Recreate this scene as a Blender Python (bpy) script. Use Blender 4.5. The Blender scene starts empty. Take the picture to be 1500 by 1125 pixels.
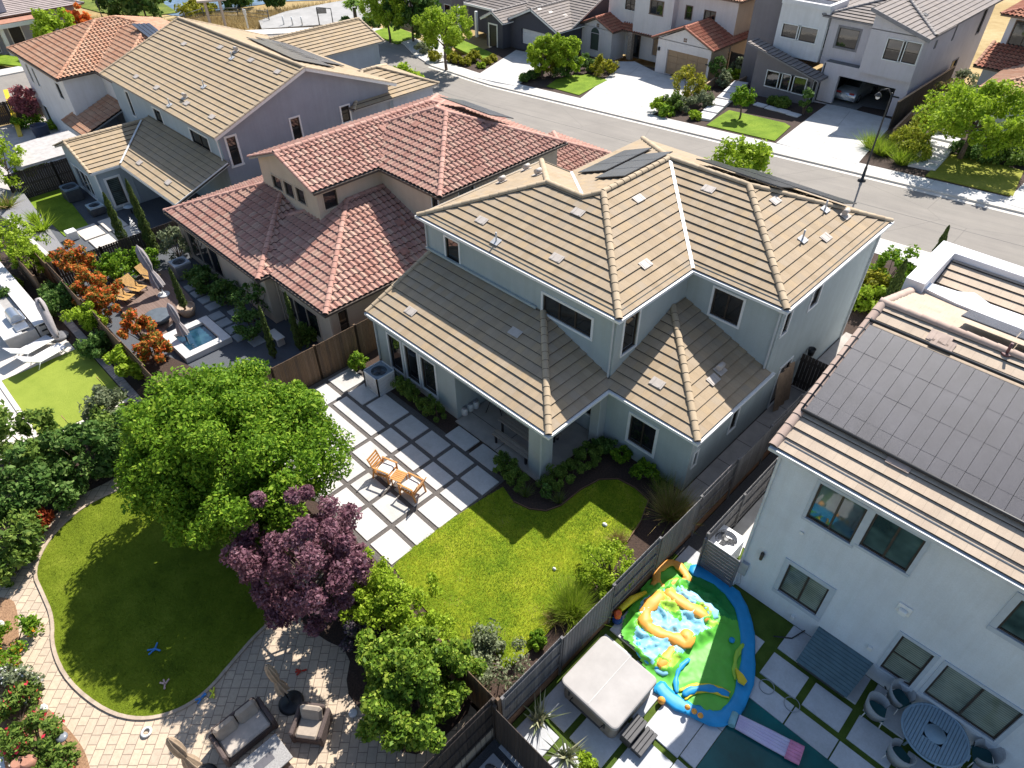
import bpy, math, random
import numpy as np
from mathutils import Vector, Matrix
random.seed(7); RNG = np.random.default_rng(7)
SC = bpy.context.scene; COL = SC.collection
PI = math.pi
# ------------------------------------------------------------ camera (solved from the photograph)
CAMH = 20.0; FPX = 1000.0
YAW, PITCH, ROLL = [math.radians(a) for a in (-44.95006, 41.37172, 0.46428)]
_f = Vector((math.cos(PITCH)*math.sin(YAW), math.cos(PITCH)*math.cos(YAW), -math.sin(PITCH)))
_r = Vector((math.cos(YAW), -math.sin(YAW), 0)); _d = _f.cross(_r)
CR = math.cos(ROLL)*_r + math.sin(ROLL)*_d; CD = -math.sin(ROLL)*_r + math.cos(ROLL)*_d; CF = _f
CPOS = Vector((0, 0, CAMH))
def ray(px, py): return (CR*(px-750) + CD*(py-562.5) + CF*FPX)
def at(px, py, z=0.0):
    w = ray(px, py); t = (z-CAMH)/w.z; return CPOS + w*t
def onY(px, py, Y):
    w = ray(px, py); return CPOS + w*(Y/w.y)
def onX(px, py, X):
    w = ray(px, py); return CPOS + w*(X/w.x)
def street_z(x):
    return 0.06*(max(x, -50)+18) if x < 6 else 1.44
def atS(px, py, dz=0.0):          # point on the sloping street plane
    w = ray(px, py)
    t = (0.06*18 + dz - CAMH)/(w.z - 0.06*w.x); p = CPOS + w*t
    if p.x < -50: p = at(px, py, -1.92+dz)
    return p
def onplane(px, py, p0, n):
    w = ray(px, py); t = (p0-CPOS).dot(n)/w.dot(n); return CPOS + w*t
# ------------------------------------------------------------ objects
OFF = {}
def tag(o, label=None, cat=None, group=None, kind=None):
    if label: o['label'] = label
    if cat: o['category'] = cat
    if group: o['group'] = group
    if kind: o['kind'] = kind
    return o
def thing(name, label, cat, loc=(0, 0, 0), group=None, rz=0.0):
    o = bpy.data.objects.new(name, None); COL.objects.link(o); o.empty_display_size = .2
    o.location = loc; o.rotation_euler = (0, 0, rz); OFF[o.name] = Vector(loc)
    return tag(o, label, cat, group)
def dup(root, loc, rz=0.0, label=None, group=None, scale=None):
    r = root.copy(); COL.objects.link(r); r.location = loc; r.rotation_euler = (0, 0, rz)
    if scale: r.scale = (scale,)*3 if not hasattr(scale, '__len__') else scale
    if label: r['label'] = label
    if group: r['group'] = group
    for ch in list(root.children):
        c = ch.copy(); COL.objects.link(c); c.parent = r
        for g in ch.children:
            d = g.copy(); COL.objects.link(d); d.parent = c
    return r
class MB:
    def __init__(s): s.v = []; s.f = []; s.m = []; s.mi = 0; s.uv = {}; s.sm = []; s.smooth = False
    def face(s, pts, uv=None):
        b = len(s.v); s.v += [tuple(p) for p in pts]; s.f.append(tuple(range(b, b+len(pts)))); s.m.append(s.mi); s.sm.append(s.smooth)
        if uv: s.uv[len(s.f)-1] = uv
    def idx(s, pts, faces):
        b = len(s.v); s.v += [tuple(p) for p in pts]
        for f in faces: s.f.append(tuple(b+i for i in f)); s.m.append(s.mi); s.sm.append(s.smooth)
    def box(s, x0, x1, y0, y1, z0, z1, bev=0.0):
        x0, x1 = min(x0, x1), max(x0, x1); y0, y1 = min(y0, y1), max(y0, y1); z0, z1 = min(z0, z1), max(z0, z1)
        s.obox(Vector(((x0+x1)/2, (y0+y1)/2, (z0+z1)/2)), Vector((1, 0, 0)), Vector((0, 1, 0)), Vector((0, 0, 1)), (x1-x0)/2, (y1-y0)/2, (z1-z0)/2, bev)
    def obox(s, c, ax, ay, az, hx, hy, hz, bev=0.0):
        c = Vector(c)
        P = lambda a, b, d: c + ax*a + ay*b + az*d
        if bev <= 0:
            p = [P(i*hx, j*hy, k*hz) for k in (-1, 1) for j in (-1, 1) for i in (-1, 1)]
            s.idx(p, [(0, 2, 3, 1), (4, 5, 7, 6), (0, 1, 5, 4), (2, 6, 7, 3), (0, 4, 6, 2), (1, 3, 7, 5)]); return
        b = min(bev, hx*.9, hy*.9, hz*.9); pts = []; lev = []
        for z, ins in ((-hz, b), (-hz+b, 0), (hz-b, 0), (hz, b)):
            row = []
            for (sx, sy) in ((-1, -1), (1, -1), (1, 1), (-1, 1)):
                if sx*sy > 0: a1, a2 = (sx*(hx-ins), sy*(hy-b-ins*.5)), (sx*(hx-b-ins*.5), sy*(hy-ins))
                else: a2, a1 = (sx*(hx-ins), sy*(hy-b-ins*.5)), (sx*(hx-b-ins*.5), sy*(hy-ins))
                for a in (a1, a2): row.append(len(pts)); pts.append(P(a[0], a[1], z))
            lev.append(row)
        fs = [tuple(reversed(lev[0])), tuple(lev[3])]
        for k in range(3):
            for i in range(8):
                j = (i+1) % 8; fs.append((lev[k][i], lev[k][j], lev[k+1][j], lev[k+1][i]))
        s.idx(pts, fs)
    def beam(s, p, q, w, h, up=Vector((0, 0, 1)), bev=0.0):
        p, q = Vector(p), Vector(q); a = (q-p); L = a.length
        if L < 1e-6: return
        a /= L; sd = a.cross(up)
        if sd.length < 1e-4: sd = a.cross(Vector((1, 0, 0)))
        sd.normalize(); u = sd.cross(a)
        s.obox((p+q)/2, a, sd, u, L/2, w/2, h/2, bev)
    def prism(s, poly, z0, z1, sidemat=None):
        n = len(poly); A = sum(poly[i][0]*poly[(i+1) % n][1]-poly[(i+1) % n][0]*poly[i][1] for i in range(n))
        if A < 0: poly = list(reversed(poly))
        zt = [(p[2] if len(p) > 2 else 0)+z1 for p in poly]; zb = [(p[2] if len(p) > 2 else 0)+z0 for p in poly]
        top = [(p[0], p[1], z) for p, z in zip(poly, zt)]; bot = [(p[0], p[1], z) for p, z in zip(poly, zb)]
        b = len(s.v); s.v += top+bot; mi = s.mi
        s.f.append(tuple(b+i for i in range(n))); s.m.append(mi); s.sm.append(False)
        s.f.append(tuple(b+n+i for i in reversed(range(n)))); s.m.append(mi); s.sm.append(False)
        for i in range(n):
            j = (i+1) % n; s.f.append((b+i, b+n+i, b+n+j, b+j)); s.m.append(mi if sidemat is None else sidemat); s.sm.append(False)
    def tube(s, path, rad, n=8, caps=True):
        path = [Vector(p) for p in path]; N = len(path)
        if not hasattr(rad, '__len__'): rad = [rad]*N
        b = len(s.v); sm0 = s.smooth; prev = None
        for i, p in enumerate(path):
            t = (path[min(i+1, N-1)]-path[max(i-1, 0)]).normalized()
            ref = prev if prev is not None else (Vector((0, 0, 1)) if abs(t.z) < .9 else Vector((1, 0, 0)))
            sd = (ref - t*ref.dot(t))
            if sd.length < 1e-4: sd = t.orthogonal()
            sd.normalize(); prev = sd; u = t.cross(sd)
            for k in range(n):
                a = 2*PI*k/n; s.v.append(tuple(p+sd*(math.cos(a)*rad[i])+u*(math.sin(a)*rad[i])))
        for i in range(N-1):
            for k in range(n):
                k2 = (k+1) % n; s.f.append((b+i*n+k, b+i*n+k2, b+(i+1)*n+k2, b+(i+1)*n+k)); s.m.append(s.mi); s.sm.append(True)
        if caps:
            s.f.append(tuple(b+k for k in reversed(range(n)))); s.m.append(s.mi); s.sm.append(False)
            s.f.append(tuple(b+(N-1)*n+k for k in range(n))); s.m.append(s.mi); s.sm.append(False)
    def lathe(s, c, prof, n=20, smooth=True, sx=1.0, sy=1.0):
        c = Vector(c); b = len(s.v)
        for r, z in prof:
            for k in range(n):
                a = 2*PI*k/n; s.v.append((c.x+r*sx*math.cos(a), c.y+r*sy*math.sin(a), c.z+z))
        for i in range(len(prof)-1):
            for k in range(n):
                k2 = (k+1) % n; s.f.append((b+i*n+k, b+i*n+k2, b+(i+1)*n+k2, b+(i+1)*n+k)); s.m.append(s.mi); s.sm.append(smooth)
        if prof[0][0] > 1e-4: s.f.append(tuple(b+k for k in reversed(range(n)))); s.m.append(s.mi); s.sm.append(False)
        if prof[-1][0] > 1e-4:
            q = b+(len(prof)-1)*n; s.f.append(tuple(q+k for k in range(n))); s.m.append(s.mi); s.sm.append(False)
    def build(s, name, mats, parent=None, kind=None):
        me = bpy.data.meshes.new(name); off = OFF[parent.name] if parent else Vector((0, 0, 0))
        v = s.v
        if off.length > 0: v = [(a[0]-off.x, a[1]-off.y, a[2]-off.z) for a in v]
        me.from_pydata(v, [], s.f)
        if not isinstance(mats, (list, tuple)): mats = [mats]
        for m in mats: me.materials.append(m)
        me.polygons.foreach_set('material_index', s.m); me.polygons.foreach_set('use_smooth', s.sm)
        if s.uv:
            ul = me.uv_layers.new(name='UVMap')
            for fi, uv in s.uv.items():
                ls = me.polygons[fi].loop_start
                for k, t in enumerate(uv): ul.data[ls+k].uv = t
        me.update()
        o = bpy.data.objects.new(name, me); COL.objects.link(o)
        if parent: o.parent = parent; OFF[o.name] = off
        else: OFF[o.name] = Vector((0, 0, 0))
        if kind: o['kind'] = kind
        return o
# ------------------------------------------------------------ materials
MATS = {}
def newmat(name):
    m = bpy.data.materials.new(name); m.use_nodes = True; nt = m.node_tree; nt.nodes.clear()
    out = nt.nodes.new('ShaderNodeOutputMaterial'); b = nt.nodes.new('ShaderNodeBsdfPrincipled')
    nt.links.new(b.outputs[0], out.inputs[0]); return m, nt, b, out
def N(nt, t, **kw):
    n = nt.nodes.new(t)
    for k, v in kw.items():
        if k.startswith('i_'): n.inputs[int(k[2:])].default_value = v
        else: setattr(n, k, v)
    return n
def c4(c): return (c[0], c[1], c[2], 1)
def ramp(nt, fac, stops):
    r = N(nt, 'ShaderNodeValToRGB'); e = r.color_ramp.elements
    while len(e) < len(stops): e.new(.5)
    for k, (p, c) in enumerate(stops): e[k].position = p; e[k].color = c4(c)
    nt.links.new(fac, r.inputs[0]); return r.outputs[0]
def noise(nt, scale, detail=4, rough=.6, vec=None):
    n = N(nt, 'ShaderNodeTexNoise'); n.inputs['Scale'].default_value = scale; n.inputs['Detail'].default_value = detail; n.inputs['Roughness'].default_value = rough
    if vec is None:
        g = N(nt, 'ShaderNodeNewGeometry'); vec = g.outputs['Position']
    nt.links.new(vec, n.inputs['Vector']); return n.outputs['Fac']
def mixc(nt, a, b, fac, mode='MIX'):
    m = N(nt, 'ShaderNodeMix', data_type='RGBA', blend_type=mode)
    for s, v in ((0, fac), (6, a), (7, b)):
        if hasattr(v, 'links'): nt.links.new(v, m.inputs[s])
        else: m.inputs[s].default_value = v if s == 0 else c4(v)
    return m.outputs[2]
def math_(nt, op, a, b=None, c=None):
    m = N(nt, 'ShaderNodeMath', operation=op)
    for i, v in enumerate((a, b, c)):
        if v is None: continue
        if hasattr(v, 'links'): nt.links.new(v, m.inputs[i])
        else: m.inputs[i].default_value = v
    return m.outputs[0]
def bump(nt, b, h, strength=.3, dist=.02):
    n = N(nt, 'ShaderNodeBump'); n.inputs['Strength'].default_value = strength; n.inputs['Distance'].default_value = dist
    nt.links.new(h, n.inputs['Height']); nt.links.new(n.outputs[0], b.inputs['Normal'])
def M(name, col, rough=.7, var=.12, scale=3.0, bs=0.0, bscale=60.0, metal=0.0, spec=.5, col2=None, alpha=None):
    if name in MATS: return MATS[name]
    m, nt, b, out = newmat(name)
    b.inputs['Roughness'].default_value = rough; b.inputs['Metallic'].default_value = metal; b.inputs['Specular IOR Level'].default_value = spec
    f = noise(nt, scale, 5, .65)
    d = col2 or tuple(max(0, x*(1-2*var)) for x in col); u = col if col2 else tuple(min(1, x*(1+var)) for x in col)
    nt.links.new(ramp(nt, f, [(.3, d), (.7, u)]), b.inputs['Base Color'])
    if bs > 0: bump(nt, b, noise(nt, bscale, 3), bs, .01)
    MATS[name] = m; return m
def leafmat(name, c1, c2, trans=.35, rough=.65, nscale=1.2, c3=None, wn=.45):
    if name in MATS: return MATS[name]
    m, nt, b, out = newmat(name)
    g = N(nt, 'ShaderNodeNewGeometry'); nz = noise(nt, nscale, 4, .65)
    if wn > .5: nz = math_(nt, 'ADD', math_(nt, 'MULTIPLY', math_(nt, 'SUBTRACT', nz, .5), 2.8), .5)
    f = math_(nt, 'ADD', math_(nt, 'MULTIPLY', g.outputs['Random Per Island'], 1.05-wn), math_(nt, 'MULTIPLY', nz, wn))
    st = [(.15, c1), (.85, c2)] if c3 is None else [(.15, c1), (.6, c2), (.92, c3)]
    c = ramp(nt, f, st); nt.links.new(c, b.inputs['Base Color']); b.inputs['Roughness'].default_value = rough
    b.inputs['Specular IOR Level'].default_value = .16
    t = N(nt, 'ShaderNodeBsdfTranslucent'); nt.links.new(c, t.inputs[0])
    mx = N(nt, 'ShaderNodeMixShader'); mx.inputs[0].default_value = trans
    nt.links.new(b.outputs[0], mx.inputs[1]); nt.links.new(t.outputs[0], mx.inputs[2]); nt.links.new(mx.outputs[0], out.inputs[0])
    MATS[name] = m; return m
def tilemat(name, cols, tw=.3, th=.36, joint=.35, rough=.85, stain=.25):
    """concrete / clay tile: random tone per tile from the roof's own u,v in metres"""
    if name in MATS: return MATS[name]
    m, nt, b, out = newmat(name)
    uv = N(nt, 'ShaderNodeUVMap'); sp = N(nt, 'ShaderNodeSeparateXYZ'); nt.links.new(uv.outputs[0], sp.inputs[0])
    v = math_(nt, 'DIVIDE', sp.outputs[1], th); vf = math_(nt, 'FLOOR', math_(nt, 'ADD', v, .001))
    u = math_(nt, 'ADD', math_(nt, 'DIVIDE', sp.outputs[0], tw), math_(nt, 'MULTIPLY', vf, .5)); uf = math_(nt, 'FLOOR', u)
    cb = N(nt, 'ShaderNodeCombineXYZ'); nt.links.new(uf, cb.inputs[0]); nt.links.new(vf, cb.inputs[1])
    wn = N(nt, 'ShaderNodeTexWhiteNoise', noise_dimensions='2D'); nt.links.new(cb.outputs[0], wn.inputs[0])
    k = len(cols)-1
    c = ramp(nt, wn.outputs[0], [(i/k, x) for i, x in enumerate(cols)])
    mpp = N(nt, 'ShaderNodeMapping'); mpp.inputs['Scale'].default_value = (2.6, .28, 1); nt.links.new(uv.outputs[0], mpp.inputs[0])
    c = mixc(nt, c, ramp(nt, noise(nt, 1.0, 4, .65, mpp.outputs[0]), [(.3, (.78, .77, .76)), (.7, (1.08, 1.07, 1.05))]), .75, 'MULTIPLY')
    n1 = noise(nt, 1.3, 5, .7); c = mixc(nt, c, ramp(nt, n1, [(.3, tuple(x*(1-stain) for x in cols[0])), (.7, cols[-1])]), .35)
    n2 = noise(nt, 45, 3, .7); c = mixc(nt, c, ramp(nt, n2, [(.3, (.55, .55, .55)), (.7, (1.1, 1.1, 1.1))]), .35, 'MULTIPLY')
    if joint > 0:
        fr = math_(nt, 'FRACT', u); e = math_(nt, 'LESS_THAN', fr, .04)
        c = mixc(nt, c, tuple(x*.45 for x in cols[0]), math_(nt, 'MULTIPLY', e, joint))
    nt.links.new(c, b.inputs['Base Color']); b.inputs['Roughness'].default_value = rough; b.inputs['Specular IOR Level'].default_value = .3
    bump(nt, b, n2, .25, .01); MATS[name] = m; return m
def pavemat(name, cols, size, mortar, rot=0.0, msize=.012, rough=.8):
    if name in MATS: return MATS[name]
    m, nt, b, out = newmat(name)
    g = N(nt, 'ShaderNodeNewGeometry'); mp = N(nt, 'ShaderNodeMapping'); mp.inputs['Rotation'].default_value = (0, 0, rot); nt.links.new(g.outputs['Position'], mp.inputs[0])
    br = N(nt, 'ShaderNodeTexBrick'); br.offset = .5; br.squash = .62; br.squash_frequency = 2; br.offset_frequency = 2
    br.inputs['Scale'].default_value = 1; br.inputs['Brick Width'].default_value = size[0]; br.inputs['Row Height'].default_value = size[1]
    br.inputs['Mortar Size'].default_value = msize; br.inputs['Mortar Smooth'].default_value = .2; br.inputs['Bias'].default_value = 0
    br.inputs['Color1'].default_value = c4(cols[0]); br.inputs['Color2'].default_value = c4(cols[1]); br.inputs['Mortar'].default_value = c4(mortar)
    nt.links.new(mp.outputs[0], br.inputs['Vector'])
    c = mixc(nt, br.outputs[0], ramp(nt, noise(nt, 9, 5, .7), [(.3, (.72, .68, .66)), (.7, (1.1, 1.08, 1.05))]), .6, 'MULTIPLY')
    nt.links.new(c, b.inputs['Base Color']); b.inputs['Roughness'].default_value = rough
    bump(nt, b, math_(nt, 'SUBTRACT', noise(nt, 50, 3), math_(nt, 'MULTIPLY', br.outputs[1], .8)), .3, .01); MATS[name] = m; return m
def turfmat(name, stops, s1=.9, s2=14, rough=.9):
    if name in MATS: return MATS[name]
    m, nt, b, out = newmat(name)
    f = math_(nt, 'ADD', math_(nt, 'MULTIPLY', noise(nt, s1, 4, .6), .6), math_(nt, 'MULTIPLY', noise(nt, s2, 4, .7), .4))
    nt.links.new(ramp(nt, f, stops), b.inputs['Base Color']); b.inputs['Roughness'].default_value = rough; b.inputs['Specular IOR Level'].default_value = .15
    bump(nt, b, noise(nt, 60, 3, .8), .8, .03); MATS[name] = m; return m
def boardmat(name, cols, w=.14, axis='xy', rough=.85):
    """weathered boards: tone per board, grain along z"""
    if name in MATS: return MATS[name]
    m, nt, b, out = newmat(name)
    g = N(nt, 'ShaderNodeNewGeometry'); sp = N(nt, 'ShaderNodeSeparateXYZ'); nt.links.new(g.outputs['Position'], sp.inputs[0])
    src = math_(nt, 'ADD', sp.outputs[0], sp.outputs[1]) if axis == 'xy' else sp.outputs['xyz'.index(axis)]
    q = math_(nt, 'DIVIDE', src, w); wn = N(nt, 'ShaderNodeTexWhiteNoise', noise_dimensions='1D'); nt.links.new(math_(nt, 'FLOOR', q), wn.inputs['W'])
    k = len(cols)-1; c = ramp(nt, wn.outputs[0], [(i/k, x) for i, x in enumerate(cols)])
    mp = N(nt, 'ShaderNodeMapping'); mp.inputs['Scale'].default_value = (14, 14, 1.2) if axis != 'z' else (1.2, 1.2, 14); nt.links.new(g.outputs['Position'], mp.inputs[0])
    gr = noise(nt, 2.5, 5, .7, mp.outputs[0]); c = mixc(nt, c, ramp(nt, gr, [(.3, (.5, .5, .5)), (.72, (1.15, 1.15, 1.15))]), .7, 'MULTIPLY')
    e = math_(nt, 'LESS_THAN', math_(nt, 'FRACT', q), .07); c = mixc(nt, c, tuple(x*.3 for x in cols[0]), math_(nt, 'MULTIPLY', e, .8))
    nt.links.new(c, b.inputs['Base Color']); b.inputs['Roughness'].default_value = rough; bump(nt, b, gr, .3, .01); MATS[name] = m; return m
def glassmat(name, col=(.012, .014, .016), rough=.04, tint=None):
    if name in MATS: return MATS[name]
    m, nt, b, out = newmat(name); nz = noise(nt, .8, 3)
    nt.links.new(ramp(nt, nz, [(.35, tuple(x*.5 for x in col)), (.55, tuple(x*1.5 for x in col)), (.75, tuple(x*q for x, q in zip(col, (4.2, 3.4, 2.6))))]), b.inputs['Base Color'])
    b.inputs['Roughness'].default_value = rough; b.inputs['Specular IOR Level'].default_value = .8; b.inputs['IOR'].default_value = 1.6
    bump(nt, b, noise(nt, 1.7, 2), .03, .05); MATS[name] = m; return m
# shared materials
WHITE = M('white_trim_paint', (.78, .78, .76), .55, .04, 6)
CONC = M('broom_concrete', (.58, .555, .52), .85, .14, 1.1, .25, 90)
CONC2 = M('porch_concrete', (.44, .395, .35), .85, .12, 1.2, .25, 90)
SIDEW = M('sidewalk_concrete', (.56, .545, .52), .88, .10, .7, .2, 80)
def asphalt(name, col):
    m, nt, b, out = newmat(name); g = N(nt, 'ShaderNodeNewGeometry'); mp = N(nt, 'ShaderNodeMapping'); mp.inputs['Scale'].default_value = (.12, 1.6, 1); nt.links.new(g.outputs['Position'], mp.inputs[0])
    c = ramp(nt, noise(nt, .35, 5, .65), [(.3, tuple(x*.90 for x in col)), (.7, tuple(x*1.06 for x in col))])
    c = mixc(nt, c, ramp(nt, noise(nt, 1.0, 5, .7, mp.outputs[0]), [(.32, (.86, .86, .87)), (.62, (1.04, 1.04, 1.03))]), .8, 'MULTIPLY')
    c = mixc(nt, c, ramp(nt, noise(nt, 60, 2, .7), [(.3, (.8, .8, .8)), (.7, (1.15, 1.15, 1.15))]), .6, 'MULTIPLY')
    v = N(nt, 'ShaderNodeTexVoronoi', feature='DISTANCE_TO_EDGE'); v.inputs['Scale'].default_value = .16; nt.links.new(g.outputs['Position'], v.inputs['Vector'])
    e = math_(nt, 'LESS_THAN', v.outputs[0], .004); c = mixc(nt, c, tuple(x*.6 for x in col), math_(nt, 'MULTIPLY', e, .45))
    nt.links.new(c, b.inputs['Base Color']); b.inputs['Roughness'].default_value = .9; bump(nt, b, noise(nt, 90, 3), .4, .01); MATS[name] = m; return m
ASPH = asphalt('asphalt', (.252, .228, .20))
def wallmat(name, col, streak=.05):
    if name in MATS: return MATS[name]
    m, nt, b, out = newmat(name); g = N(nt, 'ShaderNodeNewGeometry'); mp = N(nt, 'ShaderNodeMapping'); mp.inputs['Scale'].default_value = (3.2, 3.2, .22); nt.links.new(g.outputs['Position'], mp.inputs[0])
    k = 1-streak; c = ramp(nt, noise(nt, .7, 5, .65), [(.3, tuple(x*.91 for x in col)), (.7, tuple(min(1, x*1.05) for x in col))])
    c = mixc(nt, c, ramp(nt, noise(nt, 1.0, 4, .7, mp.outputs[0]), [(.35, (k, k*.99, k*.97)), (.6, (1.02, 1.02, 1.02))]), .8, 'MULTIPLY')
    c = mixc(nt, c, ramp(nt, noise(nt, 38, 2, .6), [(.3, (.9, .9, .9)), (.7, (1.06, 1.06, 1.06))]), .6, 'MULTIPLY')
    nt.links.new(c, b.inputs['Base Color']); b.inputs['Roughness'].default_value = .92; b.inputs['Specular IOR Level'].default_value = .25; bump(nt, b, noise(nt, 55, 4, .7), .5, .012); MATS[name] = m; return m
def slabmat(name, c1, c2):
    if name in MATS: return MATS[name]
    m, nt, b, out = newmat(name); g = N(nt, 'ShaderNodeNewGeometry'); c = ramp(nt, g.outputs['Random Per Island'], [(0, c1), (1, c2)])
    c = mixc(nt, c, ramp(nt, noise(nt, 1.1, 6, .7), [(.3, (.80, .79, .77)), (.62, (1.04, 1.04, 1.04))]), .8, 'MULTIPLY'); c = mixc(nt, c, ramp(nt, noise(nt, 14, 4, .75), [(.3, (.86, .85, .83)), (.6, (1.03, 1.03, 1.03))]), .7, 'MULTIPLY')
    nt.links.new(c, b.inputs['Base Color']); b.inputs['Roughness'].default_value = .86; bump(nt, b, noise(nt, 90, 3), .2, .01); MATS[name] = m; return m
GRAVEL = M('dark_gravel', (.10, .10, .105), .95, .4, 40, .9, 70, col2=(.028, .029, .032))
PGRAVEL = M('patio_joint_gravel', (.17, .15, .135), .95, .4, 35, .9, 60, col2=(.06, .052, .048))
MULCH = M('bark_mulch', (.085, .05, .035), .95, .4, 18, 1.0, 45, col2=(.022, .014, .010))
CHIPS = M('tan_wood_chips', (.42, .25, .14), .95, .4, 22, 1.0, 40, col2=(.16, .085, .045))
BLACK = M('black_metal', (.022, .022, .024), .5, .2, 5)
DGREY = M('dark_grey_metal', (.08, .082, .088), .5, .15, 5)
STEEL = M('brushed_steel', (.62, .63, .65), .3, .05, 8, metal=.9)
BRONZE = M('bronze_window_frame', (.05, .036, .026), .5, .2, 5)
GLASS = glassmat('window_glass')
GLASSG = glassmat('window_glass_green', (.03, .06, .055), .05)
PVPAN = M('solar_panel_glass', (.060, .072, .098), .25, .15, 1.2, spec=.5)  # bluish base stands in for sky reflected by the panels
DOWNS = M('downspout_paint', (.50, .52, .52), .6, .05, 5)
CUSHW = M('white_cushion', (.80, .77, .72), .9, .05, 6, .2, 60)
CUSHT = M('tan_cushion', (.40, .33, .26), .9, .08, 6, .2, 60)
ORWOOD = M('orange_teak', (.60, .27, .065), .55, .18, 9, .15, 40)
PLAST = M('pale_plastic', (.72, .72, .70), .5, .04, 4)
TERRA = M('terracotta', (.42, .20, .13), .8, .1, 8)
BARK = M('bark', (.14, .10, .075), .95, .35, 14, .8, 30)
BARKL = M('pale_bark', (.30, .26, .22), .95, .25, 14, .5, 30)
STONE = M('river_stone', (.20, .20, .21), .8, .4, 3, .4, 30, col2=(.07, .07, .075))
# ------------------------------------------------------------ leaves (numpy)
def leaf_mesh(name, C, Nrm, size, mats, mi=None, aspect=.55, jit=.35, parent=None, elong=None):
    n = len(C); off = OFF[parent.name] if parent else Vector((0, 0, 0))
    C = C - np.array(off); Nrm = Nrm/np.maximum(np.linalg.norm(Nrm, axis=1, keepdims=True), 1e-6)
    R = RNG.normal(size=(n, 3)) if elong is None else elong + RNG.normal(size=(n, 3))*.15
    T = R - Nrm*np.sum(R*Nrm, axis=1, keepdims=True); T /= np.maximum(np.linalg.norm(T, axis=1, keepdims=True), 1e-6)
    B = np.cross(Nrm, T); s = (size*(1+jit*RNG.normal(size=n))).clip(size*.4, size*2)[:, None]
    P = np.stack([C-T*s, C+B*s*aspect+Nrm*s*.12, C+T*s, C-B*s*aspect+Nrm*s*.12], axis=1).reshape(-1, 3)
    me = bpy.data.meshes.new(name); me.vertices.add(4*n); me.vertices.foreach_set('co', P.astype(np.float32).ravel())
    me.loops.add(4*n); me.loops.foreach_set('vertex_index', np.arange(4*n, dtype=np.int32))
    me.polygons.add(n); me.polygons.foreach_set('loop_start', np.arange(0, 4*n, 4, dtype=np.int32))
    if not isinstance(mats, (list, tuple)): mats = [mats]
    for m in mats: me.materials.append(m)
    if mi is not None: me.polygons.foreach_set('material_index', mi.astype(np.int32))
    me.update(calc_edges=True)
    o = bpy.data.objects.new(name, me); COL.objects.link(o)
    if parent: o.parent = parent
    return o
def sph(n):
    v = RNG.normal(size=(n, 3)); return v/np.linalg.norm(v, axis=1, keepdims=True)
def clump_leaves(cl, per, rad, up=.45, spread=.75, sq=1.0):
    """cl: (k,3) clump centres -> leaf centres and normals"""
    k = len(cl); d = sph(k*per); r = RNG.random(k*per)**(1/2.2)
    rr = np.repeat(rad*(.7+.6*RNG.random(k)), per); c = np.repeat(cl, per, axis=0)
    off = d*(r*rr)[:, None]; off[:, 2] *= sq
    nr = d*.5 + RNG.normal(size=(k*per, 3))*spread; nr[:, 2] += up
    return c+off, nr
def ellip_clumps(c, rx, ry, rz, k, inner=.55, lumps=.16, top=-.75):
    d = sph(k*2); d = d[d[:, 2] > top][:k]; k = len(d)
    r = inner + (1-inner)*RNG.random(k)**.6; ph = RNG.random(3)*6
    w = 1 + lumps*(np.sin(d[:, 0]*4+ph[0])+np.sin(d[:, 1]*5+ph[1])+np.sin(d[:, 2]*4+ph[2]))/1.7
    return np.array(c)+d*(r*w)[:, None]*np.array([rx, ry, rz])
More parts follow.
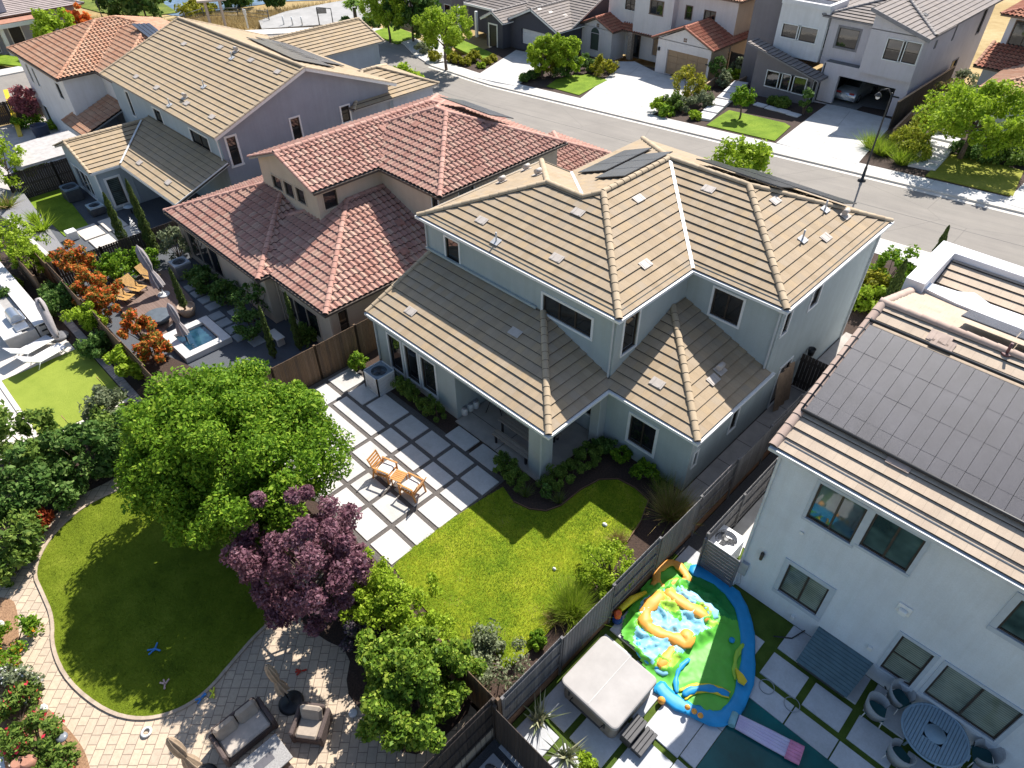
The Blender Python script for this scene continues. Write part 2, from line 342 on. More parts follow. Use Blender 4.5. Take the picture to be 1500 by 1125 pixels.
# ------------------------------------------------------------ roofs
def clip(poly, nx, ny, d):        # keep nx*u+ny*v >= d (2-D + carried values)
    out = []; n = len(poly)
    for i in range(n):
        a, b = poly[i], poly[(i+1) % n]; da = nx*a[0]+ny*a[1]-d; db = nx*b[0]+ny*b[1]-d
        if da >= 0: out.append(a)
        if (da > 0 and db < 0) or (da < 0 and db > 0):
            t = da/(da-db); out.append(tuple(x+(y-x)*t for x, y in zip(a, b)))
    return out
def roof_plane(mb, p0, p1, polys, kind='flat', course=.4, tw=.29, lift=.05, thick=.11):
    """mb material slots: 0 tile, 1 shadowed butt edge / underside, 2 fascia, 3 ridge cap"""
    p0, p1 = Vector(p0), Vector(p1); U = (p1-p0).normalized()
    allp = [Vector(q) for q in polys[0]]
    nrm = None; far = max(allp, key=lambda q: ((q-p0)-U*(q-p0).dot(U)).length)
    V = ((far-p0)-U*(far-p0).dot(U)).normalized(); NN = U.cross(V)
    W = lambda u, v, h: p0+U*u+V*v+NN*h
    for poly in polys:
        q2 = [((Vector(q)-p0).dot(U), (Vector(q)-p0).dot(V)) for q in poly]
        A = sum(q2[i][0]*q2[(i+1) % len(q2)][1]-q2[(i+1) % len(q2)][0]*q2[i][1] for i in range(len(q2)))
        if A < 0: q2.reverse()
        v1 = max(b for a, b in q2); v0 = min(b for a, b in q2); u0 = min(a for a, b in q2); u1 = max(a for a, b in q2)
        lift0 = lift
        c0 = math.floor(v0/course+1e-4); c1 = math.ceil(v1/course-1e-4)
        if kind == 'flat':
            for c in range(c0, c1):
                lift = lift0*(.85+.3*random.random()); a, b = c*course, (c+1)*course
                pc = clip(clip(q2, 0, 1, a), 0, -1, -b)
                if len(pc) < 3: continue
                mb.mi = 0; h = lambda v: lift*(1-(v-a)/course)
                mb.face([W(u, v, h(v)) for u, v in pc], [(u, v) for u, v in pc])
                lo = [q for q in pc if abs(q[1]-a) < 1e-4]
                if len(lo) >= 2:
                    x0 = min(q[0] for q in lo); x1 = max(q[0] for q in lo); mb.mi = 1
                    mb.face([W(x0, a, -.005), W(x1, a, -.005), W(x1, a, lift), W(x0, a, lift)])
        else:
            prof = [(0, 0), (.16, .012), (.34, .062), (.52, .085), (.70, .062), (.88, .012), (1, 0)]
            edges = []
            for i in range(len(q2)):
                a, b = q2[i], q2[(i+1) % len(q2)]; nx, ny = -(b[1]-a[1]), b[0]-a[0]; L = math.hypot(nx, ny)
                if L > 1e-5: edges.append((nx/L, ny/L, (nx*a[0]+ny*a[1])/L))
            for c in range(c0, c1):
                a, b = c*course, (c+1)*course
                for k in range(math.floor(u0/tw), math.ceil(u1/tw)):
                    ua, ub = k*tw, (k+1)*tw; cor = [(ua, a), (ub, a), (ub, b), (ua, b)]
                    outs = [min(nx*x+ny*y-d for x, y in cor) for nx, ny, d in edges]
                    if any(max(nx*x+ny*y-d for x, y in cor) < 0 for nx, ny, d in edges): continue
                    inside = min(outs) >= 0
                    for (s0, h0), (s1, h1) in zip(prof[:-1], prof[1:]):
                        L0, L1 = ua+s0*tw, ua+s1*tw
                        q = [(L0, a, h0+lift), (L1, a, h1+lift), (L1, b, h1), (L0, b, h0)]
                        if not inside:
                            for nx, ny, d in edges: q = clip(q, nx, ny, d) if len(q) >= 3 else q
                            if len(q) < 3: continue
                        mb.mi = 0; mb.smooth = True; mb.face([W(*t) for t in q], [(t[0], t[1]) for t in q]); mb.smooth = False
                        lo = [t for t in q if abs(t[1]-a) < 1e-4]
                        if len(lo) == 2 and lo[0][0] != lo[1][0]:
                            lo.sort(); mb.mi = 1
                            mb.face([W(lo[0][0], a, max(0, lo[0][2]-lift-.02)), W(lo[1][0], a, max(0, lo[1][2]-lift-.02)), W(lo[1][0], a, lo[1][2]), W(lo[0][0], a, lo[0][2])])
        # slab below the tiles
        top = [W(u, v, -.01) for u, v in q2]; bot = [t-Vector((0, 0, thick)) for t in top]; n = len(top)
        mb.mi = 2; mb.face(list(reversed(bot)))
        for i in range(n):
            j = (i+1) % n; mb.face([bot[i], bot[j], top[j], top[i]])
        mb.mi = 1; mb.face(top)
def cap(mb, p, q, r=.13, seg=.40, up=.05, thick=.03):
    p, q = Vector(p), Vector(q)
    if p.z > q.z: p, q = q, p
    a = q-p; L = a.length
    if L < .05: return
    a /= L; sd = a.cross(Vector((0, 0, 1))).normalized(); nn = sd.cross(a); n = max(1, round(L/seg)); mb.mi = 3
    for i in range(n):
        s = p+a*(L*i/n-.03); e = p+a*(L*(i+1)/n+.03); ks = 6; pts = []
        for (c, rr, h) in ((s, r*1.05, up+.014), (e, r*.97, up)):
            for k in range(ks+1):
                t = PI*k/ks; pts.append(c+sd*(math.cos(t)*rr)+nn*(math.sin(t)*rr*.8+h-.03))
        fs = [(k, k+1, ks+2+k, ks+1+k) for k in range(ks)]
        mb.smooth = True; mb.idx(pts, [tuple(reversed(f)) for f in fs]); mb.smooth = False
        mb.mi = 1; mb.idx([pts[k] for k in range(ks+1)], [tuple(range(ks+1))]); mb.mi = 3
def gut(mb, p, q, w=.11, h=.11):
    p, q = Vector(p), Vector(q); a = (q-p).normalized(); o = Vector((a.y, -a.x, 0))
    mb.beam(p+o*(w/2+.004)-a*0+Vector((0, 0, -.075)), q+o*(w/2+.004)+a*w+Vector((0, 0, -.075)), w, h)
    mb.beam(p+o*(w+.006)+Vector((0, 0, -.025)), q+o*(w+.006)+a*w+Vector((0, 0, -.025)), .012, .025)
def hipblock(mb, x0, x1, y0, y1, z, s, kind='flat', gable='', axis=None, caps=True, gmb=None, skip='', **kw):
    if axis is None: axis = 'x' if (x1-x0) >= (y1-y0) else 'y'
    if axis == 'x':
        h = (y1-y0)/2; ym = (y0+y1)/2; zr = z+h*s; a = (x0 if 'W' in gable else x0+h, ym, zr); b = (x1 if 'E' in gable else x1-h, ym, zr)
        P = {'S': ((x0, y0, z), (x1, y0, z), [b, a]), 'N': ((x1, y1, z), (x0, y1, z), [a, b]), 'E': ((x1, y0, z), (x1, y1, z), [b]), 'W': ((x0, y1, z), (x0, y0, z), [a])}
    else:
        h = (x1-x0)/2; xm = (x0+x1)/2; zr = z+h*s; a = (xm, y0 if 'S' in gable else y0+h, zr); b = (xm, y1 if 'N' in gable else y1-h, zr)
        P = {'S': ((x0, y0, z), (x1, y0, z), [a]), 'N': ((x1, y1, z), (x0, y1, z), [b]), 'E': ((x1, y0, z), (x1, y1, z), [b, a]), 'W': ((x0, y1, z), (x0, y0, z), [a, b])}
    for k, (p, q, t) in P.items():
        if k in gable or k in skip: continue
        roof_plane(mb, p, q, [[p, q]+t], kind, **kw)
        if gmb is not None: gut(gmb, p, q)
    if caps:
        cap(mb, a, b)
        for cx, cy, e, g in ((x0, y0, a, 'SW'), (x1, y0, b if axis == 'x' else a, 'SE'), (x1, y1, b, 'NE'), (x0, y1, a if axis == 'x' else b, 'NW')):
            if not (g[0] in gable or g[1] in gable): cap(mb, (cx, cy, z), e)
            elif (g[1] in gable and axis == 'x') or (g[0] in gable and axis == 'y'): cap(mb, (cx, cy, z), e, r=.10)
    return a, b
# ------------------------------------------------------------ walls, windows
def win_uz(p0, p1, w):
    U = Vector((p1[0]-p0[0], p1[1]-p0[1], 0)); L = U.length; U /= L
    f = (lambda x, y: onY(x, y, p0[1])) if abs(U.x) > .5 else (lambda x, y: onX(x, y, p0[0]))
    a = f(w[0], w[1]); b = f(w[2], w[3]); ua = (a-Vector((p0[0], p0[1], 0))).dot(U); ub = (b-Vector((p0[0], p0[1], 0))).dot(U)
    return [min(ua, ub), max(ua, ub), min(a.z, b.z), max(a.z, b.z)]
def wall(mb, p0, p1, z0, z1, holes=()):
    U = Vector((p1[0]-p0[0], p1[1]-p0[1], 0)); L = U.length; U /= L; o = Vector((p0[0], p0[1], 0)); nn = Vector((U.y, -U.x, 0))
    us = sorted({0, L, *[max(0, min(L, h[0])) for h in holes], *[max(0, min(L, h[1])) for h in holes]})
    zs = sorted({z0, z1, *[max(z0, min(z1, h[2])) for h in holes], *[max(z0, min(z1, h[3])) for h in holes]})
    Wp = lambda u, z, d=0: o+U*u+nn*d+Vector((0, 0, z))
    for ua, ub in zip(us[:-1], us[1:]):
        for za, zb in zip(zs[:-1], zs[1:]):
            um, zm = (ua+ub)/2, (za+zb)/2
            if ub-ua < 1e-4 or zb-za < 1e-4 or any(h[0] < um < h[1] and h[2] < zm < h[3] for h in holes): continue
            mb.face([Wp(ua, za), Wp(ub, za), Wp(ub, zb), Wp(ua, zb)])
    for h in holes:
        a, b, c, d = h[:4]; D = -(h[4] if len(h) > 4 else .10)
        mb.face([Wp(a, c), Wp(a, c, D), Wp(a, d, D), Wp(a, d)]); mb.face([Wp(b, c), Wp(b, d), Wp(b, d, D), Wp(b, c, D)])
        mb.face([Wp(a, c), Wp(b, c), Wp(b, c, D), Wp(a, c, D)]); mb.face([Wp(a, d), Wp(a, d, D), Wp(b, d, D), Wp(b, d)])
def window(par, p0, p1, h, bars=1, trim=.09, trimmat=None, sash=None, pane=None, depth=.06, hbar=False, sill=False, name='window'):
    U = Vector((p1[0]-p0[0], p1[1]-p0[1], 0)).normalized(); nn = Vector((U.y, -U.x, 0)); o = Vector((p0[0], p0[1], 0)); Z = Vector((0, 0, 1))
    a, b, c, d = h[:4]; Wp = lambda u, z, q=0: o+U*u+nn*q+Z*z
    sash = sash or BRONZE; pane = pane or GLASS; trimmat = trimmat or WHITE
    m = MB(); t = trim
    m.obox(Wp((a+b)/2, d+t/2, .012), U, nn, Z, (b-a)/2+t, .024, t/2); m.obox(Wp((a+b)/2, c-t/2, .016), U, nn, Z, (b-a)/2+t+(.04 if sill else 0), .03, t/2)
    m.obox(Wp(a-t/2, (c+d)/2, .012), U, nn, Z, t/2, .022, (d-c)/2-.002); m.obox(Wp(b+t/2, (c+d)/2, .012), U, nn, Z, t/2, .022, (d-c)/2-.002)
    w = m.build(name, trimmat, par)
    m = MB(); s = .028
    for q, e in (((a+s, c, d), 0), ((b-s, c, d), 0)): m.obox(Wp(q[0], (c+d)/2, -depth+.012), U, nn, Z, s-.002, .022, (d-c)/2-.003)
    for zz in (c+s, d-s): m.obox(Wp((a+b)/2, zz, -depth+.012), U, nn, Z, (b-a)/2-2*s-.002, .021, s-.003)
    for k in range(1, bars+1): m.obox(Wp(a+(b-a)*k/(bars+1), (c+d)/2, -depth+.016), U, nn, Z, s, .02, (d-c)/2-2*s-.002)
    if hbar: m.obox(Wp((a+b)/2, c+(d-c)*.5, -depth+.010), U, nn, Z, (b-a)/2-2*s-.004, .016, .02)
    m.build('sash', sash, w)
    m = MB(); m.obox(Wp((a+b)/2, (c+d)/2, -depth-.012), U, nn, Z, (b-a)/2+.01, .008, (d-c)/2+.01); m.build('pane', pane, w)
    return w
def garage(par, p0, p1, h, mat, rows=4, cols=4):
    U = Vector((p1[0]-p0[0], p1[1]-p0[1], 0)).normalized(); nn = Vector((U.y, -U.x, 0)); o = Vector((p0[0], p0[1], 0)); Z = Vector((0, 0, 1)); a, b, c, d = h[:4]
    m = MB(); Wp = lambda u, z, q=0: o+U*u+nn*q+Z*z; rh = (d-c)/rows
    m.obox(Wp((a+b)/2, (c+d)/2, -.22), U, nn, Z, (b-a)/2+.02, .02, (d-c)/2+.02)
    for r in range(rows):
        for k in range(cols):
            cw = (b-a)/cols; m.obox(Wp(a+cw*(k+.5), c+rh*(r+.5), -.185), U, nn, Z, cw/2-.03, .016, rh/2-.02, .01)
    m.build('garage_door', mat, par)
def house(name, label, base, wallmat, segs, z0):
    """segs: (p0, p1, zlo, zhi, [window tuples]) -> a thing with one wall part and its windows"""
    h = thing(name, label, 'house', base); mb = MB(); todo = []
    for sg in segs:
        p0, p1, za, zb = sg[:4]; hs = []
        mb.mi = sg[5] if len(sg) > 5 else 0
        for w in (sg[4] if len(sg) > 4 else ()):
            q = win_uz(p0, p1, w[:4]) if not isinstance(w[0], str) else list(w[1:5])
            o = w[-1] if isinstance(w[-1], dict) else {}
            q[2] = max(q[2], za+.03); q[3] = min(q[3], zb-.05); q[0] = max(q[0], .12)
            L = math.hypot(p1[0]-p0[0], p1[1]-p0[1]); q[1] = min(q[1], L-.12)
            if o.get('door'): q[2] = za+.01
            hs.append(q+[o.get('rec', .22 if o.get('garage') else .09)]); todo.append((p0, p1, q, o))
        wall(mb, p0, p1, za, zb, hs)
    mb.build('wall', wallmat, h)
    for p0, p1, q, o in todo:
        o = dict(o)
        if 'open' in o: continue
        if 'garage' in o: garage(h, p0, p1, q, o['garage']); continue
        o.pop('door', None); o.pop('rec', None); window(h, p0, p1, q, **o)
    return h
def gable_tri(mb, pts): mb.face(pts)
def vents(par, plane_p, plane_n, pix, mat, size=(.55, .36), lift=.07):
    for (x, y) in pix:
        p = onplane(x, y, Vector(plane_p), Vector(plane_n)); n = Vector(plane_n).normalized(); u = Vector((0, 0, 1)).cross(n).normalized(); v = n.cross(u)
        m = MB(); m.obox(p+n*(lift-.012), u, v, n, size[0]/2, size[1]/2, .012, .006)
        for k in (-.3, .3): m.obox(p+n*(lift+.003)+u*size[0]*k, u, v, n, .04, size[1]*.42, .006)
        m.build('roof_vent', mat, par)
def pipe(par, x, y, plane_p, plane_n, h=.45, mat=None):
    p = onplane(x, y, Vector(plane_p), Vector(plane_n)); n = Vector(plane_n).normalized(); u = Vector((0, 0, 1)).cross(n).normalized(); v = n.cross(u)
    m = MB(); m.obox(p+n*.06, u, v, n, .2, .17, .012, .005); m.tube([p, p+Vector((0, 0, h))], .035, 8); m.build('vent_pipe', mat or M('grey_flashing', (.5, .5, .5), .5), par)
def turbine(par, x, y, plane_p, plane_n, mat):
    p = onplane(x, y, Vector(plane_p), Vector(plane_n)); n = Vector(plane_n).normalized(); u = Vector((0, 0, 1)).cross(n).normalized(); v = n.cross(u)
    m = MB(); m.obox(p+n*.065, u, v, n, .24, .2, .012, .005); m.tube([p, p+Vector((0, 0, .16))], .08, 10); m.tube([p+Vector((0, 0, .22))-u*.17, p+Vector((0, 0, .22))+u*.17], .11, 12); m.build('roof_vent', mat, par)
def downspout(par, x, y, z0, z1, mat=None, w=.07):
    m = MB(); m.box(x-w/2, x+w/2, y-w/2, y+w/2, z0, z1, .015); m.box(x-w*.9, x+w*.9, y-w*.9, y+w*.9, z1-.22, z1-.02, .02); m.build('downspout', mat or DOWNS, par)
BUTT = M('tile_butt_gap_shade', (.045, .034, .026), .9, .2, 6)  # shadow gap and dark underlayment below each tile, put into the colour
SOFF = M('fascia_paint', (.30, .29, .28), .7, .05, 5)
def capmat(name, cols):
    return leafmat_cap(name, cols)
def leafmat_cap(name, cols):
    if name in MATS: return MATS[name]
    m, nt, b, out = newmat(name); g = N(nt, 'ShaderNodeNewGeometry')
    c = ramp(nt, g.outputs['Random Per Island'], [(0, cols[0]), (1, cols[1])])
    c = mixc(nt, c, ramp(nt, noise(nt, 30, 3, .7), [(.3, (.6, .6, .6)), (.7, (1.1, 1.1, 1.1))]), .35, 'MULTIPLY')
    nt.links.new(c, b.inputs['Base Color']); b.inputs['Roughness'].default_value = .85; MATS[name] = m; return m
TILE_TAN = tilemat('tan_concrete_tile', [(.395, .295, .185), (.46, .345, .22), (.43, .345, .25), (.50, .365, .215), (.39, .315, .23)], .33, .4)
CAP_TAN = capmat('tan_ridge_tile', ((.43, .33, .215), (.52, .405, .27)))
TILE_GREY = tilemat('greyed_tan_concrete_tile', [(.40, .305, .195), (.46, .35, .225), (.42, .335, .24), (.50, .37, .225)], .33, .4)
TILE_RED = tilemat('faded_red_clay_tile', [(.42, .21, .16), (.50, .28, .22), (.55, .335, .265), (.60, .42, .32), (.45, .235, .19), (.52, .295, .235)], .29, .4, joint=0)
CAP_RED = capmat('red_ridge_tile', ((.46, .235, .18), (.57, .33, .26)))
TILE_ORG = tilemat('orange_clay_tile', [(.52, .26, .155), (.60, .36, .235), (.66, .44, .30), (.57, .31, .20)], .29, .4, joint=0)
CAP_ORG = capmat('orange_ridge_tile', ((.47, .22, .13), (.56, .32, .2)))
TILE_BRICKRED = tilemat('brick_red_clay_tile', [(.38, .12, .07), (.47, .18, .105), (.53, .25, .15), (.42, .15, .09)], .29, .4, joint=0)
CAP_BR = capmat('brick_red_ridge_tile', ((.40, .13, .08), (.50, .2, .12)))
TILE_SLATE = tilemat('grey_concrete_tile', [(.25, .215, .195), (.30, .26, .235), (.28, .25, .24), (.33, .285, .25)], .33, .4)
CAP_SL = capmat('grey_ridge_tile', ((.30, .27, .25), (.38, .34, .31)))
def stucco(name, col): return wallmat(name, col)
# ============================================================ MAIN HOUSE
SL = .37
BLUEG = stucco('blue_grey_stucco', (.42, .47, .465))
zu, zl = 5.97, 2.96
w_u = [
 ((-21.7, 16.47), (-11.16, 16.47), 2.8, 6.1, [(652, 346, 674, 394, dict(bars=0)), (796, 430, 865, 495, dict(bars=2, trim=.10))]),
 ((-11.16, 16.47), (-11.16, 21.04), 2.8, 6.1, [(916, 468, 930, 505, dict(bars=0))]),
 ((-11.16, 21.04), (-7.2, 21.04), 2.8, 6.1, [(1048, 421, 1080, 478, dict(bars=1))]),
 ((-7.2, 21.04), (-7.2, 29.6), 0, 6.1, [('w', .32, .75, 4.5, 5.55, dict(bars=0)), ('w', 2.45, 3.15, 4.6, 5.5, dict(bars=0)), ('d', 1.55, 2.5, 0, 2.15, dict(bars=0, door=1, pane=M('side_door_paint', (.33, .30, .28), .5)))]),
 ((-7.2, 29.6), (-19.7, 29.6), 0, 6.1), ((-19.7, 29.6), (-19.7, 24), 0, 6.1), ((-19.7, 24), (-21.7, 24), 0, 6.1), ((-21.7, 24), (-21.7, 16.47), 2.8, 6.1),
 ((-21.34, 12.9), (-16.1, 12.9), 0, 2.96, [(567.5, 488, 592.5, 549, dict(bars=0, trim=.09)), (591.5, 504, 616, 564.5, dict(bars=0, trim=.09)), (615.5, 521, 641, 581, dict(bars=0, trim=.09))]),
 ((-16.1, 12.9), (-16.1, 16.2), 0, 2.96),
 ((-16.1, 16.2), (-11.0, 16.2), 0, 2.96, [('w', .5, 3.4, .05, 2.25, dict(bars=1, door=1, trim=.07)), ('w', 4.0, 4.75, .9, 2.2, dict(bars=0, trim=.08))]),
 ((-11.0, 16.2), (-7.2, 16.2), 0, 2.96, [(925, 607, 955, 666, dict(bars=1, trim=.11))]),
 ((-7.2, 16.2), (-7.2, 21.04), 0, 2.96, [(1022, 660, 1013, 683, dict(bars=0)), (1085, 590, 1066, 633, dict(bars=0))]),
 ((-21.34, 16.5), (-21.34, 12.9), 0, 2.96)]
mh = house('two_storey_house', 'large blue grey stucco two storey house with tan tiled hip roofs and a covered patio', (-14.5, 20, 0), BLUEG, w_u, 0)
m = MB(); m.box(-12.0, -11.3, 12.85, 13.45, 0, 2.9, .02); m.build('porch_column', stucco('pale_porch_stucco', (.45, .475, .465)), mh)
m = MB(); m.box(-11.42, -10.98, 15.75, 16.198, 0, 2.9, .02); m.build('porch_column', stucco('pale_porch_stucco', (.45, .475, .465)), mh)
m = MB(); m.box(-21.55, -11.1, 12.72, 12.89, 2.56, 2.84); m.box(-11.3, -11.13, 12.9, 16.15, 2.56, 2.84); m.build('porch_beam', BLUEG, mh)
rm = [TILE_TAN, BUTT, SOFF, CAP_TAN]
m = MB(); g = MB(); T = lambda d: zu+d*SL
xl, xr, yf, yi, xe, yb = -21.92, -10.98, 16.29, 20.86, -7.09, 29.87
hf = (yb-yi)/2; R0 = (xr-hf, yf+hf, T(hf)); J = (xr-hf, yi+hf, T(hf)); K = (xe-hf, yi+hf, T(hf)); d2 = 3.93
A1 = (xl+d2, yf+d2, T(d2)); A2 = (xr-2*hf+d2, yf+d2, T(d2)); xw = xr-2*hf; ybl = yf+2*d2
roof_plane(m, (xl, yf, zu), (xr, yf, zu), [[(xl, yf, zu), (xr, yf, zu), (xr-d2, yf+d2, T(d2)), A1], [A2, (xr-d2, yf+d2, T(d2)), R0]])
roof_plane(m, (xr, yf, zu), (xr, yi, zu), [[(xr, yf, zu), (xr, yi, zu), J, R0]])
roof_plane(m, (xr, yi, zu), (xe, yi, zu), [[(xr, yi, zu), (xe, yi, zu), K, J]])
roof_plane(m, (xe, yi, zu), (xe, yb, zu), [[(xe, yi, zu), (xe, yb, zu), K]])
roof_plane(m, (xe, yb, zu), (xw, yb, zu), [[(xe, yb, zu), (xw, yb, zu), J, K]])
roof_plane(m, (xw, yb, zu), (xw, ybl, zu), [[(xw, yb, zu), (xw, ybl, zu), A2, R0, J]])
roof_plane(m, (xw, ybl, zu), (xl, ybl, zu), [[(xw, ybl, zu), (xl, ybl, zu), A1, A2]])
roof_plane(m, (xl, ybl, zu), (xl, yf, zu), [[(xl, ybl, zu), (xl, yf, zu), A1]])
for p, q in (((xl, yf, zu), A1), (A1, A2), (A2, R0), ((xr, yf, zu), R0), (R0, J), (J, K), ((xe, yi, zu), K), ((xe, yb, zu), K), ((xw, yb, zu), J), ((xl, ybl, zu), A1)): cap(m, p, q)
rf = m.build('roof', rm, mh)
for p, q in (((xl, yf), (xr, yf)), ((xr, yf), (xr, yi-.11)), ((xr+.11, yi), (xe, yi)), ((xe, yi), (xe, yb)), ((xl, ybl), (xl, yf))): gut(g, (*p, zu), (*q, zu))
m = MB()
for a, b in ((J, (xr, yi, zu)), (A2, (xw, ybl, zu))):
    a, b = Vector(a), Vector(b); dv = (b-a).normalized(); m.beam(a+Vector((0, 0, .055))+dv*.25, b+Vector((0, 0, .055)), .13, .025)
m.build('valley_flashing', M('white_valley_metal', (.72, .72, .70), .4), mh)
m = MB(); TL = lambda d: zl+d*SL
px0, px1, py0 = -21.5, -10.88, 12.68; wx1, wy0 = -7.0, 16.02; dw = 16.47-py0
roof_plane(m, (px0, py0, zl), (px1, py0, zl), [[(px0, py0, zl), (px1, py0, zl), (px1-dw, 16.47, TL(dw)), (px0, 16.47, TL(dw))]])
roof_plane(m, (px1, py0, zl), (px1, wy0, zl), [[(px1, py0, zl), (px1, wy0, zl), (px1-.3, wy0+.3, TL(.3)), (px1-.45, 16.47, TL(.45)), (px1-dw, 16.47, TL(dw))]])
dx = px1-.3-(-11.16)+.3; hx = wx1+11.16
roof_plane(m, (px1, wy0, zl), (wx1, wy0, zl), [[(px1, wy0, zl), (wx1, wy0, zl), (-11.16, wy0+hx, TL(hx)), (-11.16, wy0+.28, TL(.28))]])
roof_plane(m, (wx1, wy0, zl), (wx1, 21.04, zl), [[(wx1, wy0, zl), (wx1, 21.04, zl), (-11.16, 21.04, TL(hx)), (-11.16, wy0+hx, TL(hx))]])
cap(m, (px1, py0, zl), (px1-dw, 16.47, TL(dw))); cap(m, (wx1, wy0, zl), (-11.16, wy0+hx, TL(hx))); cap(m, (px0+.05, py0, zl), (px0+.05, 16.47, TL(dw)), r=.10)
m.build('roof', rm, mh)
for p, q in (((px0, py0), (px1, py0)), ((px1, py0), (px1, wy0-.11)), ((px1+.11, wy0), (wx1, wy0)), ((wx1, wy0), (wx1, 21.1))): gut(g, (*p, zl), (*q, zl))
g.build('gutter', WHITE, mh)
for x, y, a, b in ((-21.62, 16.40, 4.42, 5.9), (-11.24, 16.38, 3.1, 5.9), (-7.28, 20.95, 3.1, 5.9), (-11.32, 12.80, 0, 2.85), (-21.25, 12.82, 0, 2.85), (-7.14, 29.3, 0, 5.9)): downspout(mh, x, y, a, b)
m = MB(); m.beam((-21.7, 16.40, 4.45), (-15, 16.40, 4.45), .1, .1); m.build('wall_flashing', BLUEG, mh)
nS, nE, nN, nW = [Vector(v).normalized() for v in ((0, -SL, 1), (SL, 0, 1), (0, SL, 1), (-SL, 0, 1))]
VENT = M('pale_roof_vent', (.50, .44, .385), .6, .06, 8)
vents(mh, (xl, yf, zu), nS, [(706, 324), (847, 312), (816, 379)], VENT); vents(mh, (xr, yf, zu), nE, [(935, 292), (945, 388)], VENT); vents(mh, (xe, yi, zu), nS, [(1038, 278)], VENT)
vents(mh, (xe, yi, zu), nE, [(1135, 295), (1209, 349)], VENT); pipe(mh, 727, 355, (xl, yf, zu), nS); pipe(mh, 1175, 352, (xe, yi, zu), nE); pipe(mh, 1208, 308, (xe, yi, zu), nE)
turbine(mh, 1237, 317, (xe, yi, zu), nE, VENT); vents(mh, (px0, py0, zl), nS, [(602, 457), (755, 488)], VENT)
vents(mh, (px1, wy0, zl), nS, [(963, 562)], VENT); vents(mh, (wx1, wy0, zl), nE, [(1044, 557)], VENT); turbine(mh, 1054, 543, (wx1, wy0, zl), nE, VENT)
for x, y in ((690, 270), (756, 262)): pass
turbine(mh, 771, 250, (xl, yf, zu), nW, VENT); turbine(mh, 788, 257, (xl, yf, zu), nW, VENT); turbine(mh, 735, 268, (xl, yf, zu), nW, VENT)
def pv(par, corners, rows, cols, mat=PVPAN, lift=.12, gap=.02, name='solar_panel', th=.04):
    """corners: bl, br, tr, tl on the roof surface; every panel of the array is one part"""
    bl, br, tr, tl = [Vector(c) for c in corners]; n = (br-bl).cross(tl-bl).normalized()
    for r in range(rows):
        for c in range(cols):
            f = lambda s, t: (bl*(1-s)+br*s)*(1-t)+(tl*(1-s)+tr*s)*t
            s0, s1, t0, t1 = c/cols, (c+1)/cols, r/rows, (r+1)/rows; q = [f(s0, t0), f(s1, t0), f(s1, t1), f(s0, t1)]; cc = sum(q, Vector())/4
            u = (q[1]-q[0]); v = (q[3]-q[0]); m = MB(); un, vn = u.normalized(), v.normalized()
            m.obox(cc+n*lift, un, n.cross(un), n, u.length/2-gap/2, v.length/2-gap/2, th/2)
            m.mi = 1; m.obox(cc+n*(lift+th/2+.003), un, n.cross(un), n, u.length/2-gap/2-.02, v.length/2-gap/2-.02, .002)
            m.build(name, [DGREY, mat], par)
onp = lambda x, y, p, n, l=0: onplane(x, y, Vector(p)+n*l, n)
b = (xw, yb, zu)
# left slope arrays (facing -X): u runs along -Y, v runs up the slope (+X)
def slopeW(y0, y1, d0, d1): return [(xw+d0, y1, T(d0)), (xw+d0, y0, T(d0)), (xw+d1, y0, T(d1)), (xw+d1, y1, T(d1))]
pv(mh, slopeW(23.6, 27.1, .9, 2.5), 1, 3); pv(mh, slopeW(22.5, 26.0, 2.75, 4.3), 1, 3)
def slopeN(x0, x1, d0, d1): return [(x1, yb-d0, T(d0)), (x0, yb-d0, T(d0)), (x0, yb-d1, T(d1)), (x1, yb-d1, T(d1))]
PVD = M('black_solar_glass', (.022, .023, .028), .3, .2, 1.5, spec=.35)
pv(mh, slopeN(-14.6, -10.6, 2.1, 3.9), 1, 4, PVD, lift=.26); pv(mh, slopeN(-13.6, -8.6, .2, 1.95), 1, 5, PVD, lift=.26)
EXPO = 0.70; SKY = .10
def blindmat(name, c1, c2, per=.085):
    m, nt, b, out = newmat(name); g = N(nt, 'ShaderNodeNewGeometry'); sp = N(nt, 'ShaderNodeSeparateXYZ'); nt.links.new(g.outputs['Position'], sp.inputs[0]); f = math_(nt, 'FRACT', math_(nt, 'DIVIDE', sp.outputs[2], per))
    c = ramp(nt, f, [(.0, c1), (.25, c2), (.8, c2), (1, c1)]); c = mixc(nt, c, ramp(nt, noise(nt, .9, 3), [(.35, (.35, .4, .4)), (.6, (1.05, 1.05, 1.05))]), .75, 'MULTIPLY'); nt.links.new(c, b.inputs['Base Color']); b.inputs['Roughness'].default_value = .05; b.inputs['Specular IOR Level'].default_value = .7; MATS[name] = m; return m
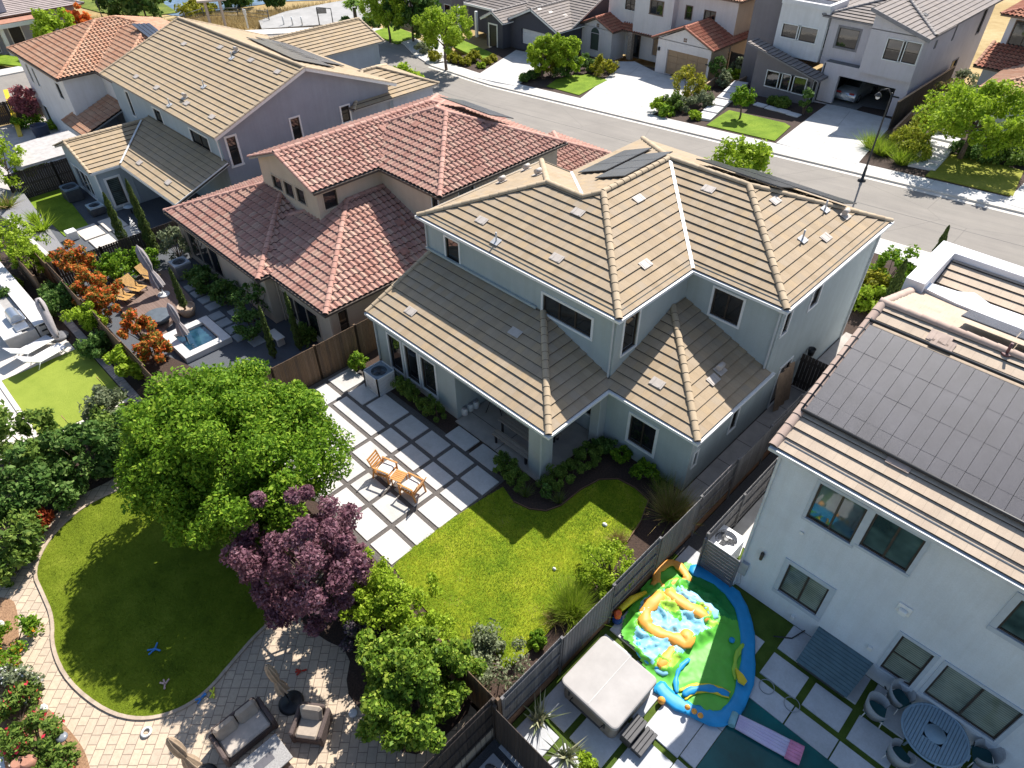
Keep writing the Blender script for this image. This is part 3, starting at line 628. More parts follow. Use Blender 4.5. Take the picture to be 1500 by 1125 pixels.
# ============================================================ RED TILE NEIGHBOUR (left of the main house)
z1 = -.6; CREAM = stucco('cream_stucco', (.56, .46, .36))
segs = [
 ((-37.8, 11.5), (-28.4, 11.5), z1, 2.3, [(269, 335, 331, 412, dict(bars=2, sash=CREAM, trim=.06, trimmat=CREAM))]),
 ((-28.4, 11.5), (-28.4, 12.1), z1, 2.3),
 ((-28.4, 12.1), (-23.7, 12.1), z1, 2.3, [(410, 423, 473, 500, dict(bars=2, sash=CREAM, trim=.06, trimmat=CREAM))]),
 ((-23.7, 12.1), (-23.7, 19.3), z1, 2.3, [(494, 458, 513, 481, dict(bars=0, trim=.05, trimmat=CREAM))]),
 ((-33.9, 15.25), (-28.55, 15.25), 2.3, 5.4, [(397.5, 255, 415.5, 281, dict(bars=0, trim=.05, trimmat=CREAM)), (415, 264, 432.5, 291.5, dict(bars=0, trim=.05, trimmat=CREAM)), (432.5, 273, 449.5, 301, dict(bars=0, trim=.05, trimmat=CREAM))]),
 ((-28.55, 15.25), (-28.55, 19.15), 2.3, 5.4, [(472, 284, 496, 300, dict(bars=0, trim=.06, trimmat=CREAM))]),
 ((-28.55, 19.15), (-23.9, 19.15), 2.2, 5.4, [('w', 4.05, 4.5, 3.9, 5.0, dict(bars=0, trim=.05))]),
 ((-23.9, 19.15), (-23.9, 27.6), z1, 5.4, [('w', 1.2, 2.2, 3.8, 5.0, dict(bars=0, trim=.06))]),
 ((-23.9, 27.6), (-33.9, 27.6), z1, 5.4), ((-33.9, 27.6), (-33.9, 15.25), 2.3, 5.4), ((-37.8, 27.6), (-37.8, 11.5), z1, 2.3), ((-33.9, 27.6), (-37.8, 27.6), z1, 2.3)]
h1 = house('two_storey_house', 'cream stucco house with faded red barrel tile roofs, between the tan roofed houses', (-30.7, 19, z1), CREAM, segs, z1)
r1 = [TILE_RED, BUTT, SOFF, CAP_RED]
m = MB(); g = MB(); zu1 = 5.35
hipblock(m, -34.3, -28.28, 14.95, 27.95, zu1, .36, 'barrel', gable='S', axis='y', gmb=None)
hipblock(m, -33.4, -23.6, 18.9, 27.9, zu1-.012, .37, 'barrel', axis='x')
for p, q in (((-28.28, 14.95), (-28.28, 18.8)), ((-28.2, 18.9), (-23.6, 18.9)), ((-23.6, 18.9), (-23.6, 27.9))): gut(g, (*p, zu1), (*q, zu1))
m.build('roof', r1, h1)
m = MB(); m.face([(-33.9, 15.25, 5.4), (-28.55, 15.25, 5.4), (-31.29, 15.25, 6.32)]); m.build('gable_wall', CREAM, h1)
m = MB(); zl1 = 2.34
hipblock(m, -38.1, -28.1, 11.1, 24.5, zl1, .37, 'barrel', axis='y'); hipblock(m, -33.6, -23.4, 11.75, 25, zl1-.012, .37, 'barrel', axis='y')
m.build('roof', r1, h1)
for p, q in (((-38.1, 11.1), (-28.1, 11.1)), ((-28.1, 11.1), (-28.1, 11.65)), ((-28, 11.75), (-23.4, 11.75)), ((-23.4, 11.75), (-23.4, 19.1))): gut(g, (*p, zl1), (*q, zl1))
g.build('gutter', M('brown_gutter', (.10, .075, .06), .5), h1)
for x, y in ((-28.3, 12.0), (-23.62, 12.0), (-37.6, 11.4)): downspout(h1, x, y, z1, 2.25, CREAM)
n36 = [Vector(v).normalized() for v in ((0, -.37, 1), (.37, 0, 1))]
for px, py, p, n in ((562, 190, (-28.28, 15, zu1), Vector((.36, 0, 1)).normalized()), (610, 184, (-25, 18.9, zu1), n36[0]), (565, 230, (-28.28, 15, zu1), Vector((.36, 0, 1)).normalized()), (585, 328, (-23.4, 12, zl1), n36[1]), (702, 252, (-25, 18.9, zu1), n36[0]), (592, 370, (-23.4, 12, zl1), n36[1])): vents(h1, p, n, [(px, py)], M('clay_roof_vent', (.40, .19, .14), .8), (.45, .4), .12)
pv(h1, [(-26.2, 26.4, zu1+.37*1.5), (-30.2, 26.4, zu1+.37*1.5), (-30.2, 24.6, zu1+.37*3.3), (-26.2, 24.6, zu1+.37*3.3)], 1, 4, lift=.45)
m = MB(); hipblock(m, -30, -24.2, 27.7, 34.2, 2.4, .37, 'barrel', axis='y'); m.build('porch_roof', r1, h1)
mbx = MB(); wall(mbx, (-24.4, 28), (-24.4, 34), z1, 2.45); wall(mbx, (-24.4, 34), (-29.8, 34), z1, 2.45); wall(mbx, (-29.8, 34), (-29.8, 27.6), z1, 2.45); mbx.build('wall', CREAM, h1)
# ============================================================ GREY GABLE HOUSE
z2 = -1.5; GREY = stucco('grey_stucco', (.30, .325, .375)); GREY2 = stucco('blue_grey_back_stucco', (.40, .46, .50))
zu2 = 4.42
segs = [
 ((-57.2, 16.25), (-40.8, 16.25), z2, 4.6, [(182.7, 133, 200, 170.7, dict(bars=0)), (223.5, 157.3, 244, 192, dict(bars=0)), (277, 188, 312.5, 232, dict(bars=1))]),
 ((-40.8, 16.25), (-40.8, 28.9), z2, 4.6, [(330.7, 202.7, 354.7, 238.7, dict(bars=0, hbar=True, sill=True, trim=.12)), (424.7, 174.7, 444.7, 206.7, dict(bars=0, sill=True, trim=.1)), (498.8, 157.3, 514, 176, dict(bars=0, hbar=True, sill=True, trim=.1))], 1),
 ((-40.8, 28.9), (-57.2, 28.9), z2, 4.6), ((-57.2, 28.9), (-57.2, 16.25), z2, 4.6),
 ((-54.5, 10.9), (-48.7, 10.9), z2, 1.4, [(105, 240, 143, 292, dict(bars=2, sash=WHITE))]),
 ((-48.7, 10.9), (-48.7, 16.2), z2, 1.4, [(155, 264, 188, 296, dict(bars=0, hbar=True, trim=.14, pane=blindmat('glass_over_dim_blinds', (.02, .025, .025), (.12, .15, .13), .12)))]), ((-48.7, 12.95), (-48.65, 12.95), z2, 1.4), ((-54.5, 16.2), (-54.5, 10.9), z2, 1.4)]
h2 = house('two_storey_house', 'grey stucco gable house with long tan tile roof, third from the right of its row', (-49, 20, z2), [GREY2, GREY], segs, z2)
rt = [TILE_GREY, BUTT, SOFF, CAP_TAN]
m = MB(); g = MB()
hipblock(m, -57.5, -40.35, 15.85, 29.3, zu2, .37, 'flat', gable='EW', axis='x')
hipblock(m, -57.0, -50.6, 24, 36, 4.0, .37, 'flat', gable='N', axis='y'); hipblock(m, -46.5, -40.2, 25.5, 33.0, 3.6, .37, 'flat', gable='', axis='y')
m.build('roof', rt, h2)
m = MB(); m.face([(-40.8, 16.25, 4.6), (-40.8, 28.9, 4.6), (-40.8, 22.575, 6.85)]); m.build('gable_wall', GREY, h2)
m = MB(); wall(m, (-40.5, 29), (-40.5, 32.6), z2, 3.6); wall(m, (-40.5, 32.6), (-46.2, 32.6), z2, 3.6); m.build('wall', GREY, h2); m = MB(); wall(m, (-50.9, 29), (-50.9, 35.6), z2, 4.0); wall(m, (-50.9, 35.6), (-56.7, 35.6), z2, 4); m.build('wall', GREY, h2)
m = MB()
for a, b in (((-40.33, 15.85, zu2), (-40.33, 22.575, zu2+2.488)), ((-40.33, 29.3, zu2), (-40.33, 22.575, zu2+2.488))): m.beam(Vector(a)+Vector((0, 0, -.08)), Vector(b)+Vector((0, 0, -.08)), .04, .2)
m.beam((-48.4+.02, 10.55, 1.38), (-48.4+.02, 12.4, 1.38), .05, .16); m.beam((-48.3, 12.43, 1.38), (-40.3, 12.43, 1.38), .05, .16); m.beam((-40.27, 12.45, 1.4), (-40.27, 16.2, 2.78), .04, .2)
m.build('fascia', WHITE, h2)
m = MB(); z = 1.44
hipblock(m, -54.8, -48.4, 10.55, 18, z, .37, 'flat', gable='SN', axis='y')
roof_plane(m, (-48.4, 12.45, z), (-40.25, 12.45, z), [[(-48.4, 12.45, z), (-40.25, 12.45, z), (-40.25, 16.25, z+3.8*.37), (-51.6, 16.25, z+3.8*.37), (-51.6, 15.6, z+3.15*.37)]])
m.build('roof', rt, h2)
m = MB(); m.face([(-54.5, 10.9, 1.4), (-48.7, 10.9, 1.4), (-51.6, 10.9, 2.5)]); m.build('gable_wall', GREY2, h2)
m = MB(); m.beam((-48.35, 12.5, 1.57), (-51.5, 15.65, 2.73), .12, .03); m.build('valley_flashing', M('white_valley_metal', (.72, .72, .70), .4), h2)
m = MB(); m.box(-40.75, -40.45, 12.75, 13.05, z2, 1.36, .02); m.build('porch_column', GREY2, h2)
nS2 = Vector((0, -.37, 1)).normalized(); p2 = (-50, 15.85, zu2)
vents(h2, p2, nS2, [(270, 65), (323, 70), (368, 89), (200, 113), (230, 129), (274, 152), (311, 172), (407, 106)], VENT)
for q in ((340, 86), (299, 128), (249, 155)): pipe(h2, *q, p2, nS2)
turbine(h2, 346, 76, p2, nS2, VENT); turbine(h2, 271, 144, p2, nS2, VENT); vents(h2, (-45, 12.45, z), nS2, [(205, 239), (247, 268)], VENT)
nB = Vector((0, .37, 1)).normalized(); oB = Vector((-45, 22.575, zu2+2.488)); pv(h2, [onplane(x, y, oB, nB) for x, y in ((486, 94), (402, 61), (379, 63), (452, 97))], 2, 8, lift=.13)
for x, y in ((-40.9, 16.15), (-48.6, 10.82)): downspout(h2, x, y, z2 if x < -45 else 2.8, 1.35 if x < -45 else 4.4, WHITE)
# ============================================================ WHITE HOUSE, far left
z3 = -2.0; WST = stucco('white_stucco', (.70, .70, .72)); zu3 = 3.95
segs = [((-71.2, 14.0), (-60.6, 14.0), z3, 4.05, [(36.5, 93, 51.3, 121.5, dict(bars=0, trim=.05)), (45.5, 99, 60, 127, dict(bars=0, trim=.05)), (80, 120, 95.5, 146, dict(bars=0, trim=.05)), (62.5, 153, 80, 183, dict(bars=0, trim=.05))]),
 ((-60.6, 14.0), (-60.6, 16.7), z3, 4.05), ((-60.6, 16.7), (-57.3, 16.7), z3, 4.05), ((-57.3, 16.7), (-57.3, 26), z3, 4.05), ((-57.3, 26), (-71.2, 26), z3, 4.05), ((-71.2, 26), (-71.2, 14), z3, 4.05)]
h3 = house('two_storey_house', 'white stucco house with pale orange barrel tile hip roof, beyond the grey gable house', (-64, 20, z3), WST, segs, z3)
m = MB(); r3 = [TILE_ORG, BUTT, SOFF, CAP_ORG]
hipblock(m, -71.5, -60.25, 13.65, 26.4, zu3, .36, 'barrel', axis='y'); hipblock(m, -68.5, -56.6, 16.35, 26.4, zu3-.012, .36, 'barrel', axis='x'); m.build('roof', r3, h3)
g = MB()
for p, q in (((-71.5, 13.65), (-60.25, 13.65)), ((-60.25, 13.65), (-60.25, 16.25)), ((-60.15, 16.35), (-57, 16.35))): gut(g, (*p, zu3), (*q, zu3))
g.build('gutter', M('brown_gutter', (.10, .075, .06), .5), h3)
m = MB(); roof_plane(m, (-61.5, 13.1, .75), (-57.0, 13.1, .75), [[(-61.5, 13.1, .75), (-57.0, 13.1, .75), (-57.0, 16.7, 2.05), (-61.5, 16.7, 2.05)]], 'barrel'); cap(m, (-61.4, 13.1, .8), (-61.4, 16.7, 2.1)); m.build('porch_roof', r3, h3)
m = MB(); wall(m, (-61.2, 13.5), (-57.3, 13.5), z3, .75); wall(m, (-61.2, 16.7), (-61.2, 13.5), z3, .75); m.build('wall', WST, h3)
vents(h3, (-65, 13.65, zu3), Vector((.36, 0, 1)).normalized(), [], VENT)
pv(h3, [at(228, 60, 5.15), at(250, 55, 5.15), at(213, 41, 5.75), at(186, 43, 5.75)], 1, 4, lift=.28)
# flat white patio cover behind it
t = thing('patio_cover', 'flat white patio cover on posts behind the white house', 'patio cover', (-59, 11.5, z3))
a = [at(22, 213, .7), at(98, 190, .7), at(118, 203, .7), at(110, 222, .7), at(24, 247, .7)]
m = MB(); m.prism([(p.x, p.y) for p in a], .55, .72); m.build('cover_panel', M('white_cover_panel', (.47, .44, .42), .8), t)
for p in (a[4], a[3], a[0]):
    m = MB(); q = p+(Vector((-59, 11.5, 0))-p)*.08; m.box(q.x-.08, q.x+.08, q.y-.08, q.y+.08, z3, .55, .01); m.build('post', WHITE, t)
# ============================================================ WHITE HOUSE, lower right
zr = -.4; WHB = stucco('cool_white_stucco', (.64, .68, .73)); zer = 6.36; GTR = M('pale_blue_grey_trim', (.46, .51, .57), .7, .04, 5)
GLR = glassmat('teal_reflection_glass', (.05, .085, .08), .04)  # teal reflection of the pool put into the pane colour
GBL_ = blindmat('glass_over_pale_blinds', (.08, .10, .085), (.26, .30, .25))
o = dict(trim=.16, trimmat=GTR)
segs = [((-3.87, 14.38), (9.5, 14.38), zr, 6.5, [(1202.7, 706.7, 1245, 796, dict(bars=1, pane=GLR, trim=.10, trimmat=GTR)), (1284, 750.7, 1326.7, 838.7, dict(bars=1, pane=GLR, trim=.10, trimmat=GTR)), (1157, 825, 1194.7, 901, dict(bars=1, pane=GBL_, **o)), (1322.7, 930, 1332, 1006, dict(bars=0, hbar=True, pane=GBL_, trim=.11, trimmat=GTR)), (1388, 973, 1456, 1085, dict(bars=1, pane=GBL_, trim=.11, trimmat=GTR)), ('w', 9.2, 10.6, .4, 2.2, dict(bars=1, pane=GLR, **o)), ('w', 6.2, 7.8, 4.4, 5.7, dict(bars=1, pane=GLR, **o))]),
 ((9.5, 14.38), (9.5, 28), zr, 6.5), ((9.5, 28), (-3.87, 28), zr, 6.5), ((-3.87, 28), (-3.87, 14.38), zr, 6.5)]
hr = house('two_storey_house', 'white stucco house with black pool heating mats over its tan tile roof', (2.5, 20, zr), WHB, segs, zr)
TILE_R = tilemat('pinkish_tan_concrete_tile', [(.52, .41, .31), (.57, .46, .35), (.54, .44, .34), (.58, .47, .36)], .33, .4)
CAP_R = capmat('pinkish_ridge_tile', ((.44, .32, .26), (.50, .38, .31)))
m = MB(); sr = .35; yr = 19.7; zt = zer+(yr-14.13)*sr; g = MB()
roof_plane(m, (-4.1, 14.13, zer), (9.8, 14.13, zer), [[(-4.1, 14.13, zer), (9.8, 14.13, zer), (9.8, yr, zt), (-4.1, yr, zt)]])
roof_plane(m, (9.8, 26.6, zt-(26.6-yr)*sr), (-4.1, 26.6, zt-(26.6-yr)*sr), [[(9.8, 26.6, zt-(26.6-yr)*sr), (-4.1, 26.6, zt-(26.6-yr)*sr), (-4.1, yr, zt), (9.8, yr, zt)]])
cap(m, (-4.1, yr, zt), (9.8, yr, zt)); cap(m, (-4.03, 14.13, zer), (-4.03, yr, zt), r=.13); cap(m, (-4.03, 26.6, zt-(26.6-yr)*sr), (-4.03, yr, zt), r=.13)
m.build('roof', [TILE_R, BUTT, SOFF, CAP_R], hr)
m = MB(); m.face([(-3.87, 19.7, zt-.2), (-3.87, 14.38, 6.45), (-3.87, 28, 5.2)]); m.build('gable_wall', WHB, hr)
gut(g, (-4.1, 14.13, zer), (9.8, 14.13, zer)); g.build('gutter', M('pale_gutter', (.58, .60, .62), .5), hr)
downspout(hr, -3.80, 14.30, zr, 6.25, M('pale_gutter', (.58, .60, .62), .5))
# parapet
WPAR = M('white_parapet', (.74, .74, .76), .8, .03, 3, .2, 60); zp = 7.55
m = MB(); m.box(-4.35, -3.75, 23.0, 26.4, 5.0, zp); m.box(-3.75, 6, 25.75, 26.4, 5.0, zp); m.build('parapet', WPAR, hr)
m = MB(); m.box(-3.72, -1.2, 21.8, 22.0, 6.6, 7.0)
cq = [at(x, y, 7.25) for x, y in ((1352, 421), (1362, 414), (1404, 427), (1428, 429), (1450, 445), (1520, 470), (1520, 492), (1440, 460), (1400, 444))]; m.prism([(p.x, p.y) for p in cq], 6.5, 7.25); m.build('cricket', WPAR, hr)
m = MB(); roof_plane(m, (-3.7, 23.7, 6.72), (6, 23.7, 6.72), [[(-3.7, 23.7, 6.72), (6, 23.7, 6.72), (6, 25.74, 7.3), (-3.7, 25.74, 7.3)]]); m.build('roof', [TILE_R, BUTT, SOFF, CAP_R], hr)
# solar heating mats: rubber strips running up the slope
m = MB(); nR = Vector((0, -sr, 1)).normalized(); vR = Vector((0, 1, sr)).normalized(); q0 = Vector((0, 15.45, zer+1.32*sr)); Lm = (18.75-15.45)*math.sqrt(1+sr*sr)
x = -3.93
while x < 9.3:
    wd = .36
    for k in range(7):
        lift = .10+.004*(k % 2)+.003*random.random(); s = q0+Vector((x+wd/2, 0, 0))+vR*(Lm*(k+.5)/7)+nR*lift
        m.mi = 0; m.obox(s, Vector((1, 0, 0)), vR, nR, wd/2-.005, Lm/14+.002, .012)
    x += wd
PVM = M('rubber_pool_heating_mat', (.070, .067, .080), .5, .12, 1.0, .5, 80)
m.build('solar_mat', PVM, hr)
m = MB()
for yy, e in ((15.36, .0), (18.86, 0)):
    m.tube([(-4.0, yy, zer+(yy-14.13)*sr+.13), (9.3, yy, zer+(yy-14.13)*sr+.13)], .05, 8)
m.tube([(-4.0, 15.36, zer+1.23*sr+.13), (-3.99, 18.9, zer+4.77*sr+.12), (-4.1, 19.3, zer+5.1*sr+.1), (-4.12, 19.6, 8.2), (-4.2, 19.7, 7.5), (-4.05, 19.7, 2.0)], .03, 8); m.build('header_pipe', BLACK, hr)
pR = (0, 14.13, zer); nRn = Vector((0, sr, 1)).normalized()
vents(hr, pR, nR, [(1318, 678), (1376, 497), (1380, 506)], M('pinkish_roof_vent', (.50, .38, .31), .8), (.6, .4))
pv(hr, [(2.2, 21.3, zt-.56), (-2.1, 21.3, zt-.56), (-2.1, 20.0, zt-.1), (2.2, 20.0, zt-.1)], 1, 3, lift=.4)
m = MB(); a = onplane(1473, 520, Vector(pR), nR); m.tube([a, a+Vector((0, 0, .4))], .04, 8); m.tube([a+Vector((0, 0, .02)), a+Vector((0, 0, .08))], .13, 10); m.build('vent_pipe', M('maroon_pipe', (.16, .07, .07), .6), hr)
def wallthing(px, py, Y): return onY(px, py, Y)
for (px, py, nm, mt, sz) in ((1118, 812, 'wall_light', BRONZE, (.07, .16, .13)),):
    p = onY(px, py, 14.38); m = MB(); m.box(p.x-.05, p.x+.05, 14.30, 14.379, p.z-.06, p.z+.06, .01); m.tube([p+Vector((0, -.09, -.16)), p+Vector((0, -.09, .14))], .055, 10); m.mi = 1; m.tube([p+Vector((0, -.09, -.165)), p+Vector((0, -.09, -.18))], .045, 10); m.build(nm, [mt, PLAST], hr)
p = onY(1325, 892, 14.38); m = MB(); m.box(p.x-.18, p.x+.18, 14.33, 14.378, p.z-.18, p.z+.18, .01); m.box(p.x-.11, p.x+.11, 14.22, 14.33, p.z-.14, p.z+.05, .02); m.build('dryer_vent', WHITE, hr)
for px, py in ((1175, 780),): p = onY(px, py, 14.38); m = MB(); m.lathe((0, 0, 0), [(.001, 0), (.05, .01), (.06, .05)], 10); m.v = [(p.x+a, 14.375-c, p.z+b) for a, b, c in m.v]; m.build('hose_plate', PLAST, hr)
for px, py in ((1162, 903), (1275, 948)):
    p = onY(px, py, 14.38); m = MB(); m.box(p.x-.06, p.x+.06, 14.29, 14.378, p.z-.08, p.z+.08, .01); m.build('outlet_box', PLAST, hr)
p = onY(1090, 830, 14.38); m = MB(); m.box(p.x-.14, p.x+.14, 14.26, 14.378, p.z-.3, p.z+.3, .01); m.tube([p+Vector((0, -.05, -.3)), p+Vector((.1, -.12, -.75)), p+Vector((-.15, -.15, -1.0)), p+Vector((-.4, -.2, -1.1))], .018, 6); m.build('electrical_box', M('grey_box', (.36, .38, .40), .5), hr)
# ============================================================ HOUSES ACROSS THE STREET
# --- dark grey single storey
zf = -1.92; DKG = stucco('charcoal_board_siding', (.085, .085, .105)); z = .85; Yf = 57.4
segs = [((-59.6, 56.2), (-57.1, 56.2), zf, .9, [('d', .45, 1.6, zf+.02, .35, dict(bars=0, door=1, trim=.14, pane=BLACK))]), ((-57.1, 56.2), (-57.1, Yf), zf, .9),
 ((-57.1, Yf), (-50.4, Yf), zf, .9, [(764, 41, 810, 76, dict(garage=M('white_garage_door', (.66, .66, .68), .5, .03, 4)))]), ((-50.4, Yf), (-50.4, 76), zf, .9), ((-50.4, 76), (-66, 76), zf, .9),
 ((-66, 76), (-66, 59.5), zf, .9), ((-66, 59.5), (-59.6, 59.5), zf, .9), ((-59.6, 59.5), (-59.6, 56.2), zf, .9)]
hf1 = house('single_storey_house', 'charcoal single storey house with grey tile roof and white garage door across the street', (-57, 65, zf), DKG, segs, zf)
rs = [TILE_SLATE, BUTT, WHITE, CAP_SL]
m = MB(); hipblock(m, -57.6, -49.9, 57.0, 80, z, .42, 'flat', gable='SN', axis='y', skip='')
hipblock(m, -66.5, -50.0, 59.2, 76, z-.01, .42, 'flat', gable='E', axis='x'); hipblock(m, -60.1, -56.6, 55.8, 66, z-.02, .5, 'flat', gable='S', axis='y'); m.build('roof', rs, hf1)
m = MB()
for a, b in (((-60.1, 55.78, z-.05), (-58.35, 55.78, z+.83)), ((-58.35, 55.78, z+.83), (-56.6, 55.78, z-.05)), ((-57.6, 56.98, z-.05), (-53.75, 56.98, z+1.57)), ((-53.75, 56.98, z+1.57), (-49.9, 56.98, z-.05)), ((-66.4, 59.1, z-.05), (-60.1, 59.1, z-.05))): m.beam(a, b, .08, .22)
m.build('fascia', WHITE, hf1)
for tri in ([(-59.6, 56.2, .9), (-57.1, 56.2, .9), (-58.35, 56.2, 1.5)], [(-57.1, Yf, .9), (-50.4, Yf, .9), (-53.75, Yf, 2.25)], [(-50.4, 59.6, .9), (-50.4, 75.6, .9), (-50.4, 67.6, 4.2)]): m = MB(); m.face(tri); m.build('gable_wall', DKG, hf1)
for x in (-65.8, -62.9):
    m = MB(); m.box(x-.15, x+.15, 57.6, 57.9, zf, .75, .02); m.build('porch_post', WHITE, hf1)
vents(hf1, (-50, Yf-.4, z), Vector((.42, 0, 1)).normalized(), [(790, 14), (806, 18), (828, 23)], VENT)
# --- white house with brick red tiles
zf = -1.15; WH2 = stucco('warm_white_stucco', (.72, .67, .65)); CRM2 = stucco('tan_stucco', (.58, .46, .35)); TAN = M('tan_garage_door', (.36, .24, .14), .6, .08, 3)
BRW = M('brown_wood_trim', (.20, .13, .09), .7); Yg = 59.3; DG = M('dark_green_shutter', (.05, .075, .055), .6, .1, 4)
segs = [((-39.3, Yg), (-33.5, Yg), zf-.4, 1.9, [(978, 72, 1031, 123, dict(garage=TAN, rec=.9))]), ((-33.5, Yg), (-33.5, 62.4), zf-.4, 1.9, (), 1),
 ((-50.3, 61.3), (-46.3, 61.3), zf-.9, .9, [('w', 1.25, 2.35, -1.3, .3, dict(bars=0, trim=.05, pane=DG, trimmat=WH2))]), ((-46.3, 61.3), (-46.3, 63.5), zf-.9, .9),
 ((-46.3, 63.5), (-39.3, 63.5), zf-.6, .9, [('g', 3.6, 6.2, zf, .9, dict(garage=TAN)), ('d', 1.2, 2.0, zf, .95, dict(bars=0, door=1, trim=.08, trimmat=BRW))]), ((-39.3, 63.5), (-39.3, Yg), zf-.4, 1.9),
 ((-44.6, 62.4), (-40.1, 62.4), .9, 5.3, [(954, 0, 970, 23, dict(bars=1, sill=True, trim=.08, trimmat=BRW))]), ((-40.1, 62.4), (-40.1, 63.2), .9, 5.3),
 ((-40.1, 63.2), (-33.8, 63.2), .9, 5.3, [(1006, 8, 1012, 29, dict(bars=0, trim=.06, trimmat=BRW, hbar=True)), (1033, 15, 1045, 38, dict(bars=1, trim=.06, trimmat=BRW))]),
 ((-33.8, 63.2), (-33.8, 76), zf-.4, 5.3, [(1110, 3, 1106, 24, dict(bars=0, trim=.05))], 1), ((-33.8, 76), (-48.6, 76), zf, 5.3), ((-48.6, 76), (-48.6, 63.4), .9, 5.3), ((-48.6, 63.4), (-44.6, 63.4), .9, 5.3, [(917, -4, 938, 18, dict(bars=2, trim=.06, hbar=True))]), ((-44.6, 63.4), (-44.6, 62.4), .9, 5.3), ((-50.3, 76), (-50.3, 61.3), zf-.9, .9)]
hf2 = house('two_storey_house', 'white stucco house with brick red tile roofs and brown garage doors across the street', (-42, 66, zf), [WH2, CRM2], segs, zf)
rb = [TILE_BRICKRED, BUTT, BRW, CAP_BR]; ro = [TILE_ORG, BUTT, BRW, CAP_ORG]
m = MB(); hipblock(m, -49.0, -33.3, 62.7, 76.4, 5.2, .36, 'barrel', axis='x'); m.build('roof', ro, hf2)
m = MB(); hipblock(m, -39.8, -33.1, 58.95, 66.4, 1.9, .42, 'barrel', gable='SN', axis='y')
hipblock(m, -50.8, -45.9, 60.95, 68, .85, .42, 'barrel', gable='SN', axis='y'); roof_plane(m, (-46.5, 62.3, .9), (-39.5, 62.3, .9), [[(-46.5, 62.3, .9), (-39.5, 62.3, .9), (-39.5, 63.6, 1.4), (-46.5, 63.6, 1.4)]], 'barrel')
m.build('porch_roof', rb, hf2)
for tri in ([(-39.3, Yg, 1.85), (-33.5, Yg, 1.85), (-36.45, Yg, 3.1)], [(-50.3, 61.3, .85), (-46.3, 61.3, .85), (-48.35, 61.3, 1.7)]): m = MB(); m.face(tri); m.build('gable_wall', WH2, hf2)
for px, py, Yv in ((1004, 59, Yg), (876, 37, 61.3)):
    p = onY(px, py, Yv); m = MB()
    for a in (-1, 1):
        for b in (-1, 1): m.box(p.x+a*.09-.07, p.x+a*.09+.07, Yv-.03, Yv-.002, p.z+b*.09-.07, p.z+b*.09+.07)
    m.build('gable_vent', BRW, hf2)
m = MB(); m.box(-45.0, -44.5, 62.3, 62.8, zf-.6, .9, .02); m.build('porch_column', M('stone_veneer', (.36, .29, .23), .9, .25, 6, .6, 20), hf2)
# arched top of the green shutter
m = MB(); c = Vector((-48.5, 61.285, .3)); pts = [(c.x-.55*math.cos(t*PI/10), 61.285, c.z+.55*math.sin(t*PI/10)) for t in range(11)]; m.face(list(reversed(pts))); m.build('arched_shutter', DG, hf2)
p = onY(966, 71, Yg); m = MB(); m.box(p.x-.09, p.x+.09, Yg-.2, Yg-.002, p.z-.15, p.z+.15, .02); m.build('wall_light', BLACK, hf2)
p = onY(1036, 95, Yg); m = MB(); m.box(p.x-.2, p.x+.2, Yg-.03, Yg-.002, p.z-.06, p.z+.06, .01); m.build('house_number_plate', BLACK, hf2)
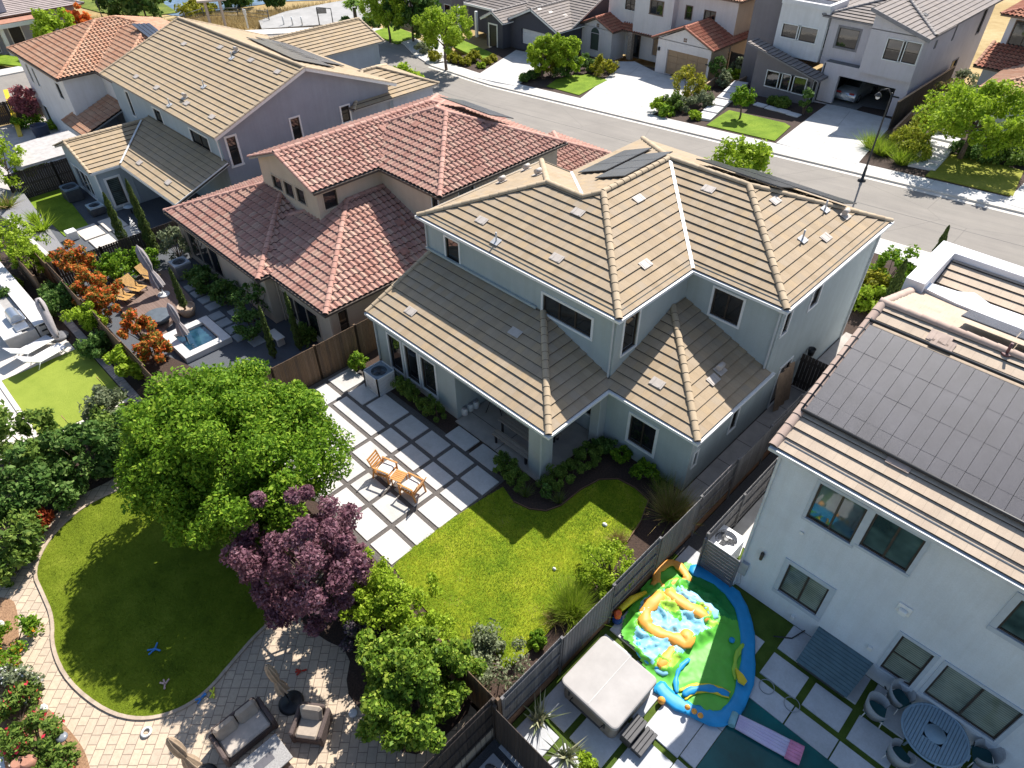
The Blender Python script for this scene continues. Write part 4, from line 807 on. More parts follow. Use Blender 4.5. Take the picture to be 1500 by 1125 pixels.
# --- modern house with open garage
zf = 0.0; LIL = stucco('pale_grey_stucco', (.58, .54, .565)); DST = stucco('mauve_grey_stucco', (.21, .19, .20)); WTW = stucco('bright_white_stucco', (.70, .69, .70)); GTRM = M('grey_window_trim', (.24, .225, .235), .7)
Yc = 59.3
segs = [((-23.3, Yc), (-16.4, Yc), -1, 3.0, [(1229, 111, 1297, 173, dict(open=1, rec=.35))]), ((-16.4, Yc), (-16.4, 75), -1, 6.1, [(1373, 60, 1368, 70, dict(bars=0, trim=.08, trimmat=GTRM)), (1405, 32, 1394, 58, dict(bars=0, trim=.08, trimmat=GTRM)), (1404, 85, 1390, 104, dict(bars=0, trim=.08, trimmat=GTRM)), ('w', 13, 13.8, 3.8, 5.6, dict(bars=0, trim=.08, trimmat=GTRM)), ('w', 3, 4.1, 0, 1.6, dict(bars=0, trim=.08, trimmat=GTRM))]),
 ((-20.3, Yc-.35), (-16.35, Yc-.35), 2.9, 6.0, [(1302, 56, 1318, 91, dict(bars=0, hbar=True, trim=.06, trimmat=WHITE)), (1325.5, 60, 1340, 95, dict(bars=0, hbar=True, trim=.06, trimmat=WHITE))]), ((-20.3, Yc+3), (-20.3, Yc-.35), 2.9, 7.0), ((-16.35, Yc-.35), (-16.35, Yc), 2.9, 6.0),
 ((-24, Yc+.9), (-20.3, Yc+.9), 2.5, 6.0, [(1231, 40, 1252, 73, dict(bars=0, trim=.16, trimmat=GTRM))]),
 ((-28.6, 58.2), (-23.3, 58.2), -1, 2.0, [(1125, 103, 1141, 130, dict(bars=0, trim=.07)), (1143, 107, 1158, 134, dict(bars=0, trim=.07)), (1160, 111, 1176, 139, dict(bars=0, trim=.07))], 1), ((-23.3, 58.2), (-23.3, Yc), -1, 2.2, [('d', .2, .9, .1, 1.95, dict(bars=0, door=1, trim=.05))], 1), ((-28.6, 66), (-28.6, 58.2), -1, 3.0, (), 1),
 ((-28.2, 59.9), (-24.1, 59.9), 2.6, 6.4, [(1148, 34, 1168, 58, dict(bars=0, trim=.08)), (1171, 38, 1193, 64, dict(bars=0, trim=.08))], 2), ((-24.1, 59.9), (-24.1, 63), 2.6, 6.4, [('w', .25, 1.3, 3.6, 5.1, dict(bars=0, trim=.07))], 2), ((-28.2, 63), (-28.2, 59.9), 2.6, 6.4, (), 2), ((-24.1, 63), (-28.2, 63), 2.6, 6.4, (), 2),
 ((-31.0, 60.6), (-28.2, 60.6), -1, 6.6, (), 1), ((-31, 66), (-31, 60.6), -1, 6.6, (), 1), ((-28.2, 60.6), (-28.2, 63), 3, 6.6, (), 1),
 ((-16.4, 75), (-28.6, 75), -1, 6.0), ((-28.6, 75), (-28.6, 63), -1, 6.0)]
hf3 = house('two_storey_house', 'modern pale grey house with a silver car inside its open garage', (-22, 66, 0), [LIL, DST, WTW], segs, 0)
m = MB(); m.box(-28.2, -24.1, 59.75, 60.1, 6.4, 6.75); m.box(-24.4, -24.08, 60.1, 63, 6.4, 6.75); m.box(-28.22, -27.9, 60.1, 63, 6.4, 6.75); m.build('parapet', WTW, hf3)
m = MB(); m.box(-30.95, -28.25, 60.65, 65.9, 6.3, 6.5); m.build('flat_roof', GTRM, hf3)
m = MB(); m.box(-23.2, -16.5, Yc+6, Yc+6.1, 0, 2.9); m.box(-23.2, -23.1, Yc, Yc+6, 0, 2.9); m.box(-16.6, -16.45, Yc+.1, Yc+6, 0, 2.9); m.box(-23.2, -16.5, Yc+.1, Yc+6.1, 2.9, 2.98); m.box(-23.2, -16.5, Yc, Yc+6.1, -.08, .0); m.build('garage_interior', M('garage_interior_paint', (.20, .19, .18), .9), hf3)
m = MB(); m.box(-20.3, -16.35, Yc-.33, Yc-.002, 2.86, 2.9); m.build('soffit', LIL, hf3)
rg = [TILE_SLATE, BUTT, GTRM, CAP_SL]
m = MB(); hipblock(m, -24.6, -16.0, 59.8, 76, 6.05, .33, 'flat', gable='', axis='y')
e = Yc-.75; roof_plane(m, (-15.95, 58.5, 6.0), (-15.95, 66, 6.0), [[(-15.95, e, 6.0), (-15.95, 64, 6.0), (-20.6, 64, 6.0+4.65*.3), (-20.6, e, 6.0+4.65*.3)]]); hipblock(m, -31, -24, 63, 76, 6.0, .33, 'flat', axis='y'); m.build('roof', rg, hf3)
m = MB(); m.face([(-20.3, Yc-.35, 5.95), (-16.35, Yc-.35, 5.95), (-20.3, Yc-.35, 7.15)]); m.build('gable_wall', LIL, hf3)
m = MB(); m.beam((-20.62, e-.02, 7.3), (-15.9, e-.02, 5.92), .05, .26); m.beam((-20.62, e, 7.3), (-20.62, 64, 7.3), .05, .2); m.build('fascia', GTRM, hf3)
m = MB(); z0, zz = 3.55, 1.95
roof_plane(m, (-22.6, 57.6, zz), (-22.6, 61, zz), [[(-22.6, 57.6, zz), (-22.6, 59.25, zz), (-29.4, 59.25, z0+.1), (-29.4, 57.6, z0+.1)]]); m.build('porch_roof', [TILE_SLATE, BUTT, GTRM, CAP_SL], hf3)
m = MB(); m.face([(-28.6, 58.2, 2.0), (-23.3, 58.2, 2.0), (-23.3, 58.2, 2.08), (-28.6, 58.2, 3.4)]); m.build('gable_wall', DST, hf3)
vents(hf3, (-16, 60, 6.05), Vector((.33, 0, 1)).normalized(), [(1355, 22)], BLACK); 
p = onY(1312, 142, Yc); m = MB(); m.box(p.x-.25, p.x+.25, Yc-.03, Yc-.002, p.z-.06, p.z+.06, .01); m.build('house_number_plate', BLACK, hf3)
p = onY(1185, 123, 58.2); m = MB(); m.box(p.x-.08, p.x+.08, 58.05, 58.198, p.z-.18, p.z+.18, .02); m.build('wall_light', BLACK, hf3)
# --- white house with dark red porch roof, top right corner
zf = .9; segs = [((-12.9, 65), (2, 65), zf-.8, 7.1, [(1490, 30, 1512, 72, dict(bars=1, trim=.06, trimmat=BRW))]), ((-12.9, 76), (-12.9, 65), zf-.8, 7.1), ((2, 65), (2, 76), zf, 7.1), ((2, 76), (-12.9, 76), zf, 7.1), ((-12.8, 62.7), (2, 62.7), zf-.8, 4.1), ((-12.8, 70), (-12.8, 62.7), zf-.8, 4.1), ((-10.9, 57.4), (4, 57.4), zf-.8, 4.1), ((-10.9, 62.7), (-10.9, 57.4), zf-.8, 4.1)]
hf4 = house('two_storey_house', 'white stucco house with dark red tile porch roof, beside the open garage house', (-5, 67, zf), WST, segs, zf)
m = MB(); hipblock(m, -13.5, 2.5, 64.4, 76.5, 7.1, .33, 'barrel', axis='x'); m.build('roof', [TILE_BRICKRED, BUTT, BRW, CAP_BR], hf4)
m = MB(); roof_plane(m, (-13.4, 62.1, 4.05), (2, 62.1, 4.05), [[(-13.4, 62.1, 4.05), (2, 62.1, 4.05), (2, 65, 5.1), (-13.4, 65, 5.1)]], 'barrel'); cap(m, (-13.3, 62.1, 4.1), (-13.3, 65, 5.15)); m.build('porch_roof', [TILE_BRICKRED, BUTT, BRW, CAP_ORG], hf4)
m = MB(); hipblock(m, -11.4, 5, 57, 64, 4.1, .33, 'barrel', axis='x'); m.build('garage_roof', [TILE_ORG, BUTT, BRW, CAP_ORG], hf4)
pv(hf4, [(-7.8, 57.6, 4.1+.2), (1.5, 57.6, 4.1+.2), (1.5, 59.4, 4.1+2.4*.33), (-7.8, 59.4, 4.1+2.4*.33)], 1, 5, lift=.2)
# --- mid house behind the curbside tree (dark grey) and the far left house
zf = -2.2; MG = stucco('slate_grey_stucco', (.22, .21, .24))
segs = [((-78, 60), (-69.5, 60), zf, 1.5, [(651, 6, 660, 20, dict(bars=0, trim=.06))]), ((-69.5, 60), (-69.5, 76), zf, 1.5), ((-69.5, 76), (-78, 76), zf, 1.5), ((-78, 76), (-78, 60), zf, 1.5)]
hf5 = house('single_storey_house', 'slate grey house half hidden behind the bright green street tree', (-74, 68, zf), MG, segs, zf)
m = MB(); hipblock(m, -78.5, -69, 59.5, 76.5, 1.5, .4, 'flat', axis='y'); m.build('roof', rs, hf5)
zf = -2.6; CG = stucco('cool_grey_stucco', (.36, .37, .43)); segs = [((-98.2, 11), (-98.2, 27), zf, 1.2, [('w', 1.2, 3.0, -2.0, .2, dict(bars=1, trim=.1)), ('w', 5, 7.0, -2.2, .2, dict(bars=1, trim=.1)), ('d', 8.6, 9.8, -2.5, .0, dict(bars=0, trim=.1, pane=BLACK))]), ((-98.2, 27), (-112, 27), zf, 1.2), ((-112, 11), (-98.2, 11), zf, 1.2), ((-112, 27), (-112, 11), zf, 1.2),
 ((-103, 16.8), (-98.1, 16.8), .5, 3.4), ((-98.1, 16.8), (-98.1, 20.2), .5, 3.4, [('w', .4, 1.5, 1.5, 2.9, dict(bars=0, trim=.08))]), ((-98.1, 20.2), (-103, 20.2), .5, 3.4)]
hf6 = house('two_storey_house', 'grey house with columned porch in the top left corner across the cross street', (-104, 19, zf), CG, segs, zf)
m = MB(); hipblock(m, -113, -97.3, 10, 28, 1.2, .26, 'flat', axis='y'); m.build('roof', [tilemat('taupe_tile', [(.40, .335, .315), (.46, .385, .365)]), BUTT, BRW, CAP_SL], hf6)
m = MB(); m.box(-103, -98, 16.75, 20.25, 3.4, 3.55); m.build('tower_roof', GTRM, hf6)
m = MB(); m.box(-98.1, -95.2, 10.5, 22.3, .5, .92); m.build('porch_roof', WHITE, hf6); m = MB(); m.box(-98.1, -95.2, 10.5, 22.3, .922, .97); m.build('porch_covering', M('rust_flat_roofing', (.42, .2, .13), .8), hf6)
for y in (11, 14.8, 18.4, 21.8):
    m = MB(); m.box(-95.95, -95.55, y-.2, y+.2, zf, .5, .02); m.build('porch_post', WHITE, hf6)
# ============================================================ GROUND, STREET, YARDS
def zg(x, y=0):
    b = -0.75 if x > -20 else (-0.75-(-20-x)/28*1.95 if x > -48 else -2.7)
    if x < -22.5 and y < 5.5: b = min(b, -.75)
    return b - (.6 if y > 80 else 0) + (.5*math.sin(x*.05)*math.sin(y*.06)+.02*(y-75) if y > 80 else 0)
DRY = turfmat('dry_golden_grass', [(.25, (.24, .165, .065)), (.45, (.38, .27, .12)), (.62, (.48, .37, .19)), (.8, (.54, .45, .27))], .12, 1.1)
xs = [-420, -320, -240, -180, -150, -130, -115, -105, -98]+list(range(-90, 41, 5))+[60, 90, 140, 220]; ys = [-160, -80, -40, -15, 0, 15, 30, 45, 60, 75, 82, 90, 100, 115, 130, 160, 200, 260, 340, 460]
m = MB(); pts = [(x, y, zg(x, y)) for y in ys for x in xs]; nx = len(xs)
m.idx(pts, [(j*nx+i, j*nx+i+1, (j+1)*nx+i+1, (j+1)*nx+i) for j in range(len(ys)-1) for i in range(nx-1)]); m.build('ground', DRY, kind='structure')
def sheet(name, poly, mat, th=.12, down=None):
    """poly: 3-D points of the top; a slab of thickness th"""
    m = MB(); m.prism([tuple(p) for p in poly], -th, 0); return m.build(name, mat, kind='structure')
def S(pts, dz=0): return [tuple(atS(x, y, dz)) for x, y in pts]
def Gp(pts, z): return [tuple(at(x, y, z)) for x, y in pts]
def along(xa, xb, y0, y1, dz, step=3.0):
    n = max(1, int((xb-xa)/step)); xsn = [xa+(xb-xa)*i/n for i in range(n+1)]
    return xsn, [(x, y0, street_z(x)+dz) for x in xsn]+[(x, y1, street_z(x)+dz) for x in reversed(xsn)]
def strip(name, xa, xb, y0, y1, dz, mat, th=.25):
    m = MB(); n = max(1, round((xb-xa)/3.0)); X = [xa+(xb-xa)*i/n for i in range(n+1)]
    top = [(x, y, street_z(x)+dz) for x in X for y in (y0, y1)]; k = len(top); bot = [(a, b, c-th) for a, b, c in top]
    f = []
    for i in range(n): a = 2*i; f += [(a, a+2, a+3, a+1), (k+a, k+a+1, k+a+3, k+a+2), (a, k+a, k+a+2, a+2), (a+1, a+3, k+a+3, k+a+1)]
    f += [(0, 1, k+1, k), (2*n, k+2*n, k+2*n+1, 2*n+1)]
    m.idx(top+bot, f); return m.build(name, mat, kind='structure')
strip('street', -62, 16, 38.7, 47.1, 0, ASPH)
strip('sidewalk', -58.5, 16, 47.28, 48.75, .13, SIDEW, .4); strip('sidewalk', -58.5, 16, 37.0, 38.52, .13, SIDEW, .4)
KERB = M('pale_kerb_concrete', (.60, .56, .50), .85, .08, 1.2, .2, 70)
strip('kerb', -58.5, 16, 47.06, 47.28, .12, KERB, .4); strip('kerb', -58.5, 16, 38.52, 38.74, .12, KERB, .4); strip('gutter_pan', -58.5, 16, 46.66, 47.06, .008, KERB, .1); strip('gutter_pan', -58.5, 16, 38.74, 39.1, .008, KERB, .1)
m = MB()
for x in range(-58, 16, 2):
    zz = street_z(x)+.131; m.idx([(x-.012, 47.3, zz+.002), (x+.012, 47.3, zz+.002), (x+.012, 48.74, zz+.002), (x-.012, 48.74, zz+.002)], [(0, 1, 2, 3)])
m.build('sidewalk_joint', M('dark_joint_line', (.30, .29, .27), .9), kind='structure')  # thin dark strips drawn as the joints in the concrete
strip('street_seam', -62, 16, 42.85, 42.89, .004, M('asphalt_seam', (.13, .125, .12), .9), .003)
CR_ST = [(-87.5, 14), (-86.8, 23), (-85.5, 32), (-83.2, 39), (-77.5, 46.5), (-71.8, 51), (-66.5, 50.0), (-62.5, 48.2), (-58.5, 47.1), (-58, 38.7), (-64, 37.5), (-70, 32), (-74, 26), (-75.5, 20), (-76, 9), (-86, 9)]
sheet('street', [(x, y, -1.915) for x, y in CR_ST], ASPH, .2)
def ribbon(name, path, w, z, mat, th=.25):
    m = MB(); P = [Vector((x, y, 0)) for x, y in path]; L = []; R = []
    for i, p in enumerate(P):
        t = (P[min(i+1, len(P)-1)]-P[max(i-1, 0)]).normalized(); nn = Vector((-t.y, t.x, 0)); L.append(p+nn*w[0]); R.append(p+nn*w[1])
    n = len(P); top = [(q.x, q.y, z) for q in L]+[(q.x, q.y, z) for q in R]; bot = [(a, b, c-th) for a, b, c in top]; k = 2*n; f = []
    for i in range(n-1): f += [(i, n+i, n+i+1, i+1), (k+i, k+i+1, k+n+i+1, k+n+i), (i, i+1, k+i+1, k+i), (n+i, k+n+i, k+n+i+1, n+i+1)]
    f += [(0, k, k+n, n), (n-1, 2*n-1, k+2*n-1, k+n-1)]
    m.idx(top+bot, f); return m.build(name, mat, kind='structure')
ribbon('kerb', CR_ST[:9], (0, .3), -1.80, KERB, .4); ribbon('sidewalk', CR_ST[:9], (.302, 2.1), -1.79, SIDEW, .4)
# land behind the sidewalk bend, then pond and dry grass
POND = glassmat('pond_water', (.05, .085, .13), .08)
pw = [at(x, y, -3.0) for x, y in ((150, -8), (225, 22), (262, 28), (300, 22), (360, 14), (420, 6), (480, 4), (500, -14), (330, -30))]
sheet('pond', [(p.x, p.y, -2.64) for p in pw], POND, .05)
BANK = turfmat('green_pond_bank', [(.3, (.05, .07, .02)), (.5, (.13, .17, .03)), (.75, (.30, .31, .06))], .5, 3)
pb = [at(x, y, -2.9) for x, y in ((75, -8), (90, 6), (150, 22), (215, 27), (262, 22), (240, 8), (200, -2), (150, -14))]
sheet('pond_bank', [(p.x, p.y, -2.6) for p in pb], BANK, .08)
MSOIL = M('dark_pond_mud', (.10, .085, .05), .9, .3, 2)
pk = [at(x, y, -2.65) for x, y in ((385, 48), (380, 36), (420, 22), (480, 10), (545, -2), (600, -6), (610, 6), (560, 14), (535, 30), (540, 44), (470, 42))]
sheet('path', [(p.x, p.y, -2.2) for p in pk], M('trail_asphalt', (.36, .35, .335), .9, .1, .6), .5)
# ---- lots across the street: bark beds, driveways, lawns
strip('garden_bed', -58.5, -49.6, 48.75, 58.5, .11, MULCH); strip('garden_bed', -49.6, 16, 48.75, 60.5, .10, MULCH)
LAWNF = turfmat('front_lawn_grass', [(.25, (.07, .12, .01)), (.5, (.16, .25, .02)), (.75, (.28, .36, .04))], .8, 10)
LAWNY = turfmat('yellowing_lawn_grass', [(.25, (.14, .165, .02)), (.5, (.27, .28, .04)), (.75, (.42, .36, .09))], .5, 6)
DRV = slabmat('driveway_concrete', (.53, .515, .49), (.57, .555, .53))
for nm, pts in (('driveway', [(694, 113), (756, 73), (812, 84), (757, 126)]), ('driveway', [(850, 144), (909, 98), (897, 90), (930, 90), (962, 106), (1031, 123), (952, 170)]), ('driveway', [(1137, 209), (1190, 168), (1214, 151), (1312, 176), (1256, 240)]),
                ('driveway', [(1470, 297), (1500, 268), (1540, 276), (1540, 318)]), ('driveway', [(600, 72), (650, 47), (668, 60), (640, 92)])):
    sheet(nm, S(pts, .145), DRV, .3)
m = MB()
for a, b in (((784, 105), (729, 92)), ((728, 120), (790, 79)), ((945, 158), (870, 130)), ((1000, 137), (907, 167)), ((935, 98), (880, 145)), ((1195, 192), (1283, 211)), ((1245, 163), (1195, 224)), ((1165, 188), (1275, 216))):
    p, q = atS(*a, .148), atS(*b, .148); m.beam(p, q, .03, .006)
m.build('driveway_joint', MATS['dark_joint_line'], kind='structure')
for nm, pts, mt in (('lawn', [(801, 126), (815, 116), (836, 110), (862, 109), (890, 117), (848, 139)], LAWNF), ('lawn', [(1035, 183), (1052, 171), (1068, 161), (1150, 180), (1158, 185), (1135, 206)], LAWNF), ('lawn', [(1356, 257), (1378, 234), (1398, 224), (1500, 250), (1484, 287)], LAWNY),
                    ('lawn', [(540, 48), (575, 37), (615, 53), (582, 63)], LAWNF), ('lawn', [(664, 68), (672, 56), (722, 78), (708, 88)], LAWNF), ('lawn', [(-45, 87), (-10, 78), (25, 83), (40, 98)], LAWNF)):
    sheet(nm, S(pts, .165), mt, .2)
STEP = M('pale_step_concrete', (.60, .58, .57), .85, .05, 2)
def steps(label, p, q, n, w, rise):
    t = thing('garden_steps', label, 'steps', (p[0], p[1], p[2])); P, Q = Vector(p), Vector(q); d = (Q-P); dn = Vector((d.x, d.y, 0)).normalized(); sd = Vector((dn.y, -dn.x, 0))
    for i in range(n):
        c = P+d*((i+.5)/n)+Vector((0, 0, rise*i/n)); m = MB(); m.obox(c, dn, sd, Vector((0, 0, 1)), d.length/n/2-.06, w/2, .16, .02); m.build('step', STEP, t)
a, b = atS(1029, 176, .15), atS(1085, 129, .15); steps('grey concrete steps climbing beside the round bushes to the modern house', a, b, 6, 1.25, .5)
a, b = atS(1349, 247, .15), atS(1397, 196, .2); steps('white concrete slab steps climbing beside the clipped yellow green bushes', a, b, 7, 1.7, .7)
for i, (x, y) in enumerate(((1114, 153), (1131, 158), (1147, 162), (1163, 167))):
    p = atS(x, y, .2); m = MB(); m.box(p.x-.5, p.x+.5, p.y-.38, p.y+.38, p.z-.1, p.z, .02)
    tag(m.build('stepping_slab', STEP), 'white rectangular stepping slab in dark bark before the mauve grey wall', 'paving slab', 'stepping slabs before the modern house')
# ---- near lots
sheet('garden_bed', [(-22.45, 5.4, 0), (-5.97, 5.4, 0), (-5.97, 30, 0), (-22.45, 30, 0)], MULCH, 1.2)
sheet('front_yard', [(-22.45, 30, -.02), (-5.97, 30, -.02), (-5.97, 37, street_z(-5.97)+.11), (-22.45, 37, street_z(-22.45)+.11)], MULCH, 1.0)
sheet('driveway', [(-20.5, 30, .05), (-14.5, 30, .05), (-14.5, 37.05, street_z(-14.5)+.14), (-20.5, 37.05, street_z(-20.5)+.14)], DRV, .4)
sheet('front_yard', [(-5.95, 24.5, -.42), (13, 24.5, -.42), (13, 37, 1.5), (-5.95, 37, street_z(-5.95)+.10)], CONC, .8)
TURFD = turfmat('artificial_turf_strip', [(.3, (.05, .085, .012)), (.6, (.10, .15, .025)), (.8, (.14, .19, .04))], 2, 30)
sheet('turf_base', [(-5.93, -2, -.44), (13, -2, -.44), (13, 16, -.44), (-5.93, 16, -.44)], TURFD, .8)
sheet('gravel_strip', [(-5.93, 14.0, -.43), (-5.05, 14.0, -.43), (-5.05, 28, -.43), (-5.93, 28, -.43)], GRAVEL, .3)
sheet('path', [(-5.03, 15.9, -.42), (-3.9, 15.9, -.42), (-3.9, 28, -.42), (-5.03, 28, -.42)], CONC, .3)
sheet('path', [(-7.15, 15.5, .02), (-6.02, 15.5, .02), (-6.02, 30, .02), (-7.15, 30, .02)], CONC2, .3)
m = MB()
for y in (17.1, 18.55, 20.0, 21.5, 23, 24.5): m.box(-7.15, -6.03, y-.012, y+.012, .019, .024)
m.build('path_joint', PGRAVEL, kind='structure')
LGRAV = M('slate_gravel', (.13, .14, .155), .95, .35, 50, .8, 60, col2=(.05, .055, .065))
sheet('gravel_yard', [(-40.8, 5.2, -.62), (-22.5, 5.2, -.62), (-22.5, 29, -.62), (-40.8, 29, -.62)], LGRAV, 1.4)
sheet('front_yard', [(-40.8, 29, -.62), (-22.5, 29, -.62), (-22.5, 37, street_z(-22.5)+.1), (-40.8, 37, street_z(-40.8)+.1)], CONC, 1.0)
sheet('gravel_yard', [(-55.4, 5.2, -1.53), (-40.85, 5.2, -1.53), (-40.85, 29, -1.53), (-55.4, 29, -1.53)], LGRAV, 1.0)
sheet('front_yard', [(-56, 29, -1.53), (-40.85, 29, -1.53), (-40.85, 37, street_z(-40.85)+.1), (-56, 37, -1.8)], CONC, .8)
sheet('yard', [(-73, 5.2, -2.02), (-55.45, 5.2, -2.02), (-55.45, 29, -2.02), (-73, 29, -2.02)], M('pale_yard_concrete', (.50, .46, .42), .9, .12, .8), .6)
# main back lawn, patio
lawn = [(576, 829), (600, 805), (650, 768), (690, 741), (737, 713), (752, 735), (775, 746), (800, 749), (822, 741), (850, 718), (878, 703), (905, 702), (930, 715), (950, 733), (938, 765), (918, 795), (898, 835), (872, 858), (828, 898), (790, 940), (750, 975), (715, 985), (693, 968), (650, 922), (610, 878)]
LAWN = turfmat('sunny_lawn_grass', [(.28, (.08, .14, .008)), (.45, (.17, .25, .012)), (.6, (.30, .35, .02)), (.75, (.48, .44, .07))], .75, 9)
lp = Gp(lawn, .04); sheet('lawn', lp, LAWN, .1)
m = MB()     # rusty lawn edging
for (x0, y0), (x1, y1) in zip(lawn[5:15], lawn[6:16]): a, b = at(x0, y0, .04), at(x1, y1, .04); m.beam(a, b, .03, .12)
m.build('lawn_edging', M('rusty_edging', (.16, .085, .05), .8), kind='structure')
sheet('patio_base', [(-22.3, 6.3, .012), (-12.32, 6.3, .012), (-12.32, 11.95, .012), (-16.0, 12.0, .012), (-22.3, 12.0, .012)], PGRAVEL, .2)
m = MB(); gx = [-17.78, -16.44, -15.08, -13.70, -12.40]; gy = [6.45, 7.55, 8.58, 9.65, 10.70, 11.78]; w = .09
SLAB = slabmat('pale_patio_slab', (.52, .50, .475), (.62, .60, .575))
for i in range(4):
    for j in range(5): m.box(gx[i]+w, gx[i+1]-(w if i < 3 else 0), gy[j]+w, gy[j+1]-w, -.05, .05, .012)
for a in ((-20.6, -17.87, 7.64, 9.56), (-20.6, -17.87, 9.74, 10.45), (-19.5, -17.87, 10.68, 11.72), (-20.75, -19.65, 10.4+.2, 11.7), (-22.0, -20.75, 9.3, 10.3), (-22.1, -20.9, 10.5, 11.7), (-20.6, -17.87, 5.6, 7.46), (-15.75, -14.5, 11.87, 12.65), (-14.3, -13.0, 11.87, 12.65)): m.box(*a, -.05, .05, .012)
m.build('patio', SLAB, kind='structure')
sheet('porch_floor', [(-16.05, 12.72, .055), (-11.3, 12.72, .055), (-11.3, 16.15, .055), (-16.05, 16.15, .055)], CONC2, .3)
m = MB(); m.box(-13.69, -13.665, 12.73, 16.1, .05, .061); m.box(-16, -11.4, 13.55, 13.575, .05, .061); m.build('porch_joint', PGRAVEL, kind='structure')
# right lot: pale slabs in turf, pool
PSL = slabmat('pale_blue_white_slab', (.48, .49, .51), (.57, .58, .60))
m = MB(); zt = -.385
xs_ = [-5.75, -4.35, -3.05, -1.72, -.35, 1.0, 2.4, 3.8, 5.2]; ys_ = [5.6, 7.1, 8.6, 10.05]
for i in range(3, len(xs_)-1):
    for (ya, yb_) in ((12.2, 13.1), (13.3, 14.36)): m.box(xs_[i]+.11, xs_[i+1]-.11, ya, yb_, -.6, zt, .01)
    m.box(max(-2.0, xs_[i]+.02), max(-1.9, xs_[i+1]-.02), 11.3, 12.0, -.6, zt, .01)
for (xa, xb) in ((-5.75, -4.7), (-4.5, -3.35), (-3.15, -2.0)):
    for (ya, yb_) in ((3.4, 4.9), (5.1, 6.5), (6.7, 8.2), (8.4, 9.9), (10.1, 11.6), (11.8, 13.2), (13.4, 14.6)):
        if not (ya > 11.9 and xb > -4): m.box(xa, xb, ya, yb_, -.6, zt, .01)
for y in (4, 5.5, 7, 8.5, 9.9): m.box(-1.98, -1.5, y, y+1.38, -.6, zt+.004, .01)
m.build('patio', PSL, kind='structure')
POOL = M('teal_pool_water', (.004, .105, .105), .25, .25, .6, .1, 6, spec=.25)
sheet('pool', [(-1.48, 0, -.40), (9, 0, -.40), (9, 11.29, -.40), (-1.48, 11.29, -.40)], POOL, .3)
# rock bed beside the black fence
sheet('gravel_bed', [(-6.0, -4, -.42), (-2.6, -4, -.42), (-2.6, 5.2, -.42), (-6.0, 5.2, -.42)], GRAVEL, .6)
# tree lot: pavers, curved turf, chip beds
PAV = pavemat('tumbled_tan_pavers', [(.59, .475, .345), (.485, .395, .30)], (.42, .27), (.25, .19, .145), math.radians(45))
sheet('paver_patio', [(-27, -8, 0), (-6.1, -8, 0), (-6.1, 5.25, 0), (-27, 5.25, 0)], PAV, 1.4)
def smooth(p, k=3):
    for _ in range(k):
        q = []; n = len(p)
        for i in range(n):
            a, b = p[i], p[(i+1) % n]; q += [tuple(.75*x+.25*y for x, y in zip(a, b)), tuple(.25*x+.75*y for x, y in zip(a, b))]
        p = q
    return p
TURF2 = turfmat('lush_turf', [(.28, (.07, .105, .007)), (.5, (.15, .20, .012)), (.75, (.25, .29, .03))], 1.1, 16)
turf = smooth([(178, 715), (120, 742), (70, 790), (48, 838), (62, 868), (78, 905), (76, 950), (100, 1000), (155, 1043), (205, 1055), (255, 1045), (300, 1018), (345, 965), (375, 930), (430, 880), (430, 780), (330, 690), (240, 690)], 2)
sheet('lawn', Gp(turf, .02), TURF2, .1)
edge = Gp(turf, .02); m = MB()
for a, b in zip(edge, edge[1:]+edge[:1]):
    if Vector(a).x < -19.5 or True: m.beam(a, b, .10, .07)
m.build('lawn_edging', M('pale_edging_stone', (.47, .37, .28), .9, .15, 4), kind='structure')
bed = smooth([(-40, 830), (18, 828), (40, 800), (62, 770), (110, 728), (170, 700), (260, 640), (330, 560), (200, 500), (80, 600), (-60, 640)], 1)
sheet('garden_bed', Gp(bed, .012), MULCH, .1)
bed2 = smooth([(-60, 880), (16, 872), (26, 895), (27, 930), (33, 985), (48, 1015), (75, 1042), (105, 1072), (128, 1105), (135, 1150), (-40, 1150)], 2)
sheet('chip_bed', Gp(bed2, .014), CHIPS, .1)
bed3 = smooth([(505, 1010), (515, 955), (470, 935), (430, 900), (520, 780), (600, 850), (680, 960), (700, 1030), (640, 1090), (600, 1110), (560, 1075), (528, 1040)], 1)
sheet('garden_bed', Gp(bed3, .010), MULCH, .1)
# putting lot
sheet('yard', [(-45, -6, -.02), (-27.05, -6, -.02), (-27.05, 5.2, -.02), (-45, 5.2, -.02)], MULCH, 1.4)
PUTT = turfmat('putting_green_turf', [(.3, (.21, .275, .035)), (.55, (.28, .34, .05)), (.8, (.32, .38, .06))], 1.2, 25)
sheet('putting_green', [(-32.55, .25, .03), (-27.3, .25, .03), (-27.3, 3.75, .03), (-32.55, 3.75, .03)], PUTT, .1)
CRM = M('cream_paving', (.66, .60, .53), .85, .06, 1.5, .2, 60)
sheet('patio', [(-44, -3, .02), (-32.6, -3, .02), (-32.6, 3.4, .02), (-44, 3.4, .02)], CRM, .2); sheet('patio', [(-32.6, -3, .02), (-27.3, -3, .02), (-27.3, .2, .02), (-32.6, .2, .02)], CRM, .2)
EDG = M('block_edging', (.36, .31, .30), .9, .15, 3, .3, 30)
m = MB()
for i in range(46): m.box(-38.5+i*.26, -38.5+i*.26+.245, 3.8, 4.15, -.02, .075, .012)
m.build('block_edging', EDG, kind='structure')
m = MB(); m.box(-27.28, -27.05, .1, 3.78, -.02, .08, .01); m.box(-32.8, -27.3, .05, .24, -.02, .07, .01); m.build('edging', CRM, kind='structure')
